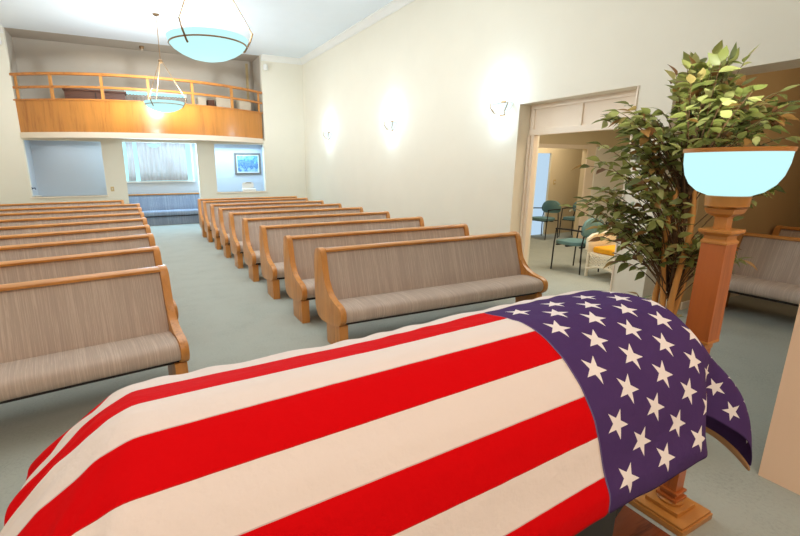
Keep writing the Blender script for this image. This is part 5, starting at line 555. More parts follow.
0,-1,0,-2,1,1,6,-3,-2,1,0,0,-1,1,0,0,1,-1,1,0,0,0,0,0,0,0,0,0,2,-1,-2,1,0,0,0,-1,1,0,1,-1,2,-2,0,1,-1,-1,1,0,-1,0,0,0,0,-1,1,0,0,0,-1,0,0,0,0,0,1,0,0,0,0,0,0,-1,0,0,0,0,1,0,0,0,0,1,-5,4,5,-4,-3,-6,3,2,3,5,0,1,-1,-5,-3,-3,5,8,-1,
-11,0,1,0,-2,1,-4,-1,1,0,0,0,0,0,0,-1,0,1,-2,3,2,-1,-2,4,-3,-1,0,0,1,0,-1,1,-1,1,-1,1,-1,0,0,1,0,-1,0,1,-2,1,1,0,0,-1,0,0,0,0,-1,1,-2,2,-1,-1,2,0,-1,0,1,-1,1,0,-1,1,-1,0,1,0,0,0,0,0,1,0,-1,0,0,2,-2,0,0,1,0,0,0,0,-1,0,0,0,0,-2,4,3,
-4,6,1,-1,0,-1,-2,-6,-3,-1,2,17,0,-1,-5,-10,-2,1,0,1,0,-1,1,-4,0,0,1,-1,1,-1,0,-1,1,0,0,2,-2,-3,-1,1,0,4,-1,1,0,0,0,0,0,0,0,1,-1,0,0,0,0,0,0,0,-1,1,0,-1,0,0,2,-1,-1,0,0,0,0,0,-1,1,-1,0,0,0,0,0,0,0,-1,0,0,1,-1,0,0,0,0,0,0,-1,0,1,0,
0,-2,2,0,0,-1,1,0,0,0,0,0,0,1,1,-1,-2,2,-1,-6,1,0,0,1,0,3,6,10,3,-17,-2,-2,0,1,0,-1,0,-1,4,5,2,-2,0,-1,0,0,-1,1,1,0,-1,-1,0,0,2,2,2,-3,-4,1,1,1,0,0,0,0,-2,1,0,0,1,0,-2,1,1,-1,0,-1,1,0,0,0,-1,0,-1,1,1,0,0,0,-1,0,0,-1,1,-1,1,-1,0,0,
0,0,0,0,0,-1,1,-1,0,0,0,0,1,0,0,-1,0,0,0,0,0,1,0,-1,0,0,0,0,0,0,0,-1,4,3,-9,-2,5,8,3,2,1,2,0,-1,-7,-4,3,1,-1,-2,-1,-1,0,5,6,8,0,-1,0,-1,-1,0,0,1,0,-1,1,1,0,0,0,0,0,-4,1,1,-4,2,-1,1,0,1,-1,0,-1,1,1,1,-1,-1,0,2,1,-2,0,0,2,0,-1,-1,
-1,1,0,0,1,0,0,0,-1,-1,0,0,1,2,-1,-2,-1,1,1,0,-2,0,1,0,0,-1,0,0,1,-1,0,1,-1,0,0,0,0,0,-1,1,0,0,0,0,0,0,0,-1,1,-3,-3,10,4,1,-13,-3,-1,-1,1,4,0,-1,0,4,4,3,1,0,0,-1,12,1,-10,-3,-3,0,1,1,0,-2,-1,0,0,1,-1,-1,-1,-1,-1,-2,1,-2,-2,3,0,0,
1,0,0,0,-1,-1,0,2,0,-1,0,0,0,0,-1,0,2,0,0,-1,0,2,-2,1,1,0,0,0,0,0,0,-1,0,1,-1,2,0,-1,0,1,0,0,-1,1,1,0,-1,-1,1,0,1,1,-1,0,0,-1,-1,0,0,1,0,1,-1,-1,-1,1,2,-1,-1,0,0,2,-7,-2,5,8,2,0,-5,-6,-6,-1,-1,1,-1,1,7,3,3,1,2,-14,0,1,0,0,2,0,0,
-4,3,0,-1,-2,-6,0,1,0,0,0,1,-2,-2,4,1,-2,1,0,1,-1,-1,0,0,1,0,0,0,-1,0,2,-1,0,-1,0,1,0,0,-1,-2,2,0,0,2,-1,1,-1,0,-1,0,-1,1,1,-1,0,-2,2,1,-1,-1,0,1,1,-1,-1,0,0,1,1,0,0,0,0,0,-1,0,0,1,0,1,0,-1,0,1,0,0,-1,0,3,0,3,-6,-7,-1,1,7,8,4,0,
-1,0,-2,-3,-6,-7,1,0,3,3,1,-7,1,0,0,0,-1,-2,2,-2,-2,-4,-1,3,0,0,1,0,1,0,-1,3,-2,-1,-2,0,0,0,0,1,0,0,0,0,0,0,0,1,-1,1,-1,0,1,0,-1,0,1,0,-1,1,1,-2,2,-1,0,-1,1,0,-1,1,0,1,-2,1,-1,1,0,-1,0,1,0,-1,0,0,0,0,1,2,-2,1,-2,0,0,-1,0,0,2,0,0,
-2,0,1,1,-1,-1,0,0,1,-4,10,-1,-3,-2,-7,0,5,5,1,0,0,-2,1,6,-3,-3,-5,-2,-2,3,-1,0,0,-10,-1,1,0,-1,0,2,3,0,0,1,-1,0,0,-2,5,-3,3,-10,1,0,0,0,0,0,0,1,-1,1,0,0,0,0,0,0,1,0,-1,1,0,1,-1,0,2,-1,-1,3,-3,1,1,0,0,-1,2,-1,1,-1,1,0,1,-1,1,-1,0,
0,1,0,0,-1,0,1,-1,-2,4,-2,1,-1,1,0,0,0,0,0,0,0,-1,0,1,0,-1,0,5,-3,0,-6,11,2,-5,-1,-3,-6,-1,7,-4,0,10,4,-9,-1,3,1,-2,-2,-4,1,0,-1,-10,1,-1,-1,1,2,2,-1,1,0,0,0,0,-1,3,-4,1,-9,5,0,0,-1,0,1,0,0,-1,1,-1,0,0,0,0,1,-1,0,0,1,-1,1,-1,0,0,
-1,1,0,-1,2,-1,0,1,-1,1,-1,0,0,1,0,-1,0,1,-1,1,0,1,0,0,-1,1,0,0,0,2,-3,2,0,0,0,0,0,0,1,0,0,0,1,0,0,0,0,0,-2,7,-3,-1,-7,7,8,0,-4,-1,-3,-8,13,-4,-8,0,10,0,-2,0,0,0,0,-3,-1,0,-10,0,2,0,1,1,0,0,0,0,0,0,0,1,-1,-1,1,-8,1,1,0,1,0,-1,0,0,
1,-1,1,0,-1,1,0,-1,1,-1,1,-1,0,0,0,1,0,0,-1,1,-1,0,1,-1,0,0,0,1,0,0,-1,0,1,0,-1,1,0,-1,0,-1,1,1,-1,1,-1,1,-2,2,-1,0,1,1,-2,1,0,-1,0,0,1,-1,0,0,1,-1,0,1,-3,12,-4,0,-7,5,6,6,0,-1,-3,-10,9,-2,2,-9,6,-1,0,0,-1,0,-1,-1,-1,-8,1,-1,2,0,
0,0,0,0,1,-1,0,0,-2,-3,2,-10,8,-5,3,-2,0,0,1,0,0,0,0,0,0,1,0,0,0,0,1,-1,1,0,0,1,-1,0,0,1,-1,0,1,-1,1,-1,1,-1,0,0,0,1,0,-1,0,1,-1,0,1,-1,1,-1,0,1,-1,0,0,1,-1,1,-1,0,-1,2,-1,0,0,1,0,-1,0,2,-2,1,0,1,1,-1,-8,18,-8,1,-6,3,4,6,1,-1,-2,
-6,7,-6,8,-7,0,1,1,0,0,-1,0,0,-7,0,1,0,1,-1,0,1,0,-1,0,-1,-2,0,-1,-5,7,1,-4,-6,1,0,0,0,0,0,0,0,0,0,0,0,0,0,0,0,1,-1,0,0,0,0,0,0,0,1,0,0,1,-1,1,-1,1,0,0,0,0,-1,1,0,0,1,0,0,1,-1,1,0,-1,1,1,-1,0,0,0,1,0,-1,0,1,0,0,-1,0,1,0,-1,1,1,-2,
2,2,-6,4,-8,18,-8,-1,-5,-1,4,7,7,0,-2,-8,2,2,0,0,-1,-1,1,0,0,0,0,-6,0,0,1,-1,1,0,-1,-1,-1,-1,-1,0,-6,-3,1,-1,-1,4,0,-1,-2,0,0,2,3,1,-1,-4,-1,3,3,-2,-3,0,4,1,-3,-3,1,2,3,1,-1,-2,-2,-1,-1,-1,2,1,3,1,0,-2,-4,0,4,3,-2,-5,1,4,1,-4,-2,
1,4,2,-2,-2,-1,-2,0,1,1,2,2,1,0,-1,-4,-1,1,4,3,-5,3,-6,7,-3,4,-2,2,0,-9,20,-8,1,-3,-7,-1,8,9,-2,2,-3,-1,1,-1,0,-1,1,0,1,0,-1,-5,0,0,-1,0,-1,-1,-1,-1,0,0,-2,-5,-1,-1,2,1,1,-3,2,0,0,-1,1,0,0,0,1,0,-1,0,1,0,-1,0,0,0,1,0,-1,0,0,0,0,0,
0,0,-1,2,-1,1,-1,1,-1,0,0,0,0,0,0,0,0,1,-1,0,0,0,0,0,1,-1,-1,1,0,0,0,0,0,0,1,-2,2,0,-1,0,1,-1,-3,3,4,-4,2,7,-7,4,-1,-10,21,-10,4,2,-6,-7,5,13,3,1,-8,-1,0,0,1,2,-1,-1,0,1,-4,-1,-1,-1,-1,-2,0,0,0,-1,-4,-2,-1,0,2,0,1,-3,0,-2,0,1,2,
-3,1,1,-1,1,-1,1,0,-1,1,-1,1,0,0,0,0,0,0,1,0,0,1,-1,0,1,-1,0,0,1,0,0,0,0,0,1,0,-1,1,-1,0,0,0,0,1,-1,1,-1,0,1,-1,1,-1,0,1,-1,1,-2,1,1,-2,2,1,-2,1,0,-1,1,-1,1,6,-2,-5,6,-2,-9,22,-13,5,0,-2,-8,-1,11,7,1,0,0,-1,-1,-3,2,0,0,0,-10,0,0,
0,-1,1,0,-1,-1,-3,-2,-1,0,0,1,0,1,0,-4,1,0,-1,1,1,-1,0,0,0,-1,0,2,-1,-1,2,-2,1,0,-1,0,1,0,-1,1,0,-1,1,0,-1,0,1,0,-1,0,1,0,0,0,0,0,0,0,2,-2,1,0,0,0,0,0,0,1,-1,1,-1,1,0,-1,1,0,0,1,-2,2,1,-3,2,0,0,0,-1,4,-9,10,5,-6,1,2,-2,-10,23,-14,
10,-3,3,-3,-12,0,11,4,2,1,1,-1,-1,0,-1,1,-10,0,0,-1,1,0,-1,-2,-3,-2,0,0,0,2,0,-1,1,-1,-2,0,-1,1,0,2,-3,1,0,0,0,0,-2,2,0,-1,1,0,0,0,0,0,0,0,-1,1,0,0,-1,1,0,0,-1,1,0,0,-1,1,0,-1,0,1,0,-2,3,-1,-1,1,-1,1,-1,1,-1,1,-1,2,-1,0,0,0,0,0,0,
0,1,-2,3,-3,4,-5,3,0,-3,1,4,6,-2,-2,-1,4,1,-12,22,-15,13,-7,-2,2,5,-12,5,5,2,1,2,0,0,1,0,-10,0,-1,1,0,-2,-2,-2,-1,0,-1,-1,2,1,-1,1,-1,-3,-1,0,1,2,-4,-1,5,-4,3,-3,3,-1,0,-1,1,0,1,-1,0,1,0,-1,1,0,0,-1,1,-1,1,0,0,-1,1,0,0,-1,1,0,0,0,
0,0,-1,1,-1,1,0,-1,1,-1,1,0,1,-1,1,-2,1,0,-1,1,-1,1,-1,2,-2,0,0,0,1,0,4,-4,0,0,1,4,6,-11,7,-3,0,6,-13,22,-15,12,2,-2,-5,0,-7,0,5,3,0,6,2,0,0,-10,-1,1,-1,-2,-2,-2,-1,0,0,0,3,-1,-1,3,1,-8,1,-2,1,2,-2,-1,0,1,0,-1,0,-1,2,-1,0,0,0,0,0,
0,0,0,0,0,0,0,1,-1,1,0,-1,0,1,0,0,0,0,0,0,0,1,-1,0,1,0,0,-1,1,1,-1,1,0,-1,0,0,0,1,-1,1,0,0,0,0,1,-1,-1,1,0,2,-3,0,0,1,0,0,0,-4,12,-1,-7,7,-2,3,0,-11,20,-12,7,5,-6,0,0,-2,-5,3,5,-2,0,9,3,-11,1,-1,-2,-2,-1,-1,0,-1,-1,3,1,0,2,-2,-5,
2,-4,1,1,0,-3,1,2,-3,4,-4,1,0,0,0,1,-1,0,0,0,0,0,0,1,-1,0,0,0,0,0,0,1,-1,0,0,0,0,0,1,-1,0,0,0,0,0,0,0,1,-1,0,0,0,0,0,0,1,-1,0,0,0,1,-1,1,0,0,-1,3,-1,-1,-1,1,1,0,0,3,-2,0,-3,1,15,-9,-5,6,-5,10,-3,-8,17,-10,6,-1,1,0,-3,0,-6,2,0,6,
-4,0,-11,-1,-2,-1,-2,-1,0,0,0,3,0,-1,1,-1,-3,-1,-1,-1,0,0,-1,0,2,-1,-1,0,1,0,0,0,0,0,0,0,0,0,1,-1,0,0,0,0,0,0,0,0,0,0,0,0,0,0,0,1,-1,0,0,0,1,-1,0,0,0,0,0,0,1,-1,0,0,0,0,0,0,0,1,-1,0,0,0,-1,1,0,1,-2,3,-3,2,1,0,-2,9,-7,-1,-2,3,14,
-12,-3,3,-3,12,-6,-5,15,-3,1,-1,1,0,-1,0,-6,0,-1,0,1,-11,-3,-2,-2,0,0,0,0,2,0,0,0,1,-4,0,-2,-1,0,2,-1,-1,-1,0,0,1,0,0,0,0,-1,1,-1,1,0,-1,1,-1,1,0,-1,1,0,0,0,0,0,0,0,1,-1,0,0,0,0,-1,1,0,0,0,0,0,0,0,0,1,-1,0,0,0,0,0,0,0,0,1,-2,1,0,
1,-1,0,0,0,-1,1,-1,1,3,-3,0,0,-1,2,0,-2,0,7,11,-14,0,0,3,6,-6,1,5,3,-1,0,0,0,0,-1,-2,-2,-1,0,-15,-2,0,0,0,0,0,0,1,1,0,-1,-2,0,-4,0,0,1,0,-1,-1,0,1,-1,0,1,0,0,-1,0,1,0,-1,0,1,-1,1,-1,0,1,-1,0,1,-1,1,-1,1,-1,0,1,-1,1,-1,0,1,0,0,-1,
0,1,0,0,0,-1,1,-1,0,1,0,0,0,-1,1,0,0,0,0,0,-1,1,1,0,-1,0,1,-1,0,0,0,0,0,0,1,0,1,-3,0,7,12,-17,7,-5,-2,7,-7,-1,9,5,-1,2,0,-1,0,-2,-2,-1,-1,-17,0,-1,0,0,0,1,2,0,-1,0,-1,-1,-3,1,-2,0,2,-1,-1,-1,0,-1,1,0,0,1,-1,1,0,-1,0,1,0,-1,1,-1,1,
0,-1,0,1,-1,1,-1,1,-1,1,-1,0,1,-1,1,0,0,-1,0,1,0,-1,0,0,0,1,-1,1,0,-1,0,0,0,1,-1,0,0,0,0,0,1,-1,1,-1,0,1,-1,1,0,-1,2,-1,0,1,0,1,-3,0,0,1,7,10,-18,3,0,-2,2,0,-1,7,5,0,3,2,-2,0,-2,-2,-1,-18,0,1,0,0,0,1,0,1,-1,-2,1,-3,-1,0,1,-2,2,-1,
-1,-1,2,-2,0,0,1,0,0,0,0,0,0,-1,1,0,-1,1,-1,1,0,0,0,0,-1,1,0,0,-1,1,0,0,0,-1,0,1,0,0,0,-1,1,0,0,0,-1,0,0,0,1,-1,1,0,-1,1,-1,0,1,-1,1,-1,1,-1,1,-1,0,1,-1,1,1,-2,0,0,1,2,-1,-1,0,1,-2,1,5,2,-6,2,-2,2,-2,1,0,6,2,0,2,5,1,0,-1,-4,-17,0,
-1,0,1,2,0,0,-2,0,1,-3,-2,0,0,-1,0,0,0,-1,0,0,0,1,1,-2,1,0,1,-1,0,1,0,-2,1,1,-1,1,-1,0,1,-1,0,1,-1,0,0,0,0,0,0,0,0,0,-1,1,0,0,0,0,0,0,0,0,0,1,-1,0,0,0,-1,1,0,0,0,-1,1,-1,0,0,1,-1,0,0,0,0,1,1,-1,-1,1,1,0,0,-1,7,-7,4,-4,2,4,-4,0,1,
-3,2,0,1,1,4,0,0,1,5,3,-1,2,-18,0,0,1,1,0,0,-1,0,0,-1,-2,-1,1,-2,-1,1,0,-1,0,-1,0,1,-1,1,0,1,1,-1,1,0,-1,0,2,-1,-1,1,-1,0,1,-1,0,0,0,0,0,0,1,0,-1,0,0,1,-1,0,0,0,0,1,-1,0,0,0,1,-1,-1,1,0,0,0,1,-1,-1,2,-1,0,0,1,-1,0,-1,1,0,0,0,0,1,
-1,-1,0,1,2,-2,4,-3,-3,8,-7,1,1,1,0,-1,0,-1,1,1,0,0,4,3,0,-1,0,4,5,2,-17,0,1,1,0,0,-1,-1,0,0,-3,-1,0,0,-1,1,-1,0,0,-1,0,0,0,0,0,0,0,0,0,0,0,1,0,-1,1,0,0,0,0,0,0,0,1,-1,1,0,-1,0,0,1,0,0,-1,1,0,0,0,-1,0,1,0,0,0,-1,1,0,0,0,0,0,-1,1,
1,-2,1,0,0,-1,1,-1,0,0,1,0,-1,0,1,-1,0,-1,1,0,1,1,0,-1,-1,0,0,0,2,0,-1,0,0,-1,1,0,0,0,6,1,0,1,-2,2,2,-18,1,1,1,-1,-1,0,1,0,-3,-2,0,1,-1,2,-3,1,-1,-1,0,0,0,0,0,0,0,-1,1,0,0,0,-1,1,0,-1,1,-1,1,0,-1,1,0,-1,1,-1,0,1,0,0,0,0,-1,1,0,0,
0,0,1,-1,0,0,0,0,1,0,0,0,-1,1,0,1,-1,0,1,-1,1,0,1,-1,1,0,-1,0,0,1,0,-3,0,0,1,0,0,0,2,0,0,-2,0,0,1,0,3,-1,-2,0,1,-1,1,0,0,0,6,0,-1,1,-1,0,-16,1,0,-1,-1,0,1,0,-2,-2,0,-1,1,2,-4,0,-1,0,1,-2,1,0,0,0,-1,0,1,-1,0,0,1,0,-1,1,0,-1,1,-1,0,
1,-1,1,0,-1,1,0,0,0,-1,0,0,1,0,0,0,-1,0,0,1,0,0,0,-1,0,0,1,-1,1,0,-1,0,1,0,-1,1,0,0,-1,1,0,0,1,-1,0,0,0,0,1,0,0,1,0,-1,1,0,0,-1,1,3,-4,2,1,0,-1,-1,0,-1,1,1,-1,0,3,5,0,-1,0,0,-15,0,-1,-2,2,0,-1,-1,-2,0,-1,0,1,-2,0,0,0,0,-1,0,0,0,0,
0,0,0,0,0,0,0,-1,0,1,-1,1,0,-1,1,0,-1,1,-1,1,0,-1,0,0,0,1,0,0,0,-1,0,0,1,0,0,0,-1,0,0,1,0,0,-1,1,0,-1,1,0,-1,0,1,0,-1,0,1,0,0,-1,0,1,0,0,0,2,-3,2,3,-3,0,0,-1,10,-10,0,1,0,0,0,1,3,-1,-2,0,1,-1,0,1,0,0,2,3,0,1,0,-16,0,-1,2,-1,0,0,
-3,-1,1,-2,1,-1,0,-1,2,2,-5,0,0,0,0,0,0,0,0,0,0,0,-1,1,0,-1,1,-1,1,0,-1,1,0,-1,1,-1,1,0,0,0,0,0,-1,0,0,1,0,0,0,-1,0,0,1,0,0,0,0,-1,1,-1,0,1,0,-1,1,0,0,-1,1,0,0,-1,0,1,0,0,-1,0,2,-2,1,0,1,6,-6,0,13,-11,0,-2,3,-2,-1,2,-1,1,2,-1,-2,
-1,1,0,1,-1,0,3,0,4,0,0,-16,-1,1,-1,0,0,0,-1,-1,-2,1,-1,1,-1,1,1,-2,1,-3,1,-1,-1,1,-1,1,0,-1,0,0,1,-1,1,0,-1,1,-1,1,0,-1,1,0,-1,1,-1,1,0,0,-1,0,1,0,0,0,0,-1,0,1,0,0,0,0,-1,0,0,1,-1,1,0,-1,0,1,0,-1,0,1,0,-1,0,1,0,0,0,-1,1,0,-1,1,1,
-1,0,-1,2,2,1,1,-1,-4,0,2,2,-2,1,-1,2,0,-2,1,-1,0,0,1,-1,0,4,2,0,0,-17,0,1,0,0,1,-4,-2,1,-1,0,1,-1,-1,1,-1,0,-1,0,0,0,0,0,0,0,0,0,0,0,0,0,-1,1,0,-1,1,-1,1,0,-1,1,0,-1,1,-1,0,0,1,0,0,0,-1,0,0,1,0,0,0,-1,0,0,1,0,0,0,0,0,-1,1,0,0,-1,
1,0,0,-1,1,0,0,0,0,0,1,0,1,-1,0,-1,1,0,2,2,-1,0,-1,0,-2,-1,0,1,0,0,2,1,1,-2,-1,0,0,1,-1,0,0,1,3,2,0,]
# ------------------------------------------------------------------ pews (local: back top at y=0, front towards -y, x from 0)
PANEL = [(.02, .85), (-.03, .868), (-.09, .862), (-.115, .835), (-.135, .78), (-.165, .66), (-.205, .56), (-.26, .495), (-.33, .46), (-.40, .435), (-.50, .42), (-.56, .395), (-.578, .35), (-.575, .30),
         (-.55, .262), (-.49, .232), (-.40, .212), (-.22, .185), (-.06, .18), (.01, .205), (.045, .26), (.06, .45), (.068, .70), (.055, .82)]
SEAT = [(-.22, .395), (-.32, .412), (-.44, .410), (-.51, .402), (-.555, .382), (-.57, .335), (-.56, .288), (-.525, .262), (-.40, .258), (-.15, .262), (-.14, .37)]
BACK = [(-.082, .832), (-.102, .80), (-.135, .70), (-.185, .55), (-.232, .42), (-.235, .36), (-.12, .36), (-.06, .55), (-.03, .70), (-.02, .832)]
def make_pew(name, label, L, loc, group, M_fab=M_fab):
    t = thing(name, label, 'pew', loc, 0, group)
    for x in (0, L-.058):
        bm = B(); prism(bm, smooth_poly(PANEL, 1), x, x+.058, 0, .007); obj('end_panel', bm, M_oakz, t, 35)
    a, b2 = .058, L-.058
    bm = B(); prism(bm, smooth_poly(SEAT, 2), a+.002, b2-.002, 0, .004); obj('seat_cushion', bm, M_fab, t, 60)
    bm = B(); prism(bm, BACK, a+.002, b2-.002, 0); obj('backrest', bm, M_fab, t, 30)
    bm = B(); prism(bm, smooth_poly([(-.112, .822), (-.112, .858), (-.055, .864), (.012, .852), (.012, .822)], 1), a, b2, 0); obj('top_rail', bm, M_oakx, t, 35)
    bm = B(); prism(bm, [(-.015, .835), (-.10, .40), (-.08, .28), (-.03, .28), (.03, .45), (.035, .835)], a+.001, b2-.001, 0); obj('back_panel', bm, M_oakx, t)
    bm = B(); box(bm, a+.003, b2-.003, -.49, -.08, .235, .262); obj('seat_frame', bm, M_dark, t)
    n = 2
    for k in range(n):
        x = .01 if k == 0 else L-.095
        bm = B(); prism(bm, [(-.225, 0), (-.53, 0), (-.515, .24), (-.20, .24)], x, x+.085, 0, .004); obj('leg', bm, M_oakz, t, 35)
    return t
RG, LG = 'right hand block of pews', 'left hand block of pews'
ordn = ['front', 'second', 'third', 'fourth', 'fifth', 'sixth', 'seventh', 'eighth', 'rearmost']
p0 = make_pew('pew', 'front pew of the right block, oak ended, nearest the doorway and the draped casket', 2.455, (1.53, 3.835, 0), RG)
RX = [0, 1.50, 1.488, 1.482, 1.478, 1.478, 1.482, 1.485, 1.485]; RY = [0, 4.70, 5.69, 6.66, 7.62, 8.57, 9.52, 10.52, 11.30]
p0.rotation_euler = (0, 0, -.03)
for i in range(1, 9):
    dup(p0, (RX[i], RY[i], 0), -.035, '%s oak pew with taupe striped upholstery in the right block%s' % (ordn[i], ', by the far wall' if i == 8 else ', counted from the front'))
LY = [3.67, 4.63, 5.57, 6.46, 7.42, 8.36, 9.40, 10.45]
q0 = make_pew('pew', 'front pew of the left block, its rounded seat edge behind the foot of the flag', 2.95, (.20-2.95*math.cos(.125), 3.69-2.95*math.sin(.125), 0), LG)
q0.rotation_euler = (0, 0, .125); LR = [.15, .16, .16, .17, .165, .12, .08, .08]
for i in range(1, 8):
    dup(q0, (.20-2.95*math.cos(LR[i]), LY[i]+.02-2.95*math.sin(LR[i]), 0), LR[i], '%s oak pew with taupe striped upholstery in the left block, counted from the front' % ordn[i])
q9 = make_pew('pew', 'short rearmost pew of the left block below the light switch', 2.62, (-.10-2.62*math.cos(.07), 11.80-2.62*math.sin(.07), 0), LG)
q9.rotation_euler = (0, 0, .07)
# bench in the lobby
bp = make_pew('pew', 'pew in bluish light against the lobby wall under the window', 2.6, (-.55, 14.16, 0), None, M_fab_daytint)
bm = B(); box(bm, .1, 2.5, -.46, -.44, 0, .262); obj('kick_panel', bm, M_fab_daytint, bp)
# family alcove pews facing the casket
fp = make_pew('pew', 'pew in the dim alcove behind the torchiere, nearer of two', 2.9, (6.33, 2.52, 0), 'pews in the side alcove'); fp.rotation_euler = (0, 0, -PI/2)
dup(fp, (7.42, 2.58, 0), -PI/2, 'pew in the dim alcove, farther of two and mostly hidden')

# ------------------------------------------------------------------ flag draped casket
CX0, CX1, YC = -.30, 1.69, 1.04
cas = thing('casket', 'dark mahogany casket hidden under the draped flag', 'casket', (.74, YC, .40))
def shell(prof, x0, x1, taper):
    bm = B(); rows = []; n = 24
    for i in range(n+1):
        x = x0+(x1-x0)*i/n; row = []
        for a, z in prof:
            d = min(.29, max(0, x-x0)); e = 1
            if taper: e = (1-(1-d/.29)**1.15)**.72
            zz = z if z < .78 else .77+(z-.77)*(.02+.98*e)
            row.append(bm.verts.new((x-.74, a, zz-.40)))
        rows.append(row)
    for r0, r1 in zip(rows, rows[1:]):
        for j in range(len(r0)-1): bm.faces.new((r0[j], r1[j], r1[j+1], r0[j+1]))
        bm.faces.new((r0[0], r0[-1], r1[-1], r1[0]))
    bm.faces.new(rows[0]); bm.faces.new(rows[-1][::-1]); return bm
lid = [(-.365, .82), (-.36, .85), (-.333, .90), (-.29, .95), (-.232, .99), (-.165, 1.02), (-.10, 1.035), (0, 1.042)]
lid = lid+[(-a, z) for a, z in lid[-2::-1]]
obj('lid', shell(lid, CX0, CX1, .28), M_casket, cas, 40)
body = [(-.33, .52), (-.345, .56), (-.345, .74), (-.36, .78), (-.36, .815), (.36, .815), (.36, .78), (.345, .74), (.345, .56), (.33, .52)]
obj('body', shell(body, CX0+.03, CX1-.01, 0), M_casket, cas, 30)
for s in (-1, 1):
    bm = B(); tube(bm, [(-.80, s*.393, .70-.40), (.72, s*.393, .70-.40)], .016, 12)
    for x in (-.6, 0, .6): box(bm, x-.02, x+.02, min(s*.35, s*.395), max(s*.35, s*.395), .28, .32)
    obj('handle', bm, M_bronze, cas, 40)
bier = thing('bier', 'low wooden casket stand with black folding frame under the casket', 'casket stand', (.74, YC, 0))
bm = B(); box(bm, -1.0, 1.13, -.38, .30, .06, .10, .006); obj('base_board', bm, M_casket, bier)
for k, (x, y) in enumerate(((-.8, -.24), (-.8, .24), (.9, -.24), (.9, .24))):
    bm = B(); tube(bm, [(x, y-.02, .03), (x, y+.02, .03)], .03, 12); obj('wheel', bm, M_black, bier, 40)
for s in (-.26, .26):
    bm = B()
    for k in range(4):
        xa = -.8+k*.4
        tube(bm, [(xa, s, .11), (xa+.4, s, .47)], .012, 6); tube(bm, [(xa+.4, s+.03, .11), (xa, s+.03, .47)], .012, 6)
    obj('folding_frame', bm, M_black, bier)
bm = B(); box(bm, -.95, .62, -.31, .31, .11, .50); obj('black_block', bm, M_black, bier)  # solid black block between base board and top frame
bm = B(); box(bm, -.95, .98, -.31, .31, .49, .519); obj('top_frame', bm, M_black, bier)

q = np.array(FLAG, dtype=np.int64).reshape(3, 66, 117).transpose(1, 2, 0)
q = np.cumsum(q, axis=0); q = np.cumsum(q, axis=1); FP = q/1000.0
NV, NU = 66, 117
def flag_mat():
    m, nt, b = nmat('flag_cloth'); L = nt.links
    def mth(op, a, c=None, d=None):
        n = N(nt, 'ShaderNodeMath', operation=op)
        for i, x in enumerate((a, c, d)):
            if x is None: continue
            if hasattr(x, 'links') or hasattr(x, 'is_output'): L.new(x, n.inputs[i])
            else: n.inputs[i].default_value = x
        return n.outputs[0]
    uv = N(nt, 'ShaderNodeUVMap'); uv.uv_map = 'UVMap'; sp = N(nt, 'ShaderNodeSeparateXYZ'); L.new(uv.outputs[0], sp.inputs[0])
    U, V = sp.outputs[0], sp.outputs[1]
    k = mth('FLOOR', mth('DIVIDE', V, 1.52/13)); red = mth('LESS_THAN', mth('MODULO', k, 2), .5)
    fr = mth('FRACT', mth('DIVIDE', V, 1.52/13)); seam = mth('LESS_THAN', fr, .022)
    du, dv = 1.10/12, .8185/10
    pu, pv = mth('DIVIDE', mth('SUBTRACT', 1.125, U), du), mth('DIVIDE', V, dv)
    def star(off, lo_u, hi_u, lo_v, hi_v):
        def near(p, lo, hi):
            r = mth('ROUND', mth('DIVIDE', mth('SUBTRACT', p, off), 2)); r = mth('MULTIPLY_ADD', r, 2, off)
            return mth('MINIMUM', mth('MAXIMUM', r, lo), hi)
        x = mth('MULTIPLY', mth('SUBTRACT', pu, near(pu, lo_u, hi_u)), du); y = mth('MULTIPLY', mth('SUBTRACT', pv, near(pv, lo_v, hi_v)), dv)
        r = mth('SQRT', mth('ADD', mth('MULTIPLY', x, x), mth('MULTIPLY', y, y)))
        th = mth('ADD', mth('ARCTAN2', x, mth('MULTIPLY', y, -1)), 4*PI)      # 0 points to the top hem
        s = 2*PI/5; a = mth('ABSOLUTE', mth('SUBTRACT', mth('MODULO', mth('ADD', th, s/2), s), s/2))
        return mth('LESS_THAN', mth('MULTIPLY', r, mth('COSINE', mth('SUBTRACT', s, a))), .0475*math.cos(s))
    st = mth('MAXIMUM', star(1, 1, 11, 1, 9), star(0, 2, 10, 2, 8))
    can = mth('MULTIPLY', mth('LESS_THAN', U, 1.125), mth('LESS_THAN', V, .8185))
    head = mth('LESS_THAN', U, .0249)
    def mix(f, a, c):
        n = N(nt, 'ShaderNodeMix'); n.data_type = 'RGBA'; L.new(f, n.inputs[0])
        for i, x in ((6, a), (7, c)):
            if isinstance(x, tuple): n.inputs[i].default_value = (*x, 1)
            else: L.new(x, n.inputs[i])
        return n.outputs[2]
    c0 = mix(red, lin((224, 212, 206)), lin((204, 4, 11)))
    c0 = mix(mth('MULTIPLY', seam, .35), c0, lin((150, 60, 50)))
    c1 = mix(st, lin((74, 52, 100)), lin((230, 222, 220)))
    edge = mth('GREATER_THAN', U, 1.119)
    c1 = mix(mth('MULTIPLY', edge, .3), c1, lin((150, 140, 170)))
    c = mix(head, mix(can, c0, c1), lin((206, 160, 116)))
    L.new(c, b.inputs['Base Color']); b.inputs['Roughness'].default_value = .82; b.inputs['Specular IOR Level'].default_value = .06
    v = N(nt, 'ShaderNodeMapping'); L.new(uv.outputs[0], v.inputs[0]); v.inputs['Scale'].default_value = (1, 1, 1)
    f = noise(nt, v.outputs[0], 14, 4, .6); g = noise(nt, v.outputs[0], 900, 1)
    h = mth('ADD', mth('MULTIPLY', f, 1.0), mth('MULTIPLY', g, .04)); h = mth('SUBTRACT', h, mth('MULTIPLY', seam, .15))
    bump(nt, b, h, .28, .02)
    return m
M_flag = flag_mat()
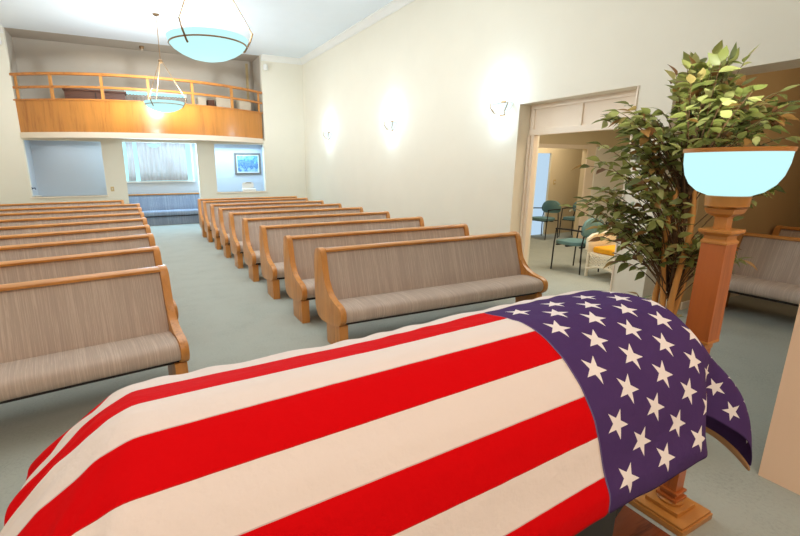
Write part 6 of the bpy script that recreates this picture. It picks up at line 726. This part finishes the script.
flag = thing('flag', 'large red, white and blue starred flag draped over the casket', 'flag', tuple(FP[33, 58]))
o0 = Vector(FP[33, 58])
def flag_part(name, sel, label=None):
    idx = {}; vs = []; fs = []; uvs = []
    def vid(j, i):
        if (j, i) not in idx:
            idx[(j, i)] = len(vs); vs.append(Vector(FP[j, i])-o0); uvs.append((2.9*i/(NU-1), 1.52*j/(NV-1)))
        return idx[(j, i)]
    for j in range(NV-1):
        for i in range(NU-1):
            if sel(i, j): fs.append((vid(j, i), vid(j, i+1), vid(j+1, i+1), vid(j+1, i)))
    me = bpy.data.meshes.new(name); me.from_pydata(vs, [], fs); uvl = me.uv_layers.new(name='UVMap')
    for l in me.loops: uvl.data[l.index].uv = uvs[l.vertex_index]
    me.materials.append(M_flag); me.shade_smooth()
    o = bpy.data.objects.new(name, me); C.objects.link(o); o.parent = flag
    if label: o['label'] = label
    sm = o.modifiers.new('smooth', 'SUBSURF'); sm.levels = sm.render_levels = 1
    sd = o.modifiers.new('thickness', 'SOLIDIFY'); sd.thickness = .0015; sd.offset = 0
    return o
flag_part('striped_field', lambda i, j: i >= 1 and not (i < 45 and j < 35), 'red and white stripes')
flag_part('canton', lambda i, j: 1 <= i < 45 and j < 35, 'dark purple blue canton with white stars')
flag_part('heading', lambda i, j: i < 1, 'tan canvas heading strip')

# ------------------------------------------------------------------ torchiere
tc = thing('torchiere', 'tall wooden pedestal lamp with a glowing white bowl beside the casket', 'floor lamp', (2.14, .92, 0))
def sq(bm, h0, h1, z0, z1):
    a = [bm.verts.new((sx*h0, sy*h0, z0)) for sx, sy in ((-1, -1), (1, -1), (1, 1), (-1, 1))]; b2 = [bm.verts.new((sx*h1, sy*h1, z1)) for sx, sy in ((-1, -1), (1, -1), (1, 1), (-1, 1))]
    bm.faces.new(a); bm.faces.new(b2[::-1])
    for k in range(4): bm.faces.new((a[k], a[(k+1) % 4], b2[(k+1) % 4], b2[k]))
bm = B(); box(bm, -.125, .125, -.125, .125, 0, .03, .003); box(bm, -.118, .118, -.118, .118, .03, .042, .003); box(bm, -.072, .072, -.072, .072, .042, .062, .003); lathe(bm, [(.05, .062), (.052, .075), (.04, .085), (0, .086)], seg=24)
obj('base', bm, M_brass, tc, 30)
bm = B(); box(bm, -.045, .045, -.045, .045, .085, .10, .003); box(bm, -.033, .033, -.033, .033, .10, .12); box(bm, -.042, .042, -.042, .042, .12, .132, .003)
sq(bm, .03, .03, .13, .86); obj('lower_stem', bm, M_torch, tc)
bm = B(); box(bm, -.034, .034, -.034, .034, .84, .87, .003); box(bm, -.048, .048, -.048, .048, .87, .882, .003); obj('lower_collar', bm, M_brass, tc)
bm = B(); sq(bm, .046, .044, .882, 1.295); obj('post', bm, M_torch, tc)
bm = B(); box(bm, -.047, .047, -.047, .047, 1.293, 1.303, .002); sq(bm, .047, .040, 1.303, 1.312); sq(bm, .040, .040, 1.312, 1.325); sq(bm, .040, .056, 1.325, 1.338); box(bm, -.058, .058, -.058, .058, 1.338, 1.352, .003); obj('capital', bm, M_brass, tc)
bm = B(); sq(bm, .022, .022, 1.352, 1.40); sq(bm, .022, .045, 1.40, 1.415); sq(bm, .045, .052, 1.415, 1.435); lathe(bm, [(0, 1.43), (.045, 1.43), (.072, 1.445), (.074, 1.485), (0, 1.486)], seg=32); obj('neck', bm, M_brass, tc, 30)
bm = B(); lathe(bm, [(0, 1.486), (.07, 1.487), (.105, 1.502), (.135, 1.53), (.153, 1.565), (.163, 1.61), (.166, 1.655), (.160, 1.655), (.157, 1.61), (.147, 1.568), (.13, 1.538), (.10, 1.511), (.065, 1.495), (0, 1.494)], seg=48)
bo = obj('bowl', bm, M_lamp, tc, 60)
bm = B(); lathe(bm, [(.155, 1.652), (.170, 1.652), (.172, 1.668), (.155, 1.668), (.155, 1.652)], seg=48); obj('rim', bm, M_brass, bo, 30)
point('torchiere_bulb', (0, 0, 1.63), 46, (.97, 1, .88), .05, tc)

# ------------------------------------------------------------------ pendant lamps
def pendant(label, x, y, zr, power):
    t = thing('pendant_lamp', label, 'pendant lamp', (x, y, zr), 0, 'bowl pendant lamps over the aisle')
    R = .415
    bm = B(); lathe(bm, [(0, -.20), (.10, -.192), (.20, -.168), (.29, -.128), (.355, -.085), (.395, -.04), (R-.005, .015), (R-.017, .015), (.38, -.04), (.34, -.08), (.28, -.118), (.19, -.156), (.09, -.18), (0, -.186)], seg=48); bo = obj('bowl', bm, M_lamp, t, 60)
    bm = B(); tube(bm, [(.392*math.cos(a), .392*math.sin(a), -.05) for a in [2*PI*k/48 for k in range(48)]], .008, 6, closed=True); obj('ring', bm, M_bronze, bo, 60)
    top = ZC-zr
    bm = B(); lathe(bm, [(0, top-.035), (.05, top-.03), (.07, top-.008), (.07, top-.001), (0, top-.001)], seg=24); obj('canopy', bm, M_bronze, t, 40)
    bm = B(); tube(bm, [(0, 0, .85), (0, 0, top-.02)], .008, 8); obj('stem', bm, M_bronze, t, 60)
    bm = B(); lathe(bm, [(0, .79), (.03, .80), (.045, .83), (.04, .86), (.015, .88), (0, .88)], seg=20); obj('hub', bm, M_bronze, t, 40)
    for k in range(3):
        a = math.radians(107+120*k); c, s = math.cos(a), math.sin(a)
        bm = B(); tube(bm, [(.035*c, .035*s, .82), (.455*c, .455*s, .085)], .008, 8); tube(bm, [(.46*c, .46*s, .095), (.43*c, .43*s, .01), (.372*c, .372*s, -.085), (.355*c, .355*s, -.10)], .010, 6); obj('suspension_rod', bm, M_bronze, t, 60)
    point('pendant_uplight', (0, 0, .14), power, COOL, .12, t)
    point('pendant_downlight', (0, 0, -.50), power*.09, COOL, .1, t)
    return t
pendant('smaller looking bowl pendant lamp hanging in front of the balcony', .93, 10.98, 2.96, 260)
pendant('large looking bowl pendant lamp nearest the camera, cut by the top edge', .93, 5.24, 2.895, 200)
# lobby bowl lamp
t = thing('ceiling_lamp', 'small glowing bowl lamp at the top of the lobby window', 'ceiling lamp', (.80, 13.9, 2.36))
bm = B(); lathe(bm, [(0, -.235), (.07, -.228), (.13, -.20), (.17, -.16), (.18, -.13), (.168, -.13), (.15, -.15), (.1, -.19), (0, -.21)], seg=32); obj('bowl', bm, M_lamp, t, 60)
bm = B(); tube(bm, [(0, 0, -.20), (0, 0, -.001)], .008); lathe(bm, [(.05, -.02), (.05, -.001), (0, -.001)], seg=16); obj('stem', bm, M_white, t, 60)

# ------------------------------------------------------------------ wall sconces
def sconce(label, y):
    t = thing('wall_sconce', label, 'wall lamp', (XW, y, 2.49), 0, 'bowl sconces on the right wall')
    bm = B(); lathe(bm, [(.02, -.15), (.07, -.135), (.12, -.10), (.16, -.05), (.185, 0), (.178, 0), (.15, -.05), (.115, -.092), (.065, -.125), (.02, -.14)], seg=24, a0=PI/2, a1=3*PI/2, sx=.8)
    bo = obj('bowl', bm, M_sconce, t, 60)
    bm = B(); tube(bm, [(.187*.8*math.cos(a), .187*math.sin(a), .0) for a in [PI/2+PI*k/24 for k in range(25)]], .004, 6); obj('rim', bm, M_bronze, bo, 60)
    for s in (-1, 1):
        bm = B(); tube(bm, [(-.01, s*.05, -.15), (-.08, s*.10, -.12), (-.10, s*.165, -.04), (-.09, s*.185, .04)], [.004, .008, .008, .005], 6); obj('arm', bm, M_bronze, t, 60)
    bm = B(); box(bm, -.018, -.001, -.05, .05, -.17, .05, .004); obj('back_plate', bm, M_bronze, t)
    point('sconce_uplight', (-.15, 0, .16), 14.0, (.55, .80, 1.0), .05, t)
    point('sconce_downlight', (-.13, 0, -.24), 5, (.55, .80, 1.0), .04, t)
    return t
sconce('brightest bowl sconce on the right wall, nearest the wide doorway', 5.14)
sconce('middle bowl sconce of three on the right wall', 8.24)
sconce('farthest bowl sconce on the right wall, nearest the balcony', 11.50)

# ------------------------------------------------------------------ ficus
def ficus():
    t = thing('ficus_tree', 'leafy ficus tree with several bare trunks behind the glowing torchiere', 'potted tree', (2.72, 1.36, 0))
    rf = random.Random(11)
    bm = B(); lathe(bm, [(0, 0), (.13, 0), (.15, .05), (.17, .25), (.18, .28), (.165, .28), (.155, .25), (0, .24)], seg=28); obj('pot', bm, mottled('brown_basket_pot', (120, 84, 50), .15, 40, .8, .4, 90), t, 40)
    bm = B(); lathe(bm, [(0, .245), (.155, .25), (.1, .262), (0, .27)], seg=20); obj('moss', bm, mottled('dry_moss', (92, 92, 48), .25, 60, .95, .6, 90), t)
    tr = [((-.05, .02), (-.035, .03)), ((.03, -.03), (.03, -.02)), ((.0, .06), (.015, .04)), ((.055, .03), (.05, .02)), ((-.01, -.05), (-.02, -.03))]
    bark = wood('ficus_bark', (196, 138, 72), (128, 80, 38), 2, .8, 9, 0)
    for (a, b2), (c, d) in tr:
        pts = []
        for k in range(9):
            s = k/8; z = .24+s*1.25; w2 = .02*math.sin(s*9+a*60)
            pts.append((a+(c-a)*s+w2, b2+(d-b2)*s+.02*math.cos(s*7+b2*50), z))
        bm = B(); tube(bm, pts, [.021-.009*k/8 for k in range(9)], 7); obj('trunk', bm, bark, t, 60)
    # sprays : (tip target relative to base, number, spread)
    right = Vector((.442, -.897, 0)); back = Vector((.897, .442, 0))
    cl = [(-.02, 2.08, .09, .07, 16), (.07, 2.02, .09, .07, 14), (-.10, 1.97, .09, .08, 10), (.04, 1.92, .13, .08, 16), (.16, 1.86, .10, .06, 12), (.27, 1.84, .06, .06, 7), (-.27, 1.90, .07, .06, 8), (-.22, 1.80, .09, .07, 9), (-.37, 1.87, .05, .05, 7), (.30, 1.88, .05, .04, 6),
          (-.33, 1.70, .08, .08, 9), (-.14, 1.70, .12, .08, 12), (.06, 1.74, .12, .08, 10), (-.34, 1.55, .09, .08, 9), (-.20, 1.52, .12, .09, 12), (-.42, 1.40, .08, .06, 7), (-.52, 1.34, .05, .04, 5), (-.26, 1.32, .11, .08, 11),
          (-.08, 1.42, .11, .10, 10), (-.36, 1.24, .06, .05, 5), (-.20, 1.18, .08, .05, 6), (-.27, 1.06, .04, .04, 3), (.0, 1.14, .08, .05, 6), (-.08, 1.22, .09, .06, 7), (.15, 1.16, .06, .05, 6), (.22, 1.10, .05, .05, 5), (.30, 1.46, .04, .04, 3), (.12, 1.30, .06, .06, 5), (.34, 1.70, .03, .03, 2)]
    leaves = B(); twigs = B()
    def leaf(p, d, up, L):
        d = d.normalized(); s = d.cross(up)
        if s.length < .05: s = d.orthogonal()
        s.normalize(); n = s.cross(d); w2 = L*.26; fold = rf.uniform(.1, .45); droop = rf.uniform(.05, .28)
        prof = ((0, .06), (.14, .66), (.34, 1), (.58, .84), (.8, .40), (1, .02))
        rows = []
        for q, wf in prof:
            c = p+d*(L*q)-n*(L*droop*q*q)
            rows.append([leaves.verts.new(c+s*(w2*wf)+n*(w2*wf*fold)), leaves.verts.new(c), leaves.verts.new(c-s*(w2*wf)+n*(w2*wf*fold))])
        for a, b2 in zip(rows, rows[1:]):
            for k in (0, 1): leaves.faces.new((a[k], a[k+1], b2[k+1], b2[k]))
    for lat, z, sp, szp, n in cl:
        for k in range(max(2, int(n*1.0))):
            tgt = right*(lat+rf.gauss(0, sp*.6))+back*rf.gauss(0, sp*.9+.05)+Vector((0, 0, z+rf.gauss(0, szp*.6)))
            zs = min(1.45, max(.85, z-.35+rf.uniform(-.15, .1)))
            st = Vector((rf.uniform(-.03, .03), rf.uniform(-.03, .03), zs))
            md = st.lerp(tgt, .55)+Vector((0, 0, .10+.05*rf.random()))
            pts = [st*(1-s)**2+md*(2*s*(1-s))+tgt*s*s for s in [j/7 for j in range(8)]]
            tube(twigs, pts, [.0034-.0003*j for j in range(8)], 4)
            nl = rf.randint(7, 10)
            for j in range(nl):
                s = .40+.60*(j+.5)/nl; p = st*(1-s)**2+md*(2*s*(1-s))+tgt*s*s; tan = ((md-st)*(1-s)+(tgt-md)*s).normalized()
                side = tan.cross(Vector((0, 0, 1))).normalized()*(1 if j % 2 else -1)
                d = tan*rf.uniform(.25, .8)+side*rf.uniform(.4, 1)+Vector((0, 0, rf.uniform(-.75, .25)))
                up = Vector((rf.gauss(0, .5), rf.gauss(0, .5), 1))
                leaf(p, d, up, rf.uniform(.058, .088))
            leaf(tgt, (tgt-md)+Vector((0, 0, -.05)), Vector((rf.gauss(0, .4), rf.gauss(0, .4), 1)), .08)
    # two low shoots by the pot
    for tgt in (right*-.16+back*.1+Vector((0, 0, .83)), right*.06+back*.12+Vector((0, 0, .74)), right*.1+back*.05+Vector((0, 0, .68))):
        st = Vector((0, .02, .5)); pts = [st.lerp(tgt, s)+Vector((0, 0, .05*math.sin(PI*s))) for s in (0, .3, .6, 1)]
        tube(twigs, pts, .003, 4)
        for j in range(4): leaf(pts[2].lerp(tgt, j/3), (tgt-st)*.6+Vector((rf.gauss(0, .3), rf.gauss(0, .3), -.1)), Vector((0, 0, 1)), .075)
    m, nt, b = nmat('ficus_leaf'); g = N(nt, 'ShaderNodeNewGeometry')
    col = ramp(nt, g.outputs['Random Per Island'], [(0, lin((98, 106, 56))), (.3, lin((124, 132, 68))), (.55, lin((152, 156, 88))), (.76, lin((182, 186, 122))), (.9, lin((170, 128, 70))), (1, lin((104, 66, 38)))])
    nt.links.new(col, b.inputs['Base Color']); b.inputs['Roughness'].default_value = .42
    tl = N(nt, 'ShaderNodeBsdfTranslucent'); nt.links.new(col, tl.inputs[0]); mxs = N(nt, 'ShaderNodeMixShader'); mxs.inputs[0].default_value = .35
    nt.links.new(b.outputs[0], mxs.inputs[1]); nt.links.new(tl.outputs[0], mxs.inputs[2]); nt.links.new(mxs.outputs[0], nt.nodes['Material Output'].inputs[0])
    obj('twigs', twigs, wood('ficus_twig_bark', (92, 66, 40), (60, 42, 26), 2, .8, 9, 0), t); obj('foliage', leaves, m, t, 60)
ficus()

# ------------------------------------------------------------------ side room chairs
def make_armchair(label, loc, rz):
    t = thing('armchair', label, 'chair', loc, rz, 'teal armchairs with black tube frames')
    bm = B(); prism(bm, smooth_poly([(-.23, -.21), (.23, -.21), (.24, .2), (.18, .24), (-.18, .24), (-.24, .2)], 2), .415, .47, 2, .012); obj('seat', bm, M_teal, t, 50)
    bm = B(); pl = smooth_poly([(-.22, .56), (.22, .56), (.25, .68), (.2, .80), (.08, .845), (-.08, .845), (-.2, .80), (-.25, .68)], 2)
    prism(bm, [(a, z) for a, z in pl], -.262, -.215, 1, .012); obj('backrest', bm, M_teal, t, 50)
    for s in (-1, 1):
        bm = B(); tube(bm, [(s*.265, .22, 0), (s*.265, .21, .44), (s*.265, .19, .655)], .011, 8); obj('leg', bm, M_black, t, 60)
        bm = B(); tube(bm, [(s*.22, -.26, 0), (s*.21, -.235, .44), (s*.17, -.25, .70)], .011, 8); obj('leg', bm, M_black, t, 60)
        bm = B(); tube(bm, [(s*.265, .20, .655), (s*.268, .0, .665), (s*.23, -.24, .655)], .013, 8); obj('armrest', bm, M_black, t, 60)
    bm = B(); box(bm, -.255, .255, -.02, .02, .395, .415); box(bm, -.25, .25, .16, .19, .395, .415); box(bm, -.21, .21, -.22, -.19, .395, .415); obj('seat_frame', bm, M_black, t)
    return t
c0 = make_armchair('teal armchair in front, between the doorway and the white wicker chair', (6.20, 4.53, 0), 0)
dup(c0, (7.02, 4.62, 0), 0, 'teal armchair half hidden behind the nearest teal chair and the ficus')
dup(c0, (8.42, 7.08, 0), math.radians(92), 'far teal armchair beside the bright narrow doorway')
dup(c0, (9.12, 6.74, 0), math.radians(100), 'far teal armchair partly hidden by the pale column trim')
def wicker(loc, rz):
    t = thing('wicker_armchair', 'white wicker armchair with a golden yellow cushion beyond the doorway', 'chair', loc, rz)
    # local: front towards +y, width x
    bm = B()
    pl = smooth_poly([(-.27, .27), (.27, .27), (.27, -.25), (-.27, -.25)], 0); prism(bm, pl, .335, .365, 2, .006); obj('seat', bm, M_wick, t, 40)
    bm = B(); box(bm, -.235, .235, -.2, .25, .365, .455, .03); obj('cushion', bm, M_yel, t, 60)
    for s in (-1, 1):
        bm = B()
        prism(bm, [(.27, .36), (.27, .56), (.20, .60), (-.10, .62), (-.30, .74), (-.28, .36)], s*.30-.022, s*.30+.022, 0, .01)
        tube(bm, [(s*.30, .285, .40), (s*.30, .285, .56), (s*.30, .2, .61), (s*.30, -.1, .635), (s*.28, -.32, .80)], .026, 8)
        obj('armrest', bm, M_wick, t, 50)
    bm = B(); n = 14; rows = []
    for i in range(n+1):
        a = -1+2*i/n; zt = .80+.16*math.cos(a*PI/2)
        rows.append([(a*.29, -.27-.05*(1-a*a), .36), (a*.30, -.33-.07*(1-a*a), zt)])
    f0 = [[bm.verts.new(p) for p in r] for r in rows]; f1 = [[bm.verts.new((p[0], p[1]-.04, p[2])) for p in r] for r in rows]
    for a, b2 in zip(f0, f0[1:]): bm.faces.new((a[0], b2[0], b2[1], a[1]))
    for a, b2 in zip(f1, f1[1:]): bm.faces.new((a[0], a[1], b2[1], b2[0]))
    for k in (0, 1):
        for i in range(n): bm.faces.new((f0[i][k], f1[i][k], f1[i+1][k], f0[i+1][k]))
    bm.faces.new((f0[0][0], f0[0][1], f1[0][1], f1[0][0])); bm.faces.new((f0[n][0], f1[n][0], f1[n][1], f0[n][1]))
    tube(bm, [(r[1][0], r[1][1]-.02, r[1][2]) for r in rows], .026, 8); obj('backrest', bm, M_wick, t, 50)
    bm = B()
    for sd in range(3):
        def P(u, z):
            return (u*.54-.27, .285, z) if sd == 0 else ((-.30, u*.54-.27, z) if sd == 1 else (.30, u*.54-.27, z))
        def zb(u): return .115+.07*math.sin(PI*u)
        for k in range(-6, 17):
            for sg in (1, -1):
                pts = []
                for s in (0, .25, .5, .75, 1):
                    u = k/10+(s*.45 if sg > 0 else .45-s*.45)
                    if 0 <= u <= 1: pts.append(P(u, zb(u)+(.34-zb(u))*s))
                if len(pts) > 1: tube(bm, pts, .0085, 5)
        tube(bm, [P(k/12, zb(k/12)) for k in range(13)], .02, 6)
    obj('lattice_skirt', bm, M_wick, t)
    for x, y in ((-.28, .27), (.28, .27), (-.27, -.27), (.27, -.27)):
        bm = B(); tube(bm, [(x, y, 0), (x, y, .36)], .022, 8); obj('leg', bm, M_wick, t, 60)
wicker((6.25, 3.88, 0), math.radians(84))

# ------------------------------------------------------------------ small things
t = thing('picture', 'framed blue landscape picture on the lobby wall, right opening', 'picture', (3.48, YLB-.002, 1.70))
bm = B()
for x0, x1, z0, z1 in ((-.41, .41, .27, .33), (-.41, .41, -.33, -.27), (-.41, -.35, -.27, .27), (.35, .41, -.27, .27)): box(bm, x0, x1, -.035, 0, z0, z1, .006)
obj('frame', bm, mottled('grey_brown_frame', (122, 112, 100), .1, 20, .5), t)
m, nt, b = nmat('blue_landscape_print'); v = coords(nt); sp = N(nt, 'ShaderNodeSeparateXYZ'); nt.links.new(v, sp.inputs[0])
f = noise(nt, v, 7, 5, .7); a = N(nt, 'ShaderNodeMath', operation='MULTIPLY_ADD'); nt.links.new(sp.outputs[2], a.inputs[0]); a.inputs[1].default_value = .9; nt.links.new(f, a.inputs[2])
nt.links.new(ramp(nt, a.outputs[0], [(.30, lin((150, 185, 215))), (.42, lin((52, 100, 150))), (.52, lin((130, 165, 185))), (.56, lin((70, 110, 140))), (.66, lin((120, 180, 225))), (.8, lin((165, 205, 235)))]), b.inputs['Base Color'])
bm = B(); box(bm, -.35, .35, -.016, -.006, -.27, .27); obj('print', bm, m, t)
bm = B()
for x0, x1, z0, z1 in ((-.35, .35, .245, .27), (-.35, .35, -.27, -.245), (-.35, -.325, -.245, .245), (.325, .35, -.245, .245)): box(bm, x0, x1, -.022, -.015, z0, z1)
obj('mat_border', bm, M_white, t)
t = thing('desk_box', 'small white open topped box with raised lid on the right sill', 'box', (3.26, YF+.05, SILL))
bm = B(); prism(bm, [(-.06, 0), (.06, 0), (.06, .10), (-.06, .07)], -.20, .20, 0, .004); obj('body', bm, M_white, t)
bm = B(); prism(bm, smooth_poly([(-.19, .08), (.17, .08), (.16, .24), (.11, .275), (-.12, .275), (-.18, .24)], 1), .062, .08, 1); obj('lid', bm, M_white, t)
bm = B(); tube(bm, [(-.08, .06, .245), (-.04, .045, .255), (.05, .045, .25), (.09, .06, .24)], .009, 6); obj('handle', bm, M_bronze, t)
t = thing('dish', 'white shallow dish on the left sill', 'dish', (-1.98, YF+.05, SILL))
bm = B(); lathe(bm, [(0, .004), (.06, 0), (.10, .03), (.095, .032), (.06, .01), (0, .012)], seg=24); o = obj('bowl', bm, M_white, t, 40)
t = thing('wall_hook', 'small dark blue bracket high in the left opening side', 'hook', (-2.088, YF+.11, 1.10))
bm = B(); box(bm, 0.0, .015, -.02, .02, -.03, .03, .003); tube(bm, [(.01, 0, .0), (.07, 0, .01), (.075, 0, -.03)], .012, 8); obj('bracket', bm, mottled('dark_blue_metal', (40, 60, 90), .1, 9, .5), t, 40)
def switch(label, loc, rz):
    t = thing('light_switch', label, 'switch', loc, rz)
    bm = B(); box(bm, -.04, .04, -.008, 0, -.06, .06, .003); obj('plate', bm, mottled('ivory_plastic', (206, 180, 128), .03, 9, .5), t)
    bm = B(); box(bm, -.008, .008, -.02, -.006, -.014, .014, .002); obj('toggle', bm, M_white, t)
switch('ivory light switch on the far wall beside the left opening', (-.335, YF, 1.05), 0)
switch('ivory light switch on the beige back wall beyond the doorway', (9.08, 7.42, 1.24), 0)
def spk(label, x, z):
    t = thing('wall_fixture', label, 'fixture', (x, YF, z)); bm = B(); lathe(bm, [(0, .0), (.06, .0), (.07, .05), (.065, .14), (.03, .16), (0, .16)], c=(0, -.09, -.07), seg=20); obj('housing', bm, M_white, t, 50)
    bm = B(); box(bm, -.02, .02, -.06, 0, -.02, .02, .003); obj('mount', bm, M_white, t)
spk('small white fixture on the wall at the right of the balcony', 3.90, 4.36)
spk('small white fixture on the wall at the left of the balcony', -2.22, 4.36)
# gallery contents
GZ = 2.455
t = thing('organ_console', 'dark brown wooden cabinet behind the left of the balcony railing', 'cabinet', (-.45, 13.95, GZ))
bm = B(); box(bm, -.68, .68, -.22, .22, 0, 1.02, .006); obj('body', bm, M_darkwood, t)
bm = B(); box(bm, -.71, .71, -.25, .23, 1.02, 1.06, .005); obj('top', bm, M_darkwood, t)
bm = B(); box(bm, -.01, .01, -.225, -.22, .05, 1.0); obj('door_gap', bm, M_dark, t)
gw = thing('window_2', 'low bright window with a short gathered curtain behind the balcony railing', 'window'); gw['kind'] = 'structure'
bm = B(); box(bm, .27, 1.78, YLB+.004, YLB+.012, 2.75, 3.62); obj('pane', bm, m_glass, gw)
bm = B()
box(bm, .22, 1.83, YLB-.02, YLB+.018, 2.70, 2.75); box(bm, .22, .27, YLB-.02, YLB+.018, 2.75, 3.62); box(bm, 1.78, 1.83, YLB-.02, YLB+.018, 2.75, 3.62); obj('window_frame', bm, M_white, gw)
bm = B(); box(bm, .22, 1.83, YLB-.03, YLB+.018, 3.62, 3.66); obj('lintel', bm, M_white, gw)
gc = thing('cafe_curtain', 'short gathered curtain over the window behind the balcony', 'curtain', (0, YLB-.07, 0))
bm = B(); rows = []
for i in range(220):
    x = .24+1.57*i/219; rows.append([bm.verts.new((x, .02*math.sin(x*75), z+(.012*math.sin(x*75) if z > 3 else 0))) for z in (2.7, 3.1, 3.54)])
for r0, r1 in zip(rows, rows[1:]):
    for k in (0, 1): bm.faces.new((r0[k], r1[k], r1[k+1], r0[k+1]))
m_cafe = mottled('grey_curtain_cloth', (176, 166, 156), .08, 20, .9)
o = obj('cloth', bm, m_cafe, gc, 180); sm = o.modifiers.new('thickness', 'SOLIDIFY'); sm.thickness = .003
bm = B(); tube(bm, [(.2, 0, 3.5), (1.85, 0, 3.5)], .007); obj('curtain_rod', bm, M_white, gc)
M_card = mottled('pale_cardboard', (206, 190, 166), .05, 6, .8)
def carton(label, x, w, h, d=.4, mat=None, base=GZ, y=13.85, name='carton'):
    t = thing(name, label, 'box', (x, y, base), 0, 'boxes stored behind the balcony railing')
    bm = B(); box(bm, -w/2, w/2, -d/2, d/2, 0, h, .004); obj('body', bm, mat or M_card, t)
    bm = B(); box(bm, -w/2-.004, w/2+.004, -d/2-.004, d/2+.004, h-.08, h+.004, .003); obj('lid', bm, mat or M_card, t)
carton('narrow pale box behind the railing, left of the brown box', 2.14, .22, 1.04)
carton('small brown box between pale boxes behind the railing', 2.38, .18, .98, mat=M_darkwood)
carton('wide pale box behind the railing, right of the brown box', 2.74, .44, 1.08)
carton('pale box behind the right end of the railing', 3.34, .34, 1.06)
t = thing('wooden_plank', 'tan upright plank leaning at the right end of the balcony', 'plank', (3.55, 14.1, GZ))
bm = B(); box(bm, -.035, .035, -.02, .02, 0, 2.12, .003); obj('board', bm, mottled('tan_board', (176, 154, 112), .08, 12, .8), t)
t = thing('gallery_ceiling_fixture', 'small tan fixture on the ceiling above the balcony', 'fixture', (.75, 13.9, ZC))
bm = B(); lathe(bm, [(0, -.07), (.05, -.065), (.06, -.03), (.06, 0), (0, 0)], seg=20); obj('housing', bm, M_bronze, t, 40)
bm = B(); lathe(bm, [(0, -.10), (.03, -.095), (.035, -.07), (0, -.07)], seg=16); obj('bulb', bm, M_card, t, 40)
